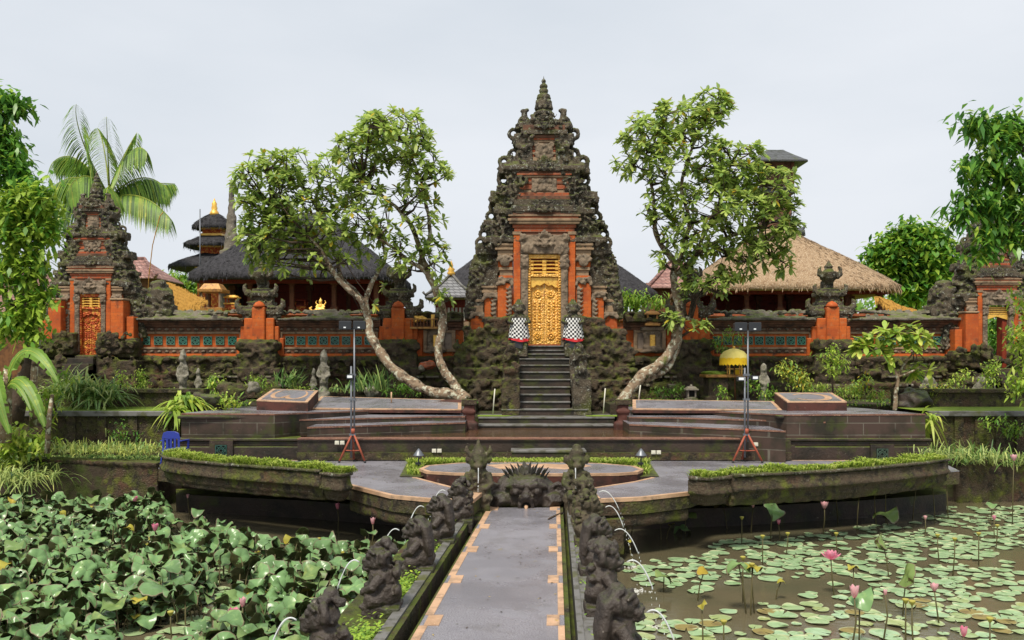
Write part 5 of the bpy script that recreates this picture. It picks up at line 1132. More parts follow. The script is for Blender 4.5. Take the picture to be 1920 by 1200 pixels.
branchy('frangipani_tree', 'large frangipani left of the gate with two bent lichen-spotted trunks', (868, 760, 28.0),
    [[(872, 752, -.2, .20), (838, 740, -.3, .17), (795, 730, -.3, .17), (755, 706, -.2, .165), (722, 672, 0, .15), (698, 636, .1, .135), (690, 600, .2, .125), (682, 568, .2, .12), (662, 545, .3, .10), (625, 512, .4, .085), (590, 474, .5, .07), (555, 430, .5, .055), (520, 395, .5, .04)],
     [(690, 590, .2, .11), (672, 560, -.2, .09), (645, 535, -.3, .08), (620, 500, -.4, .07), (602, 470, -.5, .05), (575, 440, -.6, .035)],
     [(684, 566, .2, .10), (694, 535, .3, .075), (712, 505, .5, .06), (722, 480, .6, .045), (715, 440, .6, .03)],
     [(640, 522, .35, .075), (630, 480, .8, .055), (612, 440, .9, .04), (590, 380, .9, .03)],
     [(875, 752, -.2, .19), (852, 722, .1, .17), (830, 694, .2, .155), (822, 662, .3, .14), (828, 622, .3, .13), (832, 585, .4, .12), (818, 548, .4, .115), (802, 515, .4, .11), (794, 488, .5, .095), (782, 448, .4, .08), (758, 405, .3, .065), (720, 370, .3, .05), (680, 340, .3, .035)],
     [(802, 512, .4, .10), (790, 490, .7, .09), (806, 445, .8, .075), (800, 390, .9, .06), (786, 330, .9, .045), (760, 270, .9, .03)],
     [(802, 515, .4, .08), (770, 490, .2, .065), (735, 465, 0, .05), (700, 440, -.2, .035)],
     [(830, 590, .4, .10), (829, 570, .3, .09), (830, 558, .3, .08)]],
    [(555, 490, 70, 36, 26), (500, 470, 44, 36, 16), (505, 350, 72, 62, 95), (470, 405, 42, 55, 44), (580, 415, 85, 62, 99), (538, 320, 60, 40, 49), (520, 450, 75, 55, 65), (640, 340, 62, 62, 69), (735, 262, 85, 60, 118), (790, 330, 52, 62, 60), (690, 270, 60, 55, 65), (700, 400, 70, 62, 65), (800, 420, 34, 38, 14), (815, 485, 28, 42, 21), (750, 480, 42, 40, 25), (640, 460, 60, 45, 32), (690, 600, 18, 14, 1), (640, 585, 10, 10, 0), (833, 557, 16, 10, 5), (700, 570, 10, 8, 1), (720, 545, 14, 14, 1)],
    28.6, m_fr, m_bark, .275, 10, (.58, .26, .13, .03), 11)
branchy('frangipani_tree', 'large frangipani right of the gate with one slanting lichen-spotted trunk', (1165, 770, 28.0),
    [[(1160, 768, -.2, .20), (1178, 738, -.1, .18), (1200, 708, 0, .17), (1232, 686, .1, .165), (1258, 655, .3, .155), (1272, 620, .5, .145), (1276, 585, .7, .135), (1266, 548, .8, .125), (1262, 515, .8, .115), (1264, 490, .8, .10), (1245, 468, .7, .085), (1228, 432, .6, .07), (1226, 385, .5, .055), (1218, 330, .5, .045), (1222, 280, .5, .03)],
     [(1205, 712, .1, .12), (1240, 700, .25, .10), (1262, 672, .4, .09), (1276, 632, .55, .09)],
     [(1262, 512, .8, .10), (1282, 465, .6, .08), (1292, 410, .5, .07), (1278, 355, .4, .055), (1290, 300, .4, .045), (1310, 240, .4, .03)],
     [(1263, 520, .8, .10), (1300, 484, .9, .08), (1340, 455, 1.0, .07), (1385, 438, 1.0, .06), (1430, 425, 1.0, .045), (1475, 405, 1.0, .03)],
     [(1300, 484, .9, .07), (1330, 420, .6, .06), (1355, 365, .4, .05), (1370, 310, .3, .035)],
     [(1340, 455, 1.0, .055), (1370, 485, .6, .045), (1400, 490, .4, .035), (1450, 478, .3, .025)],
     [(1232, 440, .6, .06), (1222, 410, .8, .05), (1210, 385, .9, .035)],
     [(1275, 590, .7, .09), (1300, 600, .4, .05), (1312, 606, .3, .03)], [(1275, 605, .6, .07), (1262, 600, .2, .04), (1255, 598, .1, .025)]],
    [(1210, 262, 55, 50, 65), (1285, 225, 70, 42, 76), (1335, 205, 42, 36, 41), (1290, 310, 95, 65, 110), (1372, 310, 66, 58, 76), (1440, 350, 58, 46, 69), (1335, 400, 100, 62, 116), (1445, 425, 52, 52, 65), (1235, 390, 36, 60, 37), (1285, 470, 60, 45, 49), (1395, 470, 62, 36, 49), (1482, 400, 24, 30, 16), (1340, 530, 40, 26, 25), (1468, 485, 26, 22, 14), (1385, 520, 30, 16, 7), (1262, 598, 26, 12, 10), (1312, 606, 16, 14, 6), (1175, 310, 24, 24, 10), (1300, 540, 30, 30, 14)],
    28.6, m_fr, m_bark, .275, 10, (.58, .26, .13, .03), 12)
branchy('small_frangipani', 'small young frangipani with slender forked trunk at the right of the stage', (1677, 770, 26.0),
    [[(1677, 772, 0, .06), (1680, 740, 0, .055), (1682, 712, 0, .05), (1674, 688, 0, .04), (1656, 662, 0, .032), (1640, 645, -.1, .025)], [(1680, 712, 0, .04), (1690, 690, .1, .035), (1708, 668, .1, .028), (1720, 652, .1, .02)], [(1676, 690, 0, .03), (1668, 650, .3, .025), (1662, 630, .3, .02)], [(1682, 706, 0, .03), (1710, 695, -.2, .025), (1728, 685, -.2, .02)]],
    [(1640, 645, 36, 18, 9), (1665, 622, 30, 16, 8), (1715, 640, 28, 22, 9), (1725, 690, 18, 12, 4), (1610, 655, 22, 14, 5), (1660, 668, 20, 10, 3), (1700, 618, 18, 10, 3)],
    26.0, [m_lt[1], m_lt[0], m_lt[2]], m_bark, .36, 10, (.5, .35, .15), 13)
def bushy(name, lab, cat, base, ells, d, mats, wts, L, seed, trunk=None, bark=None, dsp=1.0, spread=.16, nl=16, droop=.4, down=.2, w=.34, group=None, dark_in=False):
    rng = random.Random(seed); b = W(*base); t = thing(name, lab, cat, b, group); cr = MB(); e = d/F
    for (px, py, rx, ry, n) in ells:
        for k in range(n):
            v = Vector((rng.gauss(0, 1), rng.gauss(0, 1), rng.gauss(0, 1))).normalized()*(rng.random()**.45)
            v *= .85+.3*noise.noise(v*2+Vector((seed, px*.01, 0)))
            leaf_cluster(cr, W(px, py, d)+Vector((v.x*rx*e, v.y*dsp*max(rx, ry)*e*.8, v.z*ry*e)), rng, L, nl, wts, spread, droop, w, down)
    cr.build('crown' if trunk else 'foliage', mats, t)
    if trunk:
        tr = MB()
        for lb in trunk: tr.tube([W(p[0], p[1], d+p[2]) for p in lb], [p[3] for p in lb], 8)
        tr.build('trunk', bark or m_bark2, t)
    return t
bushy('broadleaf_tree', 'tall leafy tree at the left edge with drooping glossy leaves', 'tree', (35, 770, 23.5),
    [(18, 195, 34, 30, 16), (-10, 215, 40, 50, 20), (50, 195, 16, 12, 4), (12, 262, 32, 42, 20), (-15, 310, 50, 60, 24), (35, 330, 34, 40, 20), (20, 290, 25, 20, 8)], 23.5, m_dk, (.6, .12, .28), .25, 21,
    [[(25, 800, 0, .22), (38, 740, 0, .20), (58, 680, .1, .17), (60, 630, .1, .15), (40, 580, .2, .13), (30, 500, .2, .11), (20, 400, .2, .08), (5, 300, .2, .05)], [(50, 600, .1, .09), (75, 560, 0, .07), (85, 500, 0, .05), (70, 440, 0, .035)], [(40, 580, .2, .09), (10, 560, 0, .07), (-10, 500, 0, .05)], [(20, 400, .2, .05), (45, 350, .1, .035), (80, 340, .1, .02)]], m_bark2, .8, .15, 17, .35, .35, .46)
bushy('broadleaf_tree', 'lighter green tree at the left edge behind the banana plant', 'tree', (60, 770, 22.8),
    [(30, 385, 50, 36, 37), (75, 370, 28, 44, 27), (20, 440, 45, 45, 37), (72, 432, 38, 40, 34), (50, 500, 46, 40, 34), (5, 520, 30, 50, 23), (68, 560, 34, 36, 22), (20, 600, 40, 40, 23), (58, 622, 30, 26, 13), (95, 430, 14, 20, 6), (100, 395, 12, 12, 5)], 22.8, [m_lt[0], m_dk[1], m_dk[0]], (.42, .33, .25), .24, 22,
    [[(62, 800, .2, .10), (64, 700, .2, .09), (70, 640, .2, .08), (55, 560, .2, .06), (45, 480, .2, .04)]], m_bark, .8, .15, 16, .3, .15, .5)
bushy('overhanging_tree', 'dark glossy leaved tree hanging in from the right edge', 'tree', (2010, 780, 22.5),
    [(1830, 228, 26, 22, 9), (1865, 250, 44, 40, 22), (1910, 245, 40, 40, 20), (1850, 310, 44, 40, 24), (1905, 320, 44, 50, 26), (1840, 372, 46, 30, 20), (1895, 385, 48, 34, 24), (1812, 400, 30, 18, 9), (1870, 430, 46, 26, 18), (1852, 465, 24, 22, 8), (1915, 440, 30, 40, 12), (1795, 402, 12, 10, 2), (1806, 312, 12, 14, 3), (1960, 330, 50, 90, 30)], 22.5, m_dk, (.55, .18, .27), .27, 23,
    [[(2010, 800, 0, .22), (2000, 650, 0, .19), (1990, 500, 0, .15), (1965, 380, 0, .11), (1930, 300, 0, .07), (1890, 240, 0, .04)], [(1990, 480, 0, .09), (1940, 430, 0, .06), (1880, 400, 0, .04), (1820, 395, 0, .02)], [(1960, 370, 0, .07), (1900, 340, 0, .05), (1840, 320, 0, .02)]], m_bark2, .8, .15, 16, .4, .45, .42)
bushy('round_tree', 'dense rounded bright green tree beyond the tan thatched pavilion', 'tree', (1710, 660, 50),
    [(1705, 475, 82, 52, 210), (1660, 485, 42, 36, 60), (1758, 480, 42, 46, 80), (1715, 444, 50, 28, 70), (1730, 535, 74, 46, 110)], 50, m_dk, (.45, .38, .17), .42, 24, [[(1710, 690, 0, .3), (1712, 540, 0, .22), (1708, 470, 0, .1)]], m_bark2, .9, .30, 17, .3, .1, .55)
bushy('courtyard_tree', 'dark leafy courtyard tree seen through the open doorway of the right gate', 'tree', (1876, 700, 37), [(1876, 650, 34, 60, 60), (1885, 600, 30, 40, 30)], 37, [m_lt[2], m_dk[0], m_dk[2]], (.3, .4, .3), .28, 91, [[(1876, 705, 0, .08), (1876, 640, 0, .05)]], m_bark2, .8, .18, 14)
rngf = random.Random(4); q = MB()
for k in range(700):
    px = rngf.uniform(1290, 1960); leaf_cluster(q, W(px, rngf.uniform(545, 650), 62+rngf.uniform(-3, 3)), rngf, .55, 12, (.4, .4, .2), .5, .3, .5)
o = q.build('far_tree_belt', [m_lt[2], m_lt[0], m_dk[0]], None, W(1600, 690, 62)); o['kind'] = 'stuff'
bushy('distant_tree', 'distant green tree between the left gate and the black pavilion', 'tree', (330, 640, 55),
    [(330, 540, 46, 28, 60), (350, 528, 30, 18, 22), (385, 560, 30, 30, 20)], 55, [m_lt[2], m_lt[0], m_dk[0]], (.4, .4, .2), .45, 25, [[(330, 650, 0, .2), (330, 545, 0, .1)]], m_bark2, .9, .32, 14)
bushy('leafy_tree', 'bright leafy bush rising behind the wall right of the gate', 'shrub', (1190, 640, 33.6),
    [(1180, 568, 28, 26, 26), (1205, 560, 20, 18, 12), (1230, 565, 26, 20, 14), (1168, 556, 14, 12, 5)], 33.6, [m_lt[0], m_lt[2], m_dk[0]], (.5, .3, .2), .20, 26, [[(1190, 660, 0, .05), (1188, 570, 0, .03)]], m_bark2, .8, .13, 12)
# ---- palm
def palm():
    d = 44; c = W(206, 372, d); t = thing('coconut_palm', 'coconut palm with drooping fronds behind the left gate', 'palm tree', W(196, 690, d)); rng = random.Random(5)
    q = MB(); q.tube([W(192, 690, d), W(198, 560, d), W(203, 440, d), c], [.24, .2, .17, .15], 9); q.build('trunk', m_bark, t)
    fr = [((150, 250), (172, 212), -1.2), ((140, 262), (92, 300), .3), ((150, 300), (98, 372), -.6), ((215, 290), (236, 236), 1.0), ((250, 250), (284, 290), -.4), ((262, 300), (306, 352), .5), ((280, 352), (338, 420), -.8), ((228, 330), (236, 400), -1.8), ((150, 352), (108, 440), -1.0), ((140, 390), (104, 470), .8), ((180, 250), (150, 222), 1.4), ((240, 330), (300, 330), 1.5), ((160, 330), (100, 345), 1.4), ((176, 300), (160, 380), -1.5), ((214, 290), (222, 232), -1.0)]
    for (m, e, dy) in fr:
        q = MB(); p0 = c; p1 = W(m[0], m[1], d)+Vector((0, dy*.7, 0)); p2 = W(e[0], e[1], d)+Vector((0, dy*1.3, 0)); P = []
        p1 = p1*2-(p0+p2)*.5 if False else p1
        for i in range(15): u = i/14; P.append(p0*(1-u)**2+p1*2*u*(1-u)+p2*u*u)
        q.tube(P, [.05*(1-.8*i/14) for i in range(15)], 5, 1)
        for i in range(2, 64):
            u = i/64; k = min(int(u*14), 13); p = P[k].lerp(P[k+1], u*14-k); tn = (P[k+1]-P[k]).normalized()
            sd = tn.cross(Vector((0, 0, 1)));
            if sd.length < .2: sd = Vector((1, 0, 0))
            sd.normalize()
            for s in (-1, 1):
                dr = (sd*s*.75+tn*.55+Vector((0, 0, -.35))).normalized(); L = .95*sin(pi*(.12+.8*u))**.7*rng.uniform(.8, 1.1)
                q.leaf(p, dr, L, .07, 1.0+rng.random()*.5, rng.choices((0, 1, 2), (.6, .14, .26))[0], 4)
        q.build('frond', m_pl, t)
palm()
# ---- blade-leaved plants
def tuft(name, lab, px, py, d, L, n, w, mats, wts, seed, spread=.12, el=(.3, 1.4), droop=.7, cat='plant', group=None, rows=None):
    rng = random.Random(seed); b = W(px, py, d); q = MB()
    for k in range(n):
        a = rng.random()*6.28; e = rng.uniform(*el); dd = Vector((cos(a)*cos(e), sin(a)*cos(e), sin(e)))
        q.leaf(b+Vector((rng.gauss(0, spread), rng.gauss(0, spread*.7), rng.uniform(0, .1))), dd, L*rng.uniform(.6, 1.15), w, droop*rng.uniform(.5, 1.5), rng.choices(range(len(wts)), wts)[0], 5, 0, .25)
    o = q.build(name, mats, None, b); return tag(o, lab, cat, group)
tuft('spiky_plant', 'big fountain of narrow green leaves in front of the left gate', 140, 742, 25.9, 1.5, 190, .06, m_gr, (.45, .45, .10), 1, .30)
tuft('spiky_plant', 'dense arching tuft of narrow leaves hanging over the left lawn edge', 190, 752, 25.6, 1.2, 220, .055, m_gr, (.5, .4, .10), 2, .24)
tuft('spiky_plant', 'tall thin-leaved tuft leaning against the left gate foot', 205, 735, 26.4, .8, 60, .04, m_gr, (.4, .5, .1), 3, .3)
tuft('dracaena', 'yellow-green broad leaved dracaena drooping over the stage corner', 345, 757, 25.0, .85, 70, .10, [m_lt[1], m_lt[0], m_lt[2]], (.45, .35, .2), 4, .14, (.0, 1.4), .9)
tuft('dracaena', 'yellow-green leaves trailing down the wall beside the blue chair', 332, 772, 24.5, .6, 36, .08, [m_lt[1], m_lt[0], m_lt[2]], (.4, .35, .25), 5, .12, (-.4, .8), 1.0)
tuft('iris_clump', 'upright clump of sword leaves left of the right pale stone statue', 540, 728, 28.5, .85, 60, .05, m_gr, (.6, .15, .25), 6, .22, (.7, 1.5), .35)
tuft('iris_clump', 'upright clump of sword leaves behind the left light stand', 672, 735, 28.4, .7, 44, .045, m_gr, (.6, .15, .25), 7, .2, (.8, 1.5), .3)
tuft('iris_clump', 'tall upright clump of sword leaves left of the bent frangipani trunk', 712, 735, 28.4, .95, 50, .05, m_gr, (.6, .15, .25), 8, .2, (.9, 1.5), .25)
tuft('iris_clump', 'small low clump of blades between statue and light stand', 635, 738, 28.3, .5, 46, .04, m_gr, (.5, .2, .3), 9, .25, (.5, 1.4), .4)
tuft('fern', 'pale fern fronds hanging at the right end of the stage', 1740, 790, 24.2, .8, 40, .07, [m_lt[1], m_lt[0]], (.6, .4), 10, .1, (-.6, 1.2), .9)
tuft('bank_grass', 'large tuft of tall grass on the right pond bank', 1825, 872, 22.7, .85, 180, .035, m_gr, (.3, .6, .1), 11, .35, (.6, 1.5), .45)
tuft('bank_grass', 'low tuft of grass at the right end of the planter', 1765, 858, 21.8, .5, 120, .03, m_gr, (.3, .65, .05), 12, .3, (.4, 1.5), .5)
tuft('bank_grass', 'tuft of grass at the far right edge of the bank', 1900, 875, 22.9, .7, 140, .035, m_gr, (.45, .45, .1), 13, .35, (.5, 1.5), .5)
tuft('bank_grass', 'pale straggling grass on the left pond bank corner', 40, 900, 21.8, .75, 200, .03, m_gr, (.15, .8, .05), 14, .45, (.2, 1.5), .8)
tuft('bank_grass', 'long pale grass at the left frame edge', -5, 905, 21.4, .8, 150, .03, m_gr, (.15, .8, .05), 15, .4, (.2, 1.5), .8)
for k, (px, py) in enumerate(((112, 852), (150, 856), (190, 853), (232, 855), (270, 856), (130, 846), (172, 846), (212, 846), (252, 847), (290, 848))):
    tuft('edging_grass', 'pale tuft in the row of grass along the left pond edge', px, py, 22.6 if k < 5 else 23.3, .38, 90, .03, [m_grass[1], m_gr[1], m_gr[0]], (.45, .35, .2), 30+k, .22, (.5, 1.5), .45, 'grass tuft', 'grass tufts along the left pond edge')
rngb = random.Random(77); q = MB()
for k in range(7000):
    left = rngb.random() < .5; px = rngb.uniform(-40, 330) if left else rngb.uniform(1725, 1990); d = rngb.uniform(22.6, 24.5) if left else rngb.uniform(22.95, 24.5); a = rngb.random()*6.28
    q.leaf((X(px, d), d, .96), (cos(a)*.6, sin(a)*.6, 1), rngb.uniform(.1, .26), .03, .5, rngb.choice((0, 0, 1, 2)), 2)
o = q.build('bank_ground_cover', [m_gr[0], m_gr[1], m_gr[2]], None, (0, 23.5, .96)); o['kind'] = 'stuff'
q = MB()
for k in range(16000):
    px = rngb.uniform(-60, 1980); d = rngb.uniform(27.1, 31.2); a = rngb.random()*6.28; x = X(px, d)
    if -2.2 < x-1.1 < 2.2: continue
    if noise.noise(Vector((x*.6, d*.6, 3))) < -.02: continue
    q.leaf((x, d, ZG-.02), (cos(a)*.7, sin(a)*.7, 1), rngb.uniform(.08, .24), .04, .5, rngb.choice((0, 0, 1, 2, 2)), 2)
o = q.build('garden_ground_cover', [m_lt[2], m_lt[0], m_gr[2]], None, (0, 29, ZG)); o['kind'] = 'stuff'
# ---- shrubs of the temple garden
SH = [('conical_shrub', 'small feathery light green conical shrub below the left wall panel', (268, 738, 27.6), [(268, 722, 17, 14, 16), (266, 706, 11, 12, 9), (264, 695, 6, 6, 3)], m_lt, (.6, .2, .2), .09),
      ('garden_shrub', 'light green shrub right of the dracaena on the left', (405, 742, 27.6), [(405, 718, 18, 18, 16), (392, 728, 12, 10, 6)], m_lt, (.5, .2, .3), .12),
      ('garden_shrub', 'small bright shrub with hanging leaves at the corner of the left marked podium', (425, 762, 25.3), [(425, 754, 20, 8, 10), (445, 752, 8, 6, 3)], m_lt, (.4, .5, .1), .16),
      ('garden_shrub', 'low yellow-green hedge plants below the left wall panel', (300, 740, 27.3), [(320, 735, 60, 5, 34), (250, 737, 20, 5, 8)], m_lt, (.4, .3, .3), .08),
      ('croton_shrub', 'yellow-green croton left of the right marked podium', (1485, 735, 28.0), [(1470, 690, 16, 20, 14), (1490, 705, 22, 22, 22), (1510, 715, 16, 18, 12)], [m_lt[1], m_fr[3], m_lt[2]], (.5, .2, .3), .13),
      ('garden_shrub', 'round green shrub in front of the pillar by the tan pavilion', (1562, 740, 27.6), [(1558, 665, 22, 20, 18), (1572, 680, 28, 18, 18), (1560, 690, 24, 16, 12)], m_lt, (.6, .2, .2), .12),
      ('croton_shrub', 'low croton with yellow flowers right of the small frangipani', (1770, 742, 26.9), [(1765, 730, 40, 9, 26), (1735, 735, 18, 8, 8), (1800, 733, 20, 7, 8)], [m_lt[1], m_fr[3], m_lt[2]], (.45, .2, .35), .10),
      ('garden_shrub', 'leafy shrub on the steps of the right gate', (1862, 735, 27.6), [(1862, 690, 20, 18, 14), (1858, 712, 24, 20, 16)], m_lt, (.55, .2, .25), .12),
      ('garden_shrub', 'low shrub with orange flowers behind the small frangipani', (1625, 740, 27.5), [(1620, 715, 14, 14, 9), (1605, 728, 26, 14, 16), (1640, 735, 30, 12, 14)], [m_lt[2], m_fr[3], m_lt[0]], (.5, .15, .35), .11),
      ('climbing_plant', 'slender climbing plant on the wall above the yellow umbrella', (1365, 700, 31.0), [(1345, 640, 8, 16, 7), (1365, 630, 8, 22, 9), (1382, 640, 8, 16, 7), (1360, 655, 24, 10, 9)], [m_lt[2], m_lt[0], m_dk[0]], (.4, .4, .2), .12),
      ('garden_shrub', 'dark leafy shrub beside the yellow umbrella shrine', (1415, 745, 28.8), [(1412, 715, 14, 16, 10), (1440, 735, 20, 12, 10), (1350, 735, 18, 12, 8)], [m_lt[2], m_lt[0], m_dk[0]], (.4, .3, .3), .12),
      ('feathery_tree', 'feathery light green branches at the right frame edge', (1930, 790, 23.2), [(1908, 640, 16, 60, 20), (1915, 570, 14, 30, 10), (1912, 720, 22, 40, 20), (1935, 650, 30, 90, 24)], m_lt, (.5, .35, .15), .18),
      ('garden_shrub', 'bright leafy bush at the left bank beside the banana stem', (40, 850, 22.6), [(30, 820, 40, 22, 26), (65, 838, 26, 14, 14), (10, 850, 30, 20, 14)], m_lt, (.5, .35, .15), .22),
      ('garden_shrub', 'light leafy shrub between the banana plant and the spiky plants', (105, 770, 24.2), [(95, 735, 24, 26, 16), (90, 770, 18, 20, 10), (120, 700, 18, 14, 8)], m_lt, (.5, .2, .3), .16),
      ('garden_shrub', 'shrub growing from the left lawn wall beside the chair', (220, 812, 24.3), [(235, 812, 40, 24, 14)], [m_lt[2], m_dk[0], m_dk[2]], (.4, .3, .3), .10),
      ('garden_shrub', 'drooping shrub on the retaining wall at the far right', (1890, 800, 24.2), [(1895, 800, 24, 22, 16), (1850, 792, 16, 10, 5)], [m_lt[2], m_lt[0], m_dk[0]], (.5, .3, .2), .12)]
SH += [('garden_shrub', 'small leafy shrub at the foot of the first wall pillar', (480, 740, 29.6), [(478, 715, 20, 16, 14), (500, 725, 14, 12, 8)], m_lt, (.3, .1, .6), .12),
       ('garden_shrub', 'low mixed leaves behind the left marked podium', (555, 738, 29.0), [(565, 730, 30, 9, 16)], m_lt, (.4, .2, .4), .11),
       ('garden_shrub', 'dark fern mound beside the bent frangipani trunk', (760, 740, 29.4), [(765, 728, 28, 14, 18), (730, 735, 18, 9, 8)], [m_lt[2], m_dk[0], m_gr[0]], (.4, .4, .2), .12),
       ('garden_shrub', 'mossy leaves at the foot of the slanting frangipani', (1235, 745, 29.4), [(1240, 735, 24, 12, 14), (1270, 728, 18, 14, 10)], [m_lt[2], m_dk[0], m_gr[0]], (.5, .3, .2), .12),
       ('garden_shrub', 'long low green hedge behind the right marked podium', (1530, 742, 28.6), [(1525, 728, 40, 9, 24), (1590, 735, 30, 9, 16)], m_lt, (.4, .2, .4), .11),
       ('garden_shrub', 'fresh leaves hanging over the garden kerb at the far right', (1690, 752, 26.6), [(1735, 742, 18, 8, 8), (1655, 745, 14, 7, 6)], m_lt, (.5, .3, .2), .10),
       ('garden_shrub', 'yellow-green bush in front of the right gate base', (1800, 735, 28.4), [(1805, 705, 18, 14, 10), (1790, 718, 16, 10, 8)], m_lt, (.4, .4, .2), .12),
       ('garden_shrub', 'light green bush between the spiky plant and the left gate steps', (225, 730, 28.0), [(228, 712, 18, 14, 11), (212, 722, 12, 10, 6)], m_lt, (.5, .2, .3), .12)]
for k, (nm, lab, base, ells, mats, wts, L) in enumerate(SH):
    bushy(nm, lab, 'shrub', base, ells, base[2], mats, wts, L, 100+k, [[(base[0], base[1], 0, .03), (ells[0][0], ells[0][1], 0, .015)]], m_bark2, .8, L*.75, 11, .35, .05, .42)
# ---- banana plant
def banana():
    d = 22.2; t = thing('banana_plant', 'banana plant with torn broad leaves at the left edge', 'banana plant', W(10, 800, d)); rng = random.Random(8)
    q = MB(); q.tube([W(8, 830, d), W(12, 740, d), W(14, 690, d)], [.16, .13, .09], 9); q.tube([W(88, 850, d), W(92, 780, d), W(98, 740, d)], [.07, .06, .04], 7, 0); q.build('stem', m_bark, t)
    for (p0, p1, p2, wd, bow) in (((6, 735), (40, 590), (108, 716), .19, 1), ((10, 730), (40, 670), (84, 800), .18, 1), ((4, 740), (-40, 640), (18, 812), .22, 1), ((4, 735), (-60, 560), (-110, 700), .17, 1), ((10, 735), (26, 690), (58, 770), .10, 1)):
        q = MB(); a, b, c = W(*p0, d), W(*p1, d-.3), W(*p2, d-.7); n = 44; vs = []; mid = []
        for i in range(n+1):
            u = i/n; p = a*(1-u)**2+b*2*u*(1-u)+c*u*u; tn = ((b-a)*(1-u)+(c-b)*u).normalized(); sd = tn.cross(Vector((.1, -.75, .65))).normalized(); up = sd.cross(tn); up = up if up.z > 0 else -up
            w_ = wd*(sin(pi*min(1, .06+.92*u))**.55); mid.append(p)
            for s in (-1, 1):
                tear = rng.uniform(.7, 1.05) if rng.random() < .2 else rng.uniform(.94, 1.05)
                for f in (0, .5, 1): vs.append(p+sd*(s*w_*f*(tear if f == 1 else 1))+up*(.05*f-.10*f*f)*(1+w_)+tn*(.12*f*w_))
        for i in range(n):
            for h in (0, 3):
                for j in (0, 1):
                    if j and rng.random() < .13: continue   # torn along its veins here and there
                    q.add([vs[i*6+h+j], vs[i*6+h+j+1], vs[(i+1)*6+h+j+1], vs[(i+1)*6+h+j]], [(0, 1, 2, 3)], 0, True)
        q.tube(mid, [.018*(1-.8*i/n) for i in range(n+1)], 5, 1)
        q.build('leaf', [m_lt[2], m_lt[1]], t)
banana()
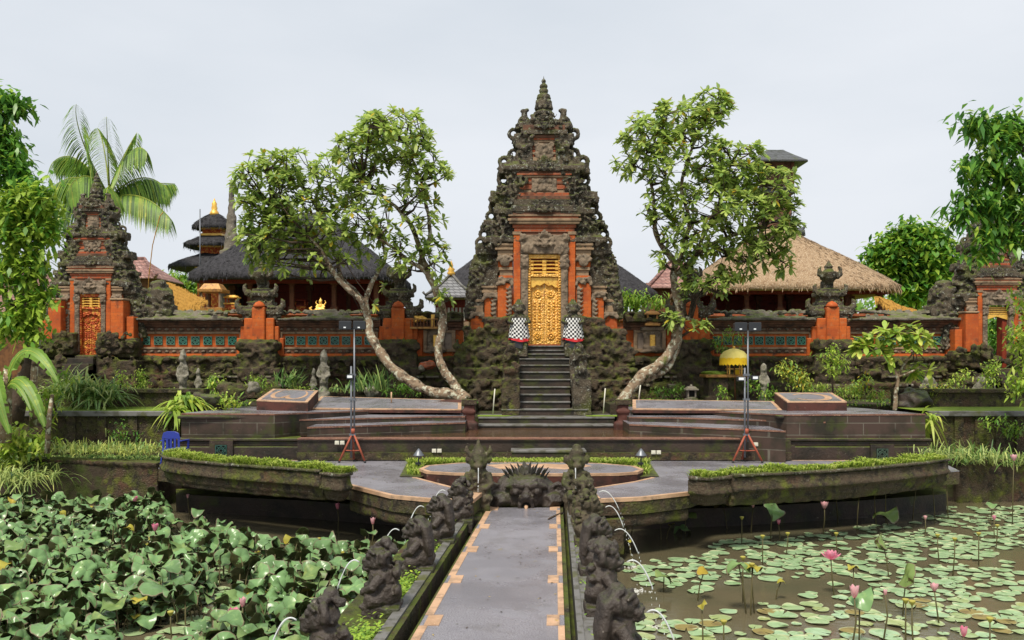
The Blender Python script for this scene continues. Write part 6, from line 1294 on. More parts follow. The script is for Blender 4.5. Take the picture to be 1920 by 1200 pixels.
# ------------------------------------------------------------------ statues
m_garg = M('weathered_dark_statue_stone', (0.048, 0.035, 0.027), .45, [(3, (0.030, 0.022, 0.017), .45, .62), (2.2, (0.045, 0.055, 0.012), .55, .68), (15, (0.20, 0.17, 0.14), .66, .74)], ('noise', 24, .8, .03), up=((0.055, 0.065, 0.013), .6, 1.0, 5), spec=.5)
m_garg2 = M('mossy_statue_stone', (0.080, 0.062, 0.040), .65, [(3, (0.035, 0.030, 0.018), .45, .62), (2.2, (0.060, 0.072, 0.014), .48, .64), (15, (0.26, 0.23, 0.18), .64, .72)], ('noise', 24, .8, .03), up=((0.075, 0.090, 0.015), .5, .95, 5))
def crouching(lab, x, y, zb, h, face, seed, mat=None, hair=0, mats_group=None):
    """squat guardian beast on a block, looking to -x / +x (face) or the viewer (0)"""
    rng = random.Random(seed); t = thing('beast_statue', lab, 'statue', (x, y, zb), mats_group); s = h
    q = MB(); ux, uy = ((face, 0) if face else (0, -1)); px_, py_ = -uy, ux    # forward and sideways
    def P(f, sd, z): return (x+(ux*f+px_*sd)*s, y+(uy*f+py_*sd)*s, zb+z*s)
    def B(f, sd, z, r, k=0, a=.12, sub=2): q.blob(P(f, sd, z), tuple(v*s for v in (r if isinstance(r, tuple) else (r, r, r))), k+seed, a, sub)
    q.box(x-.25*s, x+.25*s, y-.25*s, y+.25*s, zb-.1, zb+.15*s)
    B(-.02, 0, .30, (.24, .24, .22), 1); B(.0, 0, .50, (.20, .21, .20), 2)
    for k in (-1, 1):
        B(.10, k*.19, .24, (.13, .11, .13), 3); B(.2, k*.19, .16, (.10, .07, .05), 4)
        q.tube([P(0, k*.2, .56), P(.1, k*.27, .42), P(.2, k*.17, .36)], [.075*s, .065*s, .055*s], 8); B(.22, k*.15, .35, .06, 5)
    B(.04, 0, .74, (.18, .18, .17), 6, .1); B(.17, 0, .70, (.11, .13, .09), 7, .15); B(.20, 0, .62, (.09, .11, .04), 8)
    for k in (-1, 1):
        B(.17, k*.09, .80, .05, 9, .05); B(.25, k*.05, .73, .03, 10); q.tube([P(.1, k*.03, .86), P(.16, k*.1, .87), P(.08, k*.19, .84)], [.03*s, .035*s, .02*s], 6)
        q.blob(P(-.02, k*.20, .78), (.05*s, .05*s, .09*s), 3, .2, 2); q.lathe(P(.2, k*.07, 0)[0], P(.2, k*.07, 0)[1], [(.018*s, zb+.66*s), (.004*s, zb+.57*s)], 6)
    if hair == 0:                                      # mane of locks down the back
        for k in range(11):
            a = pi*(-.85+1.7*k/10); q.tube([P(.02+.06*cos(a), .10*sin(a), .92), P(-.10*cos(a*.4)-.04, .19*sin(a), .78), P(-.2*cos(a*.4), .22*sin(a), .50), P(-.22*cos(a*.4), .2*sin(a), .34)], [.045*s, .06*s, .05*s, .025*s], 6)
    elif hair == 1:                                    # crown with points
        q.lathe(P(0, 0, 0)[0], P(0, 0, 0)[1], [(.19*s, zb+.84*s), (.21*s, zb+.89*s), (.15*s, zb+.91*s), (.14*s, zb+.96*s), (.07*s, zb+1.0*s), (.02*s, zb+1.06*s)], 12)
        for k in range(7): a = pi*(-1+2*k/7); B(.18*cos(a), .18*sin(a), .92, (.04, .04, .07), k)
        for k in range(6): B(-.16, rng.uniform(-.14, .14), rng.uniform(.4, .7), (.07, .08, .06), k, .3)
    else:                                              # knot of curls
        for k in range(16): a = rng.uniform(0, 6.28); e = rng.uniform(.1, 1.2); q.blob(P(.16*cos(a)*cos(e)-.02, .17*sin(a)*cos(e), .80+.15*sin(e)), .055*s, k, .2, 1)
        B(-.04, 0, .98, (.08, .08, .07), 3); 
        for k in range(8): B(-.2, rng.uniform(-.16, .16), rng.uniform(.3, .66), (.06, .08, .07), k, .3)
    for k in range(0 if hair == 0 else 20):
        a = rng.uniform(0, 6.28); zz = rng.uniform(.2, .95); rr = .22 if zz < .6 else .17; curls(q, x+rr*s*cos(a), zb+zz*s, y+rr*s*sin(a), .005, .005, 1, rng, rng.choice((.025, .035, .045))*s)
    sculpt(q, .0135, 'figure', mat or m_garg, t, None, .007, 12, .004, 40)
    return t
SL = [(8.1, -.53, .86, 1, 2), (10.4, -.52, .86, 2, 2), (12.3, -.43, .84, 3, 0), (14.2, -.41, .86, 4, 0), (15.9, -.32, .84, 5, 2)]
LBL = ['nearest dark beast statue left of the path, cut off by the frame bottom', 'second dark beast statue left of the path from the frame bottom', 'third dark beast statue left of the path with long combed back hair', 'fourth dark beast statue left of the path from the frame bottom', 'small dark beast statue left of the path beside the walkway corner']
LBR = ['nearest dark statue right of the path with long mane down its back', 'second dark beast statue right of the path with its head turned to the pond', 'third dark beast statue right of the path with fur cap', 'fourth dark beast statue right of the path from the frame bottom', 'fifth mossy statue right of the path beside the walkway corner']
for (d, off_, h, sd, hr), lab in zip(SL, LBL): crouching(lab, path_pt(d, -1)+off_, d, .70, h, -1, sd, m_garg, hr, 'beast statues lining the path')
for (d, off_, h, sd, hr), lab in zip([(8.35, .47, .90, 11, 0), (10.4, .45, .86, 12, 1), (12.3, .44, .86, 13, 0), (14.2, .42, .86, 14, 2), (15.8, .40, .86, 15, 1)], LBR): crouching(lab, path_pt(d, 1)+off_, d, .70, h, 1, sd, m_garg if d < 13 else m_garg2, hr, 'beast statues lining the path')
def spouter(lab, px, seed, crown):
    d = 17.25; x = X(px, d); h = 1.42 if crown else 1.35; q = MB(); t = thing('spouting_statue', lab, 'fountain statue', (x, d, .6)); rng = random.Random(seed)
    q.box(x-.22, x+.22, d-.2, d+.25, .3, .95); q.blob((x, d, 1.05), (.24, .22, .28), 1, .2, 2); q.blob((x, d, 1.38), (.20, .18, .22), 2, .15, 2); q.blob((x, d-.04, 1.66), (.17, .16, .17), 3, .1, 2); q.blob((x, d-.18, 1.60), (.09, .09, .06), 4, .1, 2)
    for s in (-1, 1):
        q.blob((x+s*.07, d-.17, 1.71), .035, 1, 0, 1); q.tube([(x+s*.19, d, 1.45), (x+s*.25, d-.1, 1.25), (x+s*.12, d-.2, 1.15)], [.07, .06, .05]); q.blob((x+s*.16, d-.1, .98), (.12, .14, .11), 5, .2, 2); q.blob((x+s*.2, d+.02, 1.70), (.06, .05, .10), 6, .3, 2)
    if crown:
        q.lathe(x, d, [(.17, 1.76), (.14, 1.85), (.09, 1.92), (.05, 2.0), (.01, 2.1)], 10)
        for s in (-1, 1): q.tube([(x+s*.14, d, 1.78), (x+s*.23, d, 1.88), (x+s*.22, d, 1.98)], [.05, .05, .015])
    else:
        q.blob((x, d, 1.83), (.14, .14, .12), 7, .15, 2); q.blob((x, d, 1.94), (.08, .08, .07), 7, .15, 2)
    for k in range(30): a = rng.uniform(0, 6.28); curls(q, x+.2*cos(a), rng.uniform(.7, 1.5), d+.19*sin(a), .01, .01, 1, rng, .05)
    sculpt(q, .024, 'figure', m_garg2, t, None, .012, 12, .008, 34)
spouter('tall crowned spouting statue left of the monster head fountain', 897, 1, True)
spouter('tall round headed spouting statue right of the monster head fountain', 1081, 2, False)
for k, (x, y, hh, w, lab) in enumerate(((X(1092, 16.6), 16.75, .42, .24, 'mossy square stone block between the right spouting statue and the path statues'),)):
    q = MB(); q.box(x-w, x+w, y-.2, y+.2, .5, .75+hh); q.box(x-w*1.15, x+w*1.15, y-.24, y+.24, .75+hh*.7, .75+hh*.9); tag(sculpt(q, .03, 'stone_block', m_garg2, None, (x, y, .5), .02, 8), lab, 'stone block')
# monster head fountain with a crest of stone petals
fx, fd = X(986, 17.8), 17.75
ft = thing('fountain_head', 'mossy monster head fountain crowned with a fan of stone petals at the path end', 'fountain', (fx, fd, .3)); q = MB()
q.blob((fx, fd+.15, .98), (.62, .42, .42), 3, .1, 3); q.box(fx-.75, fx+.75, fd, fd+.6, .2, .78)
for s in (-1, 1):
    q.blob((fx+s*.20, fd-.22, 1.06), (.13, .10, .10), 2, .1, 2); q.blob((fx+s*.20, fd-.31, 1.05), .055, 1, 0, 2); q.tube([(fx+s*.05, fd-.24, 1.14), (fx+s*.2, fd-.28, 1.20), (fx+s*.42, fd-.15, 1.12)], [.05, .065, .03])
    q.blob((fx+s*.09, fd-.34, .93), (.07, .07, .055), 3, .1, 2); spiral(q, (fx+s*.62, fd, 1.05), .15, .055, 1.3, s); spiral(q, (fx+s*.72, fd, .85), .14, .05, 1.3, -s); q.blob((fx+s*.5, fd-.06, .86), (.22, .2, .2), 5, .3, 2)
    q.lathe(fx+s*.13, fd-.32, [(.035, .84), (.006, .68)], 6); q.blob((fx+s*.8, fd+.1, .95), (.2, .2, .2), 8, .4, 2)
q.blob((fx, fd-.36, .98), (.09, .09, .08), 5, .1, 2); ring(q, (fx, fd-.30, .78), .13, .04, 1.4, 1.6)
sculpt(q, .022, 'head', m_garg, ft, None, .015, 10, .008, 30)
q = MB(); q.blob((fx, fd-.27, .79), (.10, .06, .09), 1, 0, 2); q.build('throat', m_void, ft)
q = MB(); q.tube([(fx, fd-.26, .80), (fx, fd-.36, .77), (fx, fd-.42, .73)], [.035, .04, .015], 7); q.build('tongue', m_terra, ft)
m_petal = M('mossy_stone_petal', (0.115, 0.105, 0.09), .8, [(6, (0.06, 0.065, 0.025), .48, .64), (14, (0.30, 0.29, 0.25), .58, .7)], ('noise', 24, .6, .02))
for row, (R, n, L) in enumerate(((.40, 9, .22), (.38, 9, .26), (.34, 8, .30))):
    for k in range(n):
        a = pi*(.20+.60*(k+.5*(row % 2))/(n-.5)); p = Vector((fx+R*1.12*cos(a), fd+.06+row*.09, 1.10+R*.55*sin(a))); dd = Vector((cos(a)*.75, -.10, 1.0)).normalized(); q = MB()
        q.leaf(p, dd, L, .13, -.05, 0, 4, 0, .5, False); q.leaf(p+Vector((0, .02, 0)), dd, L, .13, -.05, 0, 4, 0, .5, False); q.build('petal', m_petal, ft)
# guardians at the door with chequered wraps
m_check = M('black_and_white_checked_cloth', (0.72, 0.72, 0.70), .9)
def add_checker(m):
    t = m.node_tree; N = t.nodes; c = N.new('ShaderNodeTexChecker'); c.inputs['Scale'].default_value = 12; c.inputs['Color1'].default_value = (.70, .70, .68, 1); c.inputs['Color2'].default_value = (.02, .02, .025, 1)
    u = N.new('ShaderNodeUVMap'); u.uv_map = 'cloth'; t.links.new(u.outputs[0], c.inputs['Vector']); t.links.new(c.outputs[0], N['Principled BSDF'].inputs['Base Color'])
add_checker(m_check)
for px, lab, s in ((973, 'guardian statue in chequered cloth left of the golden door', -1), (1074, 'guardian statue in chequered cloth right of the golden door', 1)):
    d = 30.15; x = X(px, d); zb = Z(652, d); t = thing('guardian_statue', lab, 'statue', (x, d, zb), 'door guardians'); q = MB()
    q.box(x-.28, x+.28, d-.22, d+.3, zb-.3, zb+.12); q.blob((x, d, zb+.95), (.24, .2, .26), 2, .2, 2); q.blob((x, d-.04, zb+1.28), (.18, .17, .18), 3, .15, 2); q.blob((x, d-.18, zb+1.24), (.1, .07, .07), 3, .1, 2)
    q.lathe(x, d, [(.19, zb+1.36), (.2, zb+1.42), (.12, zb+1.5), (.05, zb+1.62)], 10)
    for k in (-1, 1): q.tube([(x+k*.22, d, zb+1.05), (x+k*.34, d-.12, zb+.85), (x+k*.2, d-.25, zb+.8)], [.08, .07, .06]); q.blob((x+k*.2, d, zb+1.32), (.06, .05, .1), 2, .2, 1); q.blob((x+k*.12, d-.06, zb+.12), (.12, .18, .10), 4, .2, 2)
    for k in range(10): curls(q, x+random.Random(k).uniform(-.2, .2), zb+1.0+random.Random(k+9).uniform(-.1, .6), d-.14, .01, .01, 1, random.Random(k), .05)
    sculpt(q, .026, 'figure', m_stone, t, None, .014, 10, .008, 30)
    def skirt(z0, z1, r0, r1, mat, name, dy=0, folds=.025):
        vs = []; uv = []; n = 40; m = 8
        for i in range(m+1):
            u = i/m
            for k in range(n+1):
                a = 2*pi*k/n; r = lerp(r0, r1, u)*(1+folds/.3*u*cos(a*9+1.3*sin(a*2))); hem = .05*sin(a*2+1)*u
                vs.append((x+r*cos(a), d+dy+r*.85*sin(a), lerp(z1, z0, u)+hem)); uv.append((a/(2*pi)*2.4, u*(z1-z0)*1.25))
        fs = [(i*(n+1)+k, (i+1)*(n+1)+k, (i+1)*(n+1)+k+1, i*(n+1)+k+1) for i in range(m) for k in range(n)]
        mbx = MB(); mbx.add(vs, fs, 0, True); o = mbx.build(name, mat, t); me = o.data; l = me.uv_layers.new(name='cloth')
        for lp in me.loops: l.data[lp.index].uv = uv[lp.vertex_index]
        return o
    skirt(zb+.30, zb+.98, .27, .34, m_check, 'checked_wrap'); skirt(zb+.235, zb+.30, .345, .355, M('red_hem', (0.55, 0.03, 0.035), .8), 'red_hem'); skirt(zb+.02, zb+.32, .26, .30, m_blackm, 'under_skirt')
# garden statues and stones
def post_statue(lab, px, py0, py1, d, w, seed):
    x = X(px, d); z0, z1 = ZG-.05, Z(py1, d); h = z1-z0; q = MB(); t = thing('stone_figure', lab, 'statue', (x, d, z0))
    q.lathe(x, d, [(w*.75, z0), (w*.7, z0+h*.2), (w*.45, z0+h*.3), (w*.55, z0+h*.5), (w*.5, z0+h*.7), (w*.38, z0+h*.76), (w*.45, z0+h*.86), (w*.35, z0+h*.95), (w*.1, z1)], 10)
    q.blob((x, d-w*.3, z0+h*.45), (w*.5, w*.4, h*.12), seed, .3, 2); q.blob((x, d-w*.2, z0+h*.85), (w*.4, w*.4, h*.09), seed, .2, 2)
    for s in (-1, 1): q.tube([(x+s*w*.5, d, z0+h*.68), (x+s*w*.7, d-w*.3, z0+h*.52), (x+s*w*.25, d-w*.6, z0+h*.48)], [w*.2, w*.18, w*.14])
    sculpt(q, .03, 'figure', m_pale, t, None, .03, 8, .012, 26)
m_pale = M('lichen_white_stone', (0.25, 0.23, 0.185), .9, [(5, (0.12, 0.11, 0.08), .48, .64), (9, (0.09, 0.10, 0.035), .56, .7)], ('noise', 22, .8, .03))
post_statue('tall pale lichen covered stone figure below the left wall panel', 343, 738, 655, 29.5, .26, 1)
post_statue('tall pale lichen covered stone figure below the second wall panel', 607, 738, 655, 29.5, .28, 2)
post_statue('small pale seated stone figure right of the yellow umbrella', 1432, 742, 680, 29.0, .22, 3)
post_statue('short grey stone post beside the left pale figure', 372, 738, 690, 29.6, .16, 4)
post_statue('short grey stone post left of the second pale figure', 588, 738, 690, 29.6, .15, 5)
def rock(lab, px, py, d, r, seed, mat):
    q = MB(); p = W(px, py, d); q.blob(p, r, seed, .28, 3); q.blob(p+Vector((r[0]*.4, .1, -r[2]*.3)), (r[0]*.6, r[1]*.6, r[2]*.6), seed+2, .3, 3); tag(sculpt(q, .04, 'boulder', mat, None, p, .05, 4, .015, 16), lab, 'rock')
rock('dark boulder under the dracaena at the left stage corner', 385, 757, 25.6, (.55, .4, .32), 1, m_dark)
rock('rounded mossy boulder left of the left marked podium', 432, 737, 26.8, (.42, .35, .32), 2, m_mossy)
rock('pale lichen rock behind the left marked podium', 475, 726, 28.6, (.2, .2, .22), 3, m_pale)
rock('pale rock behind the bent frangipani trunk', 695, 735, 28.9, (.22, .2, .2), 4, m_pale)
rock('brown boulder under the small frangipani', 1712, 752, 26.4, (.48, .4, .36), 5, m_dark)
rock('pale lichen rock below the right gate', 1742, 722, 28.4, (.25, .2, .28), 6, m_pale)
rock('pale carved stone lump below the steps of the right gate', 1845, 728, 28.2, (.32, .3, .36), 7, m_pale)
rock('reddish stone lying left of the central podium', 800, 684, 30.6, (.28, .2, .14), 8, m_brick)
rock('pale stone lying on the wall base left of the central podium', 790, 690, 30.5, (.12, .15, .12), 9, m_pale)
def lantern(lab, px, py0, py1, d, w, mat, glow=None):
    x, z0, z1 = X(px, d), Z(py0, d), Z(py1, d); h = z1-z0; t = thing('stone_lantern', lab, 'lantern', (x, d, z0)); q = MB()
    q.box(x-w, x+w, d-w, d+w, z0, z0+h*.16); q.box(x-w*.75, x+w*.75, d-w*.75, d+w*.75, z0+h*.16, z0+h*.26)
    for s in (-1, 1):
        for e in (-1, 1): q.box(x+s*w*.62-w*.13, x+s*w*.62+w*.13, d+e*w*.6-w*.13, d+e*w*.6+w*.13, z0+h*.26, z0+h*.68)
    q.build('base', mat, t, bev=.01); q = MB(); q.box(x-w*.5, x+w*.5, d-w*.2, d+w*.5, z0+h*.26, z0+h*.68); q.build('inner_box', m_void, t)
    q = MB(); q.box(x-w*1.1, x+w*1.1, d-w*1.1, d+w*1.1, z0+h*.68, z0+h*.78); q.box(x-w*.95, x+w*.95, d-w*.95, d+w*.95, z0+h*.78, z0+h*.92, 0, w*.35, w*.35); q.blob((x, d, z0+h*.95), (w*.25, w*.25, h*.1), 1, 0, 2); q.build('roof', mat, t, bev=.01)
lantern('small ochre stone lantern on the wall top right of the central gate', 1222, 611, 581, 31.9, .26, M('ochre_stone', (0.48, 0.24, 0.075), .8, [(6, (0.22, 0.11, 0.05), .5, .66)], ('noise', 20, .5, .02)))
lantern('little dark stone lantern on the grass behind the right long platform', 1296, 752, 722, 28.0, .18, m_stone_pale)
# offering rack on the wall left of the gate
t = thing('offering_rack', 'golden wooden offering rack on the wall left of the gate', 'offering rack', (X(800, 31.7), 31.7, Z(612, 31.7))); q = MB(); x0, x1 = X(770, 31.7), X(822, 31.7)
q.box(x0, x1, 31.45, 32, Z(617, 31.7), Z(613, 31.7)); q.box(x0, x1, 31.42, 31.48, Z(600, 31.7), Z(598, 31.7)); q.build('tray', m_oldgold, t, bev=.01)
q = MB()
for k in range(9): x = lerp(x0+.03, x1-.03, k/8); q.box(x-.018, x+.018, 31.43, 31.47, Z(613, 31.7), Z(600, 31.7))
q.build('slats', m_wood, t); q = MB(); q.blob((X(788, 31.7), 31.7, Z(598, 31.7)), (.22, .2, .12), 3, .4, 3); q.build('offering', m_brightgold, t)
q = MB(); x = X(812, 31.7); q.box(x-.06, x+.06, 31.6, 31.8, Z(613, 31.7), Z(590, 31.7)); q.build('post', m_goldp, t)
# yellow umbrella and its offering table
d = 29.6; x = X(1376, d); zt, zb = Z(653, d), Z(672, d); e = d/F
t = thing('ceremonial_umbrella', 'yellow fringed ceremonial umbrella over an offering table', 'umbrella', (x+.05, d, ZG)); q = MB(); n = 24
prof = [(1*e, zt), (8*e, zt-.025), (18*e, zt-.10), (24*e, zt-.22), (26*e, zb)]
vs = [(x+r*cos(2*pi*k/n)*(1+.02*(k % 2)), d+r*sin(2*pi*k/n)*(1+.02*(k % 2)), z) for r, z in prof for k in range(n)]; q.add(vs, [(i*n+k, i*n+(k+1) % n, (i+1)*n+(k+1) % n, (i+1)*n+k)[::-1] for i in range(len(prof)-1) for k in range(n)], 0, True); q.build('canopy', m_yellowp, t)
q = MB()
for k in range(48):
    a = 2*pi*k/48; a2 = 2*pi*(k+1)/48; r = 26*e; z = zb-.02; dz = .16+.05*(k % 2)
    q.add([(x+r*cos(a), d+r*sin(a), z+.04), (x+r*cos(a2), d+r*sin(a2), z+.04), (x+r*1.04*cos(a2), d+r*1.04*sin(a2), z-dz), (x+r*1.04*cos(a), d+r*1.04*sin(a), z-.22+.05*(k % 2))], [(0, 1, 2, 3)])
q.build('fringe', m_yellow, t); q = MB(); q.tube([(x+.05, d, ZG), (x, d, zt)], .022, 7); q.build('pole', m_wood, t); q = MB(); q.blob((x, d, zt+.03), .05, 1, 0, 2); q.build('knob', m_goldp, t)
t = thing('offering_table', 'stone offering table with a yellow edged slab under the umbrella', 'offering table', (X(1358, 29.8), 29.8, ZG)); xa, xb = X(1320, 29.8), X(1398, 29.8); z = Z(705, 29.8)
q = MB(); q.box(xa+.12, xa+.75, 29.62, 30.5, ZG-.1, z-.05); q.box(xa+.02, xa+.85, 29.58, 30.5, ZG-.1, ZG+.16); sculpt(q, .035, 'base', m_mossy, t, None, .02, 6); q = MB(); q.box(xa, xb, 29.5, 30.55, z-.05, z+.05); q.build('slab', m_oldgold, t, bev=.02); q = MB(); q.blob((X(1340, 30), 30, z+.06), (.4, .3, .10), 2, .4, 3); q.build('moss_cushion', m_lawn, t)
t = thing('offering_stand', 'little golden wooden offering stand on the table under the umbrella', 'offering stand', (X(1378, 29.75), 29.75, z+.05)); x = X(1378, 29.75)
for s in (-1, 1):
    for w in (-1, 1): q = MB(); q.box(x+s*.2-.02, x+s*.2+.02, 29.8+w*.14-.02, 29.8+w*.14+.02, z+.05, z+.48); q.build('leg', m_goldp, t)
for zz in (.22, .40): q = MB(); q.box(x-.26, x+.26, 29.62, 29.98, z+zz, z+zz+.03); q.build('shelf', m_goldp, t)
q = MB(); q.box(x-.03, x+.12, 29.7, 29.8, z+.05, z+.2); q.build('gold_strip', m_yellow, t)
# ------------------------------------------------------------------ light stands, garden lamps, sockets, chair, stick
def light_stand(lab, px, d, ztop, spread, lamps_low, seed):
    x = X(px, d); t = thing('light_stand', lab, 'light stand', (x, d, ZK))
    q = MB(); q.tube([(x-.045, d, ZK+.12), (x-.045, d, ztop-.9)], .024, 8); q.tube([(x+.03, d, ZK+.5), (x+.03, d, ztop)], .022, 8)
    for z in (1.75, 2.6, 3.2): q.box(x-.09, x+.07, d-.035, d+.035, z, z+.05)
    q.build('mast', m_metal, t)
    for k, a in enumerate((200, 335, 95)):
        a = radians(a); q = MB(); q.tube([(x, d, ZK+.74), (x+spread*cos(a), d+spread*.8*sin(a), ZK+.03)], .026, 7); q.tube([(x, d, ZK+.28), (x+spread*.62*cos(a), d+spread*.5*sin(a), ZK+.30)], .014, 6); l = q.build('leg', m_rust, t)
        q = MB(); q.blob((x+spread*cos(a), d+spread*.8*sin(a), ZK+.03), .035, 0, 0, 1); q.build('foot', m_blackm, l)
    q = MB(); q.tube([(x, d, ZK+.70), (x, d, ZK+.82)], .05, 8); q.build('collar', m_rust, t)
    q = MB(); q.tube([(x-.26, d, ztop), (x+.26, d, ztop)], .018, 6); q.build('crossbar', m_blackm, t)
    for s in (-1, 1):
        q = MB(); c = (x+s*.17, d, ztop+.08); q.box(c[0]-.13, c[0]+.13, d-.10, d+.12, c[2]-.08, c[2]+.10); q.box(c[0]-.15, c[0]+.15, d-.14, d-.10, c[2]-.09, c[2]+.115)
        for k in range(5): q.box(c[0]-.12+.05*k, c[0]-.10+.05*k, d+.12, d+.16, c[2]-.06, c[2]+.08)
        o = q.build('floodlight', m_blackm, t, bev=.01); q = MB(); q.box(c[0]-.035, c[0]+.02, d-.146, d-.138, c[2]-.06, c[2]-.03); q.build('lens', m_glassm, o)
    for (ox, z) in lamps_low:
        q = MB(); q.box(x+ox-.08, x+ox+.08, d-.12, d+.05, z-.06, z+.05); q.tube([(x, d, z), (x+ox, d, z)], .015, 6); o = q.build('small_lamp', m_blackm, t, bev=.01); q = MB(); q.box(x+ox-.06, x+ox+.06, d-.125, d-.118, z-.03, z+.03); q.build('lens', m_glassm, o)
light_stand('light stand with red tripod left of the basin carrying two floodlights', 662, 22.0, Z(617, 22), .34, [(-.06, Z(706, 22))], 1)
light_stand('light stand with red tripod right of the basin carrying two floodlights', 1400, 22.0, Z(620, 22), .38, [(-.16, Z(710, 22)), (.18, Z(708, 22))], 2)
def garden_lamp(lab, px, d, zb):
    x = X(px, d); zt = Z(841, d); t = thing('garden_lamp', lab, 'garden lamp', (x, d, zb)); q = MB(); q.tube([(x, d, zb), (x, d, zt-.12)], .016, 7); q.lathe(x, d, [(.05, zb), (.05, zb+.03), (.02, zb+.05)], 10); q.box(x-.07, x+.05, d-.03, d+.03, zb+.14, zb+.19); q.build('stem', m_blackm, t)
    q = MB(); q.lathe(x, d, [(.125, zt-.16), (.12, zt-.145), (.06, zt-.06), (.012, zt)], 16); q.lathe(x, d, [(.05, zt-.20), (.05, zt-.15)], 12); q.build('shade', m_metal, t)
garden_lamp('garden spike lamp with conical shade left of the island platform', 785, 20.2, 1.12); garden_lamp('garden spike lamp with conical shade right of the island platform', 1202, 20.2, 1.12)
for px, py, lab in ((819, 845, 'pale double socket box on the basin wall left of the island'), (1230, 848, 'pale double socket box on the basin wall right of the island'), (637, 830, 'pale double socket box behind the left light stand'), (1422, 833, 'pale double socket box behind the right light stand')):
    p = W(px, py, 22.28); t = thing('socket_box', lab, 'socket box', p)
    for s in (-1, 1): q = MB(); q.box(p.x+s*.065-.052, p.x+s*.065+.052, p.y-.03, p.y+.02, p.z-.045, p.z+.045); q.box(p.x+s*.065-.03, p.x+s*.065+.03, p.y-.036, p.y-.03, p.z-.028, p.z+.028); q.build('socket', m_white, t, bev=.008)
def plastic_chair(x, y, z, rz):
    t = thing('plastic_chair', 'blue plastic garden chair behind the curved planter on the left', 'chair', (x, y, z)); R = Matrix.Rotation(rz, 3, 'Z')
    def mk(name, f):
        q = MB(); f(q); q.v = [tuple(R @ (Vector(v)-Vector((x, y, z)))+Vector((x, y, z))) for v in q.v]; return q.build(name, m_blue, t, bev=.008)
    mk('seat', lambda q: q.box(x-.22, x+.22, y-.22, y+.2, z+.42, z+.45))
    def back(q):
        pts = [(x-.22, z+.44), (x-.24, z+.70), (x-.2, z+.84), (x-.1, z+.88), (x+.1, z+.88), (x+.2, z+.84), (x+.24, z+.70), (x+.22, z+.44)]
        q.slab([pts[1], pts[2], pts[3], pts[4], pts[5], pts[6]], y+.17, y+.2)
        for k in range(5): a = x-.20+.1*k; q.box(a-.028, a+.028, y+.172, y+.198, z+.44, z+.705)
    mk('backrest', back)
    for sx_ in (-1, 1):
        for sy_ in (-1, 1): mk('leg', lambda q: q.tube([(x+sx_*.2, y+sy_*.19, z+.43), (x+sx_*.25, y+sy_*.24, z)], [.03, .022], 6))
        mk('armrest', lambda q: (q.box(x+sx_*.25-.03, x+sx_*.25+.03, y-.2, y+.2, z+.64, z+.665), q.box(x+sx_*.25-.025, x+sx_*.25+.025, y-.2, y-.16, z+.43, z+.64)))
plastic_chair(X(328, 22.1), 22.1, .98, radians(172))
q = MB(); a = G(1028, 973, ZP+.02); b = W(1056, 962, 17.0); q.tube([a, (a+b)/2+Vector((0, 0, .01)), b], [.012, .02, .024], 7); tag(q.build('fallen_stick', m_bark2, None, a), 'dark stick lying across the right edge of the path', 'stick')
for px, py, lab in ((738, 871, None),): pass
# ------------------------------------------------------------------ water from the spouts
m_jet = M('falling_water', (0.86, 0.88, 0.88), .12, spec=.8, trans=.45)
m_foam = M('splash_foam', (0.70, 0.70, 0.66), .5, [(30, (0.30, 0.28, 0.22), .5, .6)], trans=.3)
rj = random.Random(3)
def jet(lab, p, vx, vy, vz, zend, r=.011, foam=True):
    q = MB(); P = []; t = 0; z = p.z
    while z > zend and len(P) < 40:
        P.append(Vector((p.x+vx*t, p.y+vy*t, p.z+vz*t-4.9*t*t))); z = P[-1].z; t += .022
    Rr = [r*(1.15+.5*noise.noise(v*9)) for v in P]; k = max(4, int(len(P)*.6)); q.tube(P[:k], Rr[:k], 6)
    for v in P[k-1:]:                                  # the stream breaks into drops
        q.blob(v+Vector((rj.gauss(0, .008), rj.gauss(0, .008), rj.gauss(0, .01))), (r*rj.uniform(.5, 1.0), r*rj.uniform(.5, 1.0), r*rj.uniform(1.6, 3.6)), 0, 0, 1)
    tag(q.build('water_jet', m_jet, None, p), lab, 'water jet', 'water jets of the statues')
    if foam:
        q = MB(); c = P[-1]
        for k in range(60): a = rj.random()*6.28; R_ = abs(rj.gauss(0, .10)); q.blob((c.x+R_*cos(a)*1.5, c.y+R_*sin(a), zend+.004), (.018, .018, .008+.02*rj.random()*max(0, 1-R_*5)), 0, 0, 1)
        o = q.build('splash', m_foam, None, (c.x, c.y, zend)); o['kind'] = 'stuff'
for i, (d, off_, vx, lab) in enumerate([(15.8, .40, 1.05, 'farthest water jet arching right off the path into the lily pond'), (14.2, .42, .85, 'second farthest water jet on the right of the path'), (12.3, .44, .95, 'middle water jet on the right of the path'), (10.4, .45, .9, 'second nearest water jet on the right of the path'), (8.35, .47, .8, 'nearest water jet right of the path, by the maned statue')]):
    jet(lab, Vector((path_pt(d, 1)+off_+.27, d, 1.30)), vx, -.1, .7, .0, .0065)
for i, (d, off_, lab) in enumerate([(8.1, -.53, 'nearest water jet left of the path arching over lotus leaves'), (10.4, -.52, 'second water jet left of the path arching over lotus leaves'), (12.3, -.43, 'third water jet left of the path arching over lotus leaves'), (14.2, -.41, 'fourth water jet left of the path arching over lotus leaves'), (15.9, -.32, 'farthest small water jet left of the path')]):
    jet(lab, Vector((path_pt(d, -1)+off_-.27, d, 1.30)), -.75, -.05, .7, .0, .0065, False)
for px, lab in ((897, 'straight falling jet from the mouth of the crowned statue'), (1079, 'straight falling jet from the mouth of the round headed statue')):
    jet(lab, Vector((X(px, 17.0), 17.0, 1.57)), 0, -.12, .05, .7, .009, False)
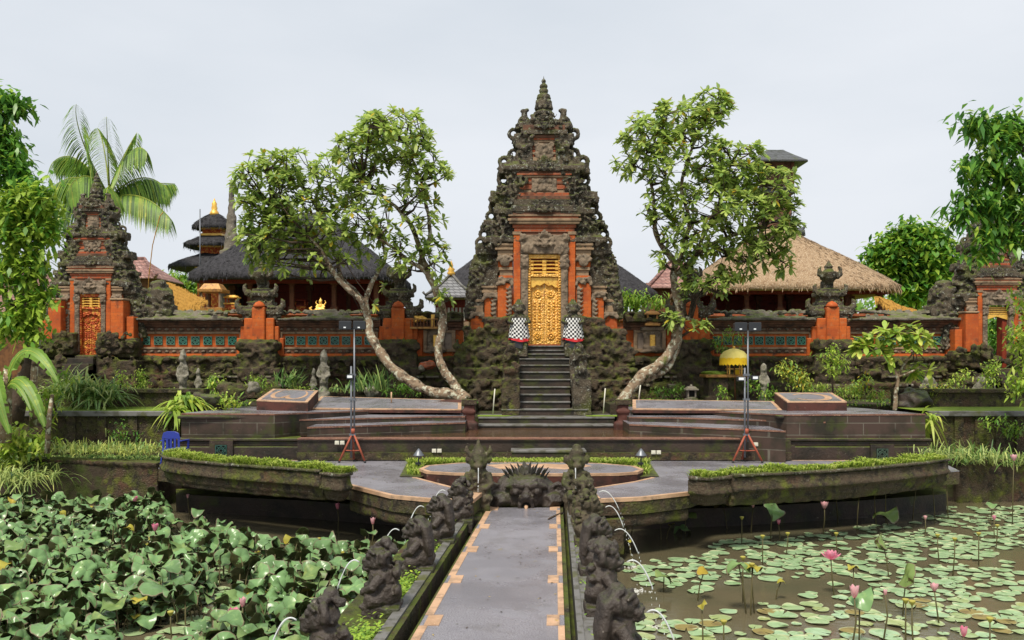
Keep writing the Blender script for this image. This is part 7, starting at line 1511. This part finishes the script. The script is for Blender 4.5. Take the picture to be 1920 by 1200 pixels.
# ------------------------------------------------------------------ lotus and water lilies
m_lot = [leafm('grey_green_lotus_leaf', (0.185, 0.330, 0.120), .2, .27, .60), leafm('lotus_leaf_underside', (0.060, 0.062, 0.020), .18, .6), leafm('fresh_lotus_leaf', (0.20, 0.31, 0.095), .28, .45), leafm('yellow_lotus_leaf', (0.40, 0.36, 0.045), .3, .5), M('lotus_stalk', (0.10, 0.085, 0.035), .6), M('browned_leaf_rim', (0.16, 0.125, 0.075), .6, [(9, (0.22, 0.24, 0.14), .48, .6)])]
m_pad = [M('lily_pad', (0.30, 0.44, 0.235), .22, [(4, (0.20, 0.33, 0.14), .52, .66), (14, (0.40, 0.50, 0.31), .56, .7)], spec=.6), M('browning_lily_pad', (0.24, 0.19, 0.06), .5, [(7, (0.14, 0.10, 0.04), .5, .66)]), M('pale_pad_rim', (0.33, 0.36, 0.20), .4)]
m_pink = M('pink_petal', (0.80, 0.27, 0.40), .5, [(5, (0.86, 0.46, 0.55), .45, .68)], trans=.35); m_pinkp = M('pale_pink_petal', (0.85, 0.52, 0.55), .5, trans=.35); m_pod = M('seed_pod', (0.34, 0.30, 0.06), .6)
def lotus_mesh(seed, kind, R, H):
    """one leaf on its stalk: a wavy shallow funnel, tilted or drooping, with a paler underside"""
    rng = random.Random(seed); q = MB(); n = 26; rings = (0, .28, .55, .8, .94, 1.0); tilt = (rng.uniform(.0, .4) if rng.random() < .78 else rng.uniform(.4, 1.0)) if kind != 2 else rng.uniform(.9, 1.4); az = rng.random()*6.28
    wav = rng.uniform(.16, .42); kw = rng.choice((2, 3, 3, 4)); ph = rng.random()*6.28; fold = rng.uniform(-.9, .35); dr = rng.uniform(.1, .75)
    M3 = Matrix.Rotation(az, 3, 'Z') @ Matrix.Rotation(tilt, 3, 'X') @ Matrix.Rotation(-az*.7, 3, 'Z'); vs = []
    for r in rings:
        for k in range(n):
            a = 2*pi*k/n; rr = R*r*(1+.05*sin(a*5+ph)*r); x, y = rr*cos(a), rr*sin(a)
            z = R*(.16*r**.8 + wav*r*r*sin(kw*a+ph) - dr*max(0, r-.5)**1.2*(1+.7*sin(2*a+ph*2))+ .07*r*r*sin(7*a+ph)+.04*r*r*sin(13*a)) + fold*R*abs(x/R)**1.6*.8
            v = M3 @ Vector((x, y, z)); vs.append((v.x, v.y, H+v.z))
    fs = []
    for i in range(len(rings)-1):
        for k in range(n): fs.append((i*n+k, (i+1)*n+k, (i+1)*n+(k+1) % n, i*n+(k+1) % n))
    top = {0: 0, 1: 1, 2: 0, 3: 2}[0] if kind in (0, 2) else (1 if kind == 1 else 2)
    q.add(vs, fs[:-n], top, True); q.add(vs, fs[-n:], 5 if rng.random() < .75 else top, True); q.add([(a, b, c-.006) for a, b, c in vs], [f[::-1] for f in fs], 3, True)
    bx, by = rng.uniform(-.15, .15), rng.uniform(-.15, .15)
    q.tube([(bx, by, -.25), (bx*.5, by*.5, H*.5), (0, 0, H)], [.011, .010, .008], 5, 4)
    return q.mesh('lotus_leaf', [m_lot[0], m_lot[2], m_lot[3], m_lot[1], m_lot[4], m_lot[5]])
rl = random.Random(2024)
LM = [lotus_mesh(k, 0, (.52+.56*(k % 7)/6)*(.125, .15, .18, .11, .20, .14, .10, .17, .12, .15)[k % 10], (.10, .24, .40, .18, .30, .48, .14, .08, .24, .36)[k % 10]) for k in range(40)]
LMy = [lotus_mesh(50+k, 1, .16, .28+.06*k) for k in range(3)]; LMd = [lotus_mesh(70+k, 2, .14, .26+.04*k) for k in range(6)]; LMyy = [lotus_mesh(90+k, 3, .10, .26+.06*k) for k in range(3)]
pl_front = [G(px, py, 1.5) for px, py in ((300, 852), (340, 861), (400, 867), (480, 873), (560, 878), (598, 881), (640, 889), (663, 886))]
def left_limit(x):
    pts = [(-30, 21.6), (X(298, 21), 21.4)]+[(p.x, p.y-.35) for p in pl_front]+[(X(735, 16.8), 16.5), (X(885, 16.4), 16.1), (4, 16)]
    for (x0, y0), (x1, y1) in zip(pts[:-1], pts[1:]):
        if x0 <= x <= x1: return lerp(y0, y1, (x-x0)/(x1-x0+1e-9))
    return 0
cand = []
tries = 0
while len(cand) < 3000 and tries < 150000:
    tries += 1; d = 7.6+14.2*rl.random()**.85; x = rl.uniform(X(-60, d), path_pt(d, -1)-.80)
    if d > left_limit(x): continue
    if d > left_limit(x)-1.3 and x > X(330, d) and rl.random() < .6: continue
    if any((x-a)**2+(d-b)**2 < .116**2*(1+d*.02) for a, b in [(c[0], c[1]) for c in cand[-400:]]): continue
    if noise.noise(Vector((x*.35, d*.3, 7))) < -.44 or noise.noise(Vector((x*1.5, d*1.1, 4))) < -.22: continue
    cand.append((x, d))
cand.sort(key=lambda c: c[1])
LAB = {0: 'grey-green wavy lotus leaf standing above the dense left pond', 1: 'fresh bright green lotus leaf among the grey-green ones in the left pond', 2: 'grey-green lotus leaf turned on edge in the left pond', 3: 'small yellow lotus leaf among the grey-green ones in the left pond'}
GRP = {0: 'grey-green lotus leaves of the left pond', 1: 'fresh green lotus leaves of the left pond', 2: 'upturned lotus leaves of the left pond', 3: 'yellow lotus leaves of the left pond'}
PROTO = {}
def put(name, me, x, y, z, rz, s, lab, cat, grp):
    key = me.name
    if key in PROTO: o = PROTO[key].copy(); COL.objects.link(o)
    else: o = bpy.data.objects.new(name, me); COL.objects.link(o); PROTO[key] = o
    o.location = (x, y, z); o.rotation_euler = (0, 0, rz); o.scale = (s, s, s); return tag(o, lab, cat, grp)
far = MB()
for i, (x, d) in enumerate(cand):
    k = rl.choices((0, 1, 2, 3), (.64, .09, .24, .03))[0]; me = rl.choice((LM, LMy, LMd, LMyy)[k]); s = rl.uniform(.72, 1.2)*(1.0 if d > 10 else .92); rz = rl.random()*6.28; zz = rl.uniform(-.10, .04)
    if i < 296: put('lotus_leaf', me, x, d, zz, rz, s, LAB[k], 'lotus leaf', GRP[k])
    else:
        c, sn = cos(rz)*s, sin(rz)*s; mi = (0, 1, 0, 2)[k]
        far.add([(x+v.co.x*c-v.co.y*sn, d+v.co.x*sn+v.co.y*c, v.co.z*s+zz) for v in me.vertices], [list(p.vertices) for p in me.polygons], 0, True)
        b = len(me.polygons)
        for j, p in enumerate(me.polygons): far.m[-b+j] = p.material_index
o = far.build('lotus_bed', [m_lot[0], m_lot[2], m_lot[3], m_lot[1], m_lot[4], m_lot[5]], None, (-5, 16, 0)); o['kind'] = 'stuff'
# floating pads
def pad_mesh(seed, R, brown=False):
    rng = random.Random(seed); q = MB(); n = 26; vs = [(0, 0, .012)]; cut = rng.random()*6.28
    for r in (.55, .93, 1.0):
        for k in range(n+1):
            a = cut+.10+(2*pi-.20)*k/n; rr = R*r*(1+.035*noise.noise(Vector((cos(a)*1.5, sin(a)*1.5, seed)))*2); z = .010+.010*noise.noise(Vector((a, r*2, seed)))*r+(.014*max(0, sin(a*2+seed)) if r == 1 else 0); vs.append((rr*cos(a), rr*sin(a), z))
    m = n+1
    q.add(vs, [(0, 1+k, 2+k) for k in range(n)], 0, True)
    for i in range(2): q.add(vs, [(1+i*m+k, 1+(i+1)*m+k, 1+(i+1)*m+k+1, 1+i*m+k+1) for k in range(n)], 1 if i else 0, True)
    return q.mesh('lily_pad', [m_pad[1] if brown else m_pad[0], m_pad[2]])
PM = [pad_mesh(k, (.105, .13, .15, .085, .165, .115, .14, .08)[k]) for k in range(8)]; PMb = [pad_mesh(30+k, .14, True) for k in range(2)]
def right_limit(x):
    pts = [(0, 16), (X(1108, 16.3), 16.1), (X(1292, 17), 16.8)]+[(G(px, py, 1.5).x, G(px, py, 1.5).y+1.6) for px, py in ((1378, 889), (1570, 880), (1740, 865))]+[(X(1790, 21), 22.3), (40, 22.7)]
    for (x0, y0), (x1, y1) in zip(pts[:-1], pts[1:]):
        if x0 <= x <= x1: return lerp(y0, y1, (x-x0)/(x1-x0+1e-9))
    return 0
pads = []; tries = 0
while len(pads) < 720 and tries < 90000:
    tries += 1; d = 7.8+14.8*rl.random()**.8; x = rl.uniform(path_pt(d, 1)+.8, X(1975, d))
    if noise.noise(Vector((x*.5, d*.4, 2.7))) < -.24+.16*max(0, 1-(x-path_pt(d, 1)-.9)/2.4): continue
    for k in range(rl.choice((1, 1, 2, 3, 4, 6))):       # pads drift in little rafts
        xx, dd = x+rl.gauss(0, .30), d+rl.gauss(0, .26)
        if dd > right_limit(xx)-.25 or xx < path_pt(dd, 1)+.78: continue
        if any((xx-a)**2+(dd-b)**2 < .19**2 for a, b in pads): continue
        pads.append((xx, dd))
pads.sort(key=lambda c: c[1]); farp = MB()
for i, (x, d) in enumerate(pads):
    br = rl.random() < .05; me = rl.choice(PMb if br else PM); rz = rl.random()*6.28; s = rl.uniform(.85, 1.25); z = .002+.0011*(i % 9)
    if i < 296: put('lily_pad', me, x, d, z, rz, s, 'browning lily pad floating on the right pond' if br else 'pale green lily pad floating on the brown right pond', 'lily pad', 'browning lily pads of the right pond' if br else 'green lily pads of the right pond')
    else:
        c, sn = cos(rz)*s, sin(rz)*s; farp.add([(x+v.co.x*c-v.co.y*sn, d+v.co.x*sn+v.co.y*c, v.co.z+z) for v in me.vertices], [list(p.vertices) for p in me.polygons], 0, True); b = len(me.polygons)
        for j, p in enumerate(me.polygons): farp.m[-b+j] = p.material_index
o = farp.build('far_lily_pads', [m_pad[0], m_pad[2]], None, (6, 18, 0)); o['kind'] = 'stuff'
# pads between the stalks of the left pond
lp = MB()
for k in range(800):
    d = 8+13.3*rl.random()**.8; x = rl.uniform(X(-60, d), path_pt(d, -1)-.9)
    if d > left_limit(x)-.2: continue
    me = rl.choice(PM); rz = rl.random()*6.28; c, sn = cos(rz), sin(rz); z = .002+.0011*(k % 9)
    lp.add([(x+v.co.x*c-v.co.y*sn, d+v.co.x*sn+v.co.y*c, v.co.z+z) for v in me.vertices], [list(p.vertices) for p in me.polygons], 0, True); b = len(me.polygons)
    for j, p in enumerate(me.polygons): lp.m[-b+j] = p.material_index
o = lp.build('floating_leaves', [m_pad[0], m_pad[2]], None, (-5, 14, 0)); o['kind'] = 'stuff'
# single raised leaves of the right pond: (head px, py, foot py, radius, kind, label)
RAISED = [(1286, 964, 1000, .26, 1, 'bright yellow-green lotus leaf tilted before the walkway on the right pond'), (1279, 991, 1000, .2, 0, 'round fresh lotus leaf low before the walkway on the right pond'), (1238, 979, 1010, .10, 3, 'small folded yellow leaf left of the round fresh leaf'), (1259, 983, 1012, .10, 3, 'small yellow leaf beside the round fresh leaf'), (1448, 956, 1012, .24, 2, 'drooping grey lotus leaf under the planter, left of the open pink flower'), (1355, 948, 990, .20, 1, 'folded green lotus leaf in the shade under the walkway end'), (1660, 961, 985, .30, 0, 'broad grey-green lotus leaf low before the dark planter pier'), (1718, 913, 975, .22, 1, 'fresh cupped lotus leaf on a slanting stalk below the right planter'), (1660, 905, 985, .18, 1, 'yellow-green lotus leaf high below the planter wall'), (1612, 920, 990, .15, 2, 'narrow upright lotus leaf below the planter wall'), (1747, 902, 972, .14, 2, 'narrow upturned lotus leaf near the planter end'), (1700, 1078, 1160, .20, 2, 'dark olive upright lotus leaf in the middle of the lily pond'), (1612, 1113, 1215, .19, 0, 'dark green lotus leaf standing behind the big pink bud'), (1385, 1058, 1150, .19, 0, 'small grey lotus leaf on thin stalks among lily pads'), (1412, 1062, 1150, .19, 3, 'olive and grey lotus leaf on a thin dark stalk among lily pads'), (1320, 1072, 1128, .16, 3, 'drooping ochre lotus leaf on a dark stalk near the path'), (1316, 1132, 1220, .10, 3, 'curled rust coloured leaf on a dark stalk near the path'), (1245, 1080, 1112, .17, 1, 'tilted small green leaf near the water jets'), (1600, 1064, 1110, .13, 3, 'brown withered leaf hanging over lily pads'), (1465, 1090, 1125, .10, 3, 'folded yellow leaf among the middle lily pads'), (1862, 945, 985, .18, 0, 'grey-green leaf at the far right of the lily pond'), (1180, 1015, 1055, .08, 3, 'thin curled yellow leaf beside the water jets'), (1655, 1016, 1080, .17, 2, 'bluish drooping leaf in the centre of the lily pond')]
for i, (px, py, fy, R, kind, lab) in enumerate(RAISED):
    d = CZ*F/(fy-HOR); p = W(px, py, d); me = lotus_mesh(200+i, kind, R*(.68 if kind == 3 else .9), max(.12, p.z)); o = bpy.data.objects.new('lotus_leaf', me); COL.objects.link(o); o.location = (p.x, d, 0); tag(o, lab, 'lotus leaf')
# flowers and buds: (head px, py, foot py, size, open, pale, label)
def flower(px, py, fy, size, opened, pale, lab, seed):
    d = CZ*F/(fy-HOR); p = W(px, py, d); t = thing('lotus_flower', lab, 'lotus flower' if opened > .1 else 'lotus bud', (p.x, d, 0)); rng = random.Random(seed); mt = m_pinkp if pale else m_pink
    q = MB(); q.tube([(p.x+rng.uniform(-.1, .1), d, -.2), (p.x+rng.uniform(-.03, .03), d, p.z*.5), (p.x, d, p.z-size*.5)], [.013, .011, .009], 6); q.build('stalk', m_lot[4], t)
    q = MB(); base = Vector((p.x, d, p.z-size*.5))
    for row, n in enumerate((5, 6, 7) if opened > .1 else (4, 5)):
        el = lerp(1.45, .12+.38*row, opened) if opened > .1 else 1.38
        for k in range(n):
            a = 2*pi*k/n+row*.5; L = size*(1.0-.06*row); w = size*.46; vs = []
            for i in range(6):
                u = i/5; e = lerp(el*.55, min(1.5, el+.75*(1 if opened > .1 else .22)), u); cur = base if i == 0 else cur+Vector((cos(a)*cos(e), sin(a)*cos(e), sin(e)))*(L/5)
                sd = Vector((-sin(a), cos(a), 0)); hw = w*.5*sin(pi*min(1, .12+.84*u))**.8; inn = Vector((-cos(a), -sin(a), .2))*hw*.45
                vs += [cur-sd*hw+inn, cur, cur+sd*hw+inn]
            q.add(vs, [(i*3+j, i*3+j+1, (i+1)*3+j+1, (i+1)*3+j) for i in range(5) for j in range(2)], 0, True)
    q.build('petals', mt, t)
    if opened > .4: q = MB(); q.lathe(p.x, d, [(size*.08, base.z+size*.05), (size*.16, base.z+size*.28), (size*.15, base.z+size*.31)], 10); q.build('seed_head', m_pod, t)
FL = [(1558, 1038, 1118, .19, 1.0, 0, 'open bright pink lotus flower in the middle of the lily pond'), (1602, 1108, 1225, .17, 0, 1, 'large pink bud before a dark leaf in the lily pond'), (1752, 1100, 1170, .13, .45, 1, 'half open pale pink flower right of the dark olive leaf'), (1546, 946, 1000, .17, .5, 1, 'pale pink flower before the planter pier'), (1412, 947, 1000, .11, 0, 1, 'small pink bud in the shade under the planter'), (1460, 978, 1012, .11, 0, 0, 'pink bud hanging by the drooping grey leaf'), (1774, 885, 975, .16, 0, 1, 'pink bud at the end of the right planter'), (1901, 857, 985, .16, .4, 1, 'pink flower above the far right bank'), (1660, 1110, 1200, .08, 0, 1, 'faded pink bud right of the big pink bud'), (1807, 1183, 1260, .13, 0, 0, 'dark pink bud at the lower right corner'), (1864, 970, 1010, .11, .2, 0, 'tiny pink bud among far right lily pads'), (1735, 970, 1000, .1, .3, 1, 'tiny pale flower among the far lily pads'),
      (122, 878, 905, .22, .5, 1, 'pale pink flower at the far left pond edge'), (253, 936, 975, .17, .2, 0, 'pink bud left of centre in the dense lotus'), (291, 988, 1040, .16, .25, 0, 'pink half open flower in the middle of the left lotus field'), (438, 1150, 1235, .17, .25, 0, 'bright pink flower near the lower left of the path'), (455, 1128, 1225, .13, 0, 1, 'pale bud just behind the bright pink flower'), (633, 948, 995, .15, 0, 0, 'pink bud before the left walkway edge'), (699, 976, 1030, .14, 0, 1, 'pale pink bud between lotus leaves near the path'), (381, 973, 1015, .11, 0, 1, 'small pink bud before the dark planter wall on the left'), (352, 930, 965, .10, 0, 1, 'tiny pink bud under the left planter')]
for i, (px, py, fy, s, op, pale, lab) in enumerate(FL): flower(px, py, fy, s, op, pale, lab, i)
# green seed pods and bare stalks
PODS = [(1187, 947, 1008), (1391, 970, 1020), (1568, 907, 980), (1477, 1000, 1040), (1430, 1005, 1060), (1758, 1003, 1060), (1790, 1010, 1080), (1698, 1125, 1240), (1710, 1128, 1250), (1856, 1160, 1260), (1357, 1165, 1240), (1410, 1058, 1150), (1870, 985, 1030), (1393, 1045, 1130), (1568, 1000, 1040), (685, 1000, 1040), (545, 1020, 1060), (320, 1148, 1220), (598, 1010, 1050), (1835, 1000, 1060), (1640, 920, 985)]
q0 = None
for i, (px, py, fy) in enumerate(PODS):
    d = CZ*F/(fy-HOR); p = W(px, py, d); t = thing('seed_pod', 'green lotus seed pod on a bare stalk standing in the pond', 'seed pod', (p.x, d, 0), 'lotus seed pods')
    q = MB(); q.tube([(p.x+.05*(i % 3-1), d, -.2), (p.x, d, p.z*.6), (p.x, d, p.z-.03)], [.011, .010, .008], 5); q.build('stalk', m_lot[4], t); q = MB(); q.lathe(p.x, d, [(.012, p.z-.045), (.04, p.z), (.042, p.z+.012), (.03, p.z+.018)], 10); q.build('pod', m_pod, t)
# moss and small ferns between the statues on the kerbs
rk = random.Random(5); q = MB()
for d0 in (9.1, 9.35, 11.2, 11.5, 13.2, 13.45, 15.0, 15.2):
    for k in range(520):
        dd = d0+rk.gauss(0, .28); x = path_pt(dd, -1)-.50+rk.gauss(0, .13)
        if x > path_pt(dd, -1)-.36: continue
        a = rk.random()*6.28; q.leaf((x, dd, .70+abs(rk.gauss(0, .07))), (cos(a), sin(a), .7), rk.uniform(.03, .075), .03, .3, rk.choice((0, 0, 1)), 2)
for d0, n in ((9.3, 160), (11.3, 120), (13.2, 120), (15, 160)):
    for k in range(n):
        dd = d0+rk.gauss(0, .2); x = path_pt(dd, 1)+.45+rk.gauss(0, .1); a = rk.random()*6.28; q.leaf((x, dd, .72+abs(rk.gauss(0, .1))), (cos(a), sin(a), .7), rk.uniform(.03, .07), .03, .3, rk.choice((0, 0, 1)), 2)
o = q.build('kerb_moss', [m_lt[0], m_lt[2]], None, (-1, 12, .7)); o['kind'] = 'stuff'
# wet leaves and bits fallen on the paving
rf = random.Random(15); q = MB()
for k in range(170):
    if rf.random() < .5: d = rf.uniform(7.5, 17.3); x = rf.uniform(path_pt(d, -1)+.05, path_pt(d, 1)-.05); z = ZP
    else: d = rf.uniform(18.2, 22.2); x = rf.choice((-1, 1)); x = X(rf.uniform(650, 760), d) if x < 0 else X(rf.uniform(1240, 1330), d); z = ZK
    a = rf.random()*6.28; q.leaf((x, d, z+.008), (cos(a), sin(a), .06), rf.uniform(.02, .07), rf.uniform(.008, .026), .05, rf.choice((0, 0, 1, 2)), 2)
o = q.build('fallen_leaves', [m_bark2, m_fr[3], m_lot[1]], None, (0, 12, ZP)); o['kind'] = 'stuff'
bpy.data.scenes.remove(WORKSHOP)
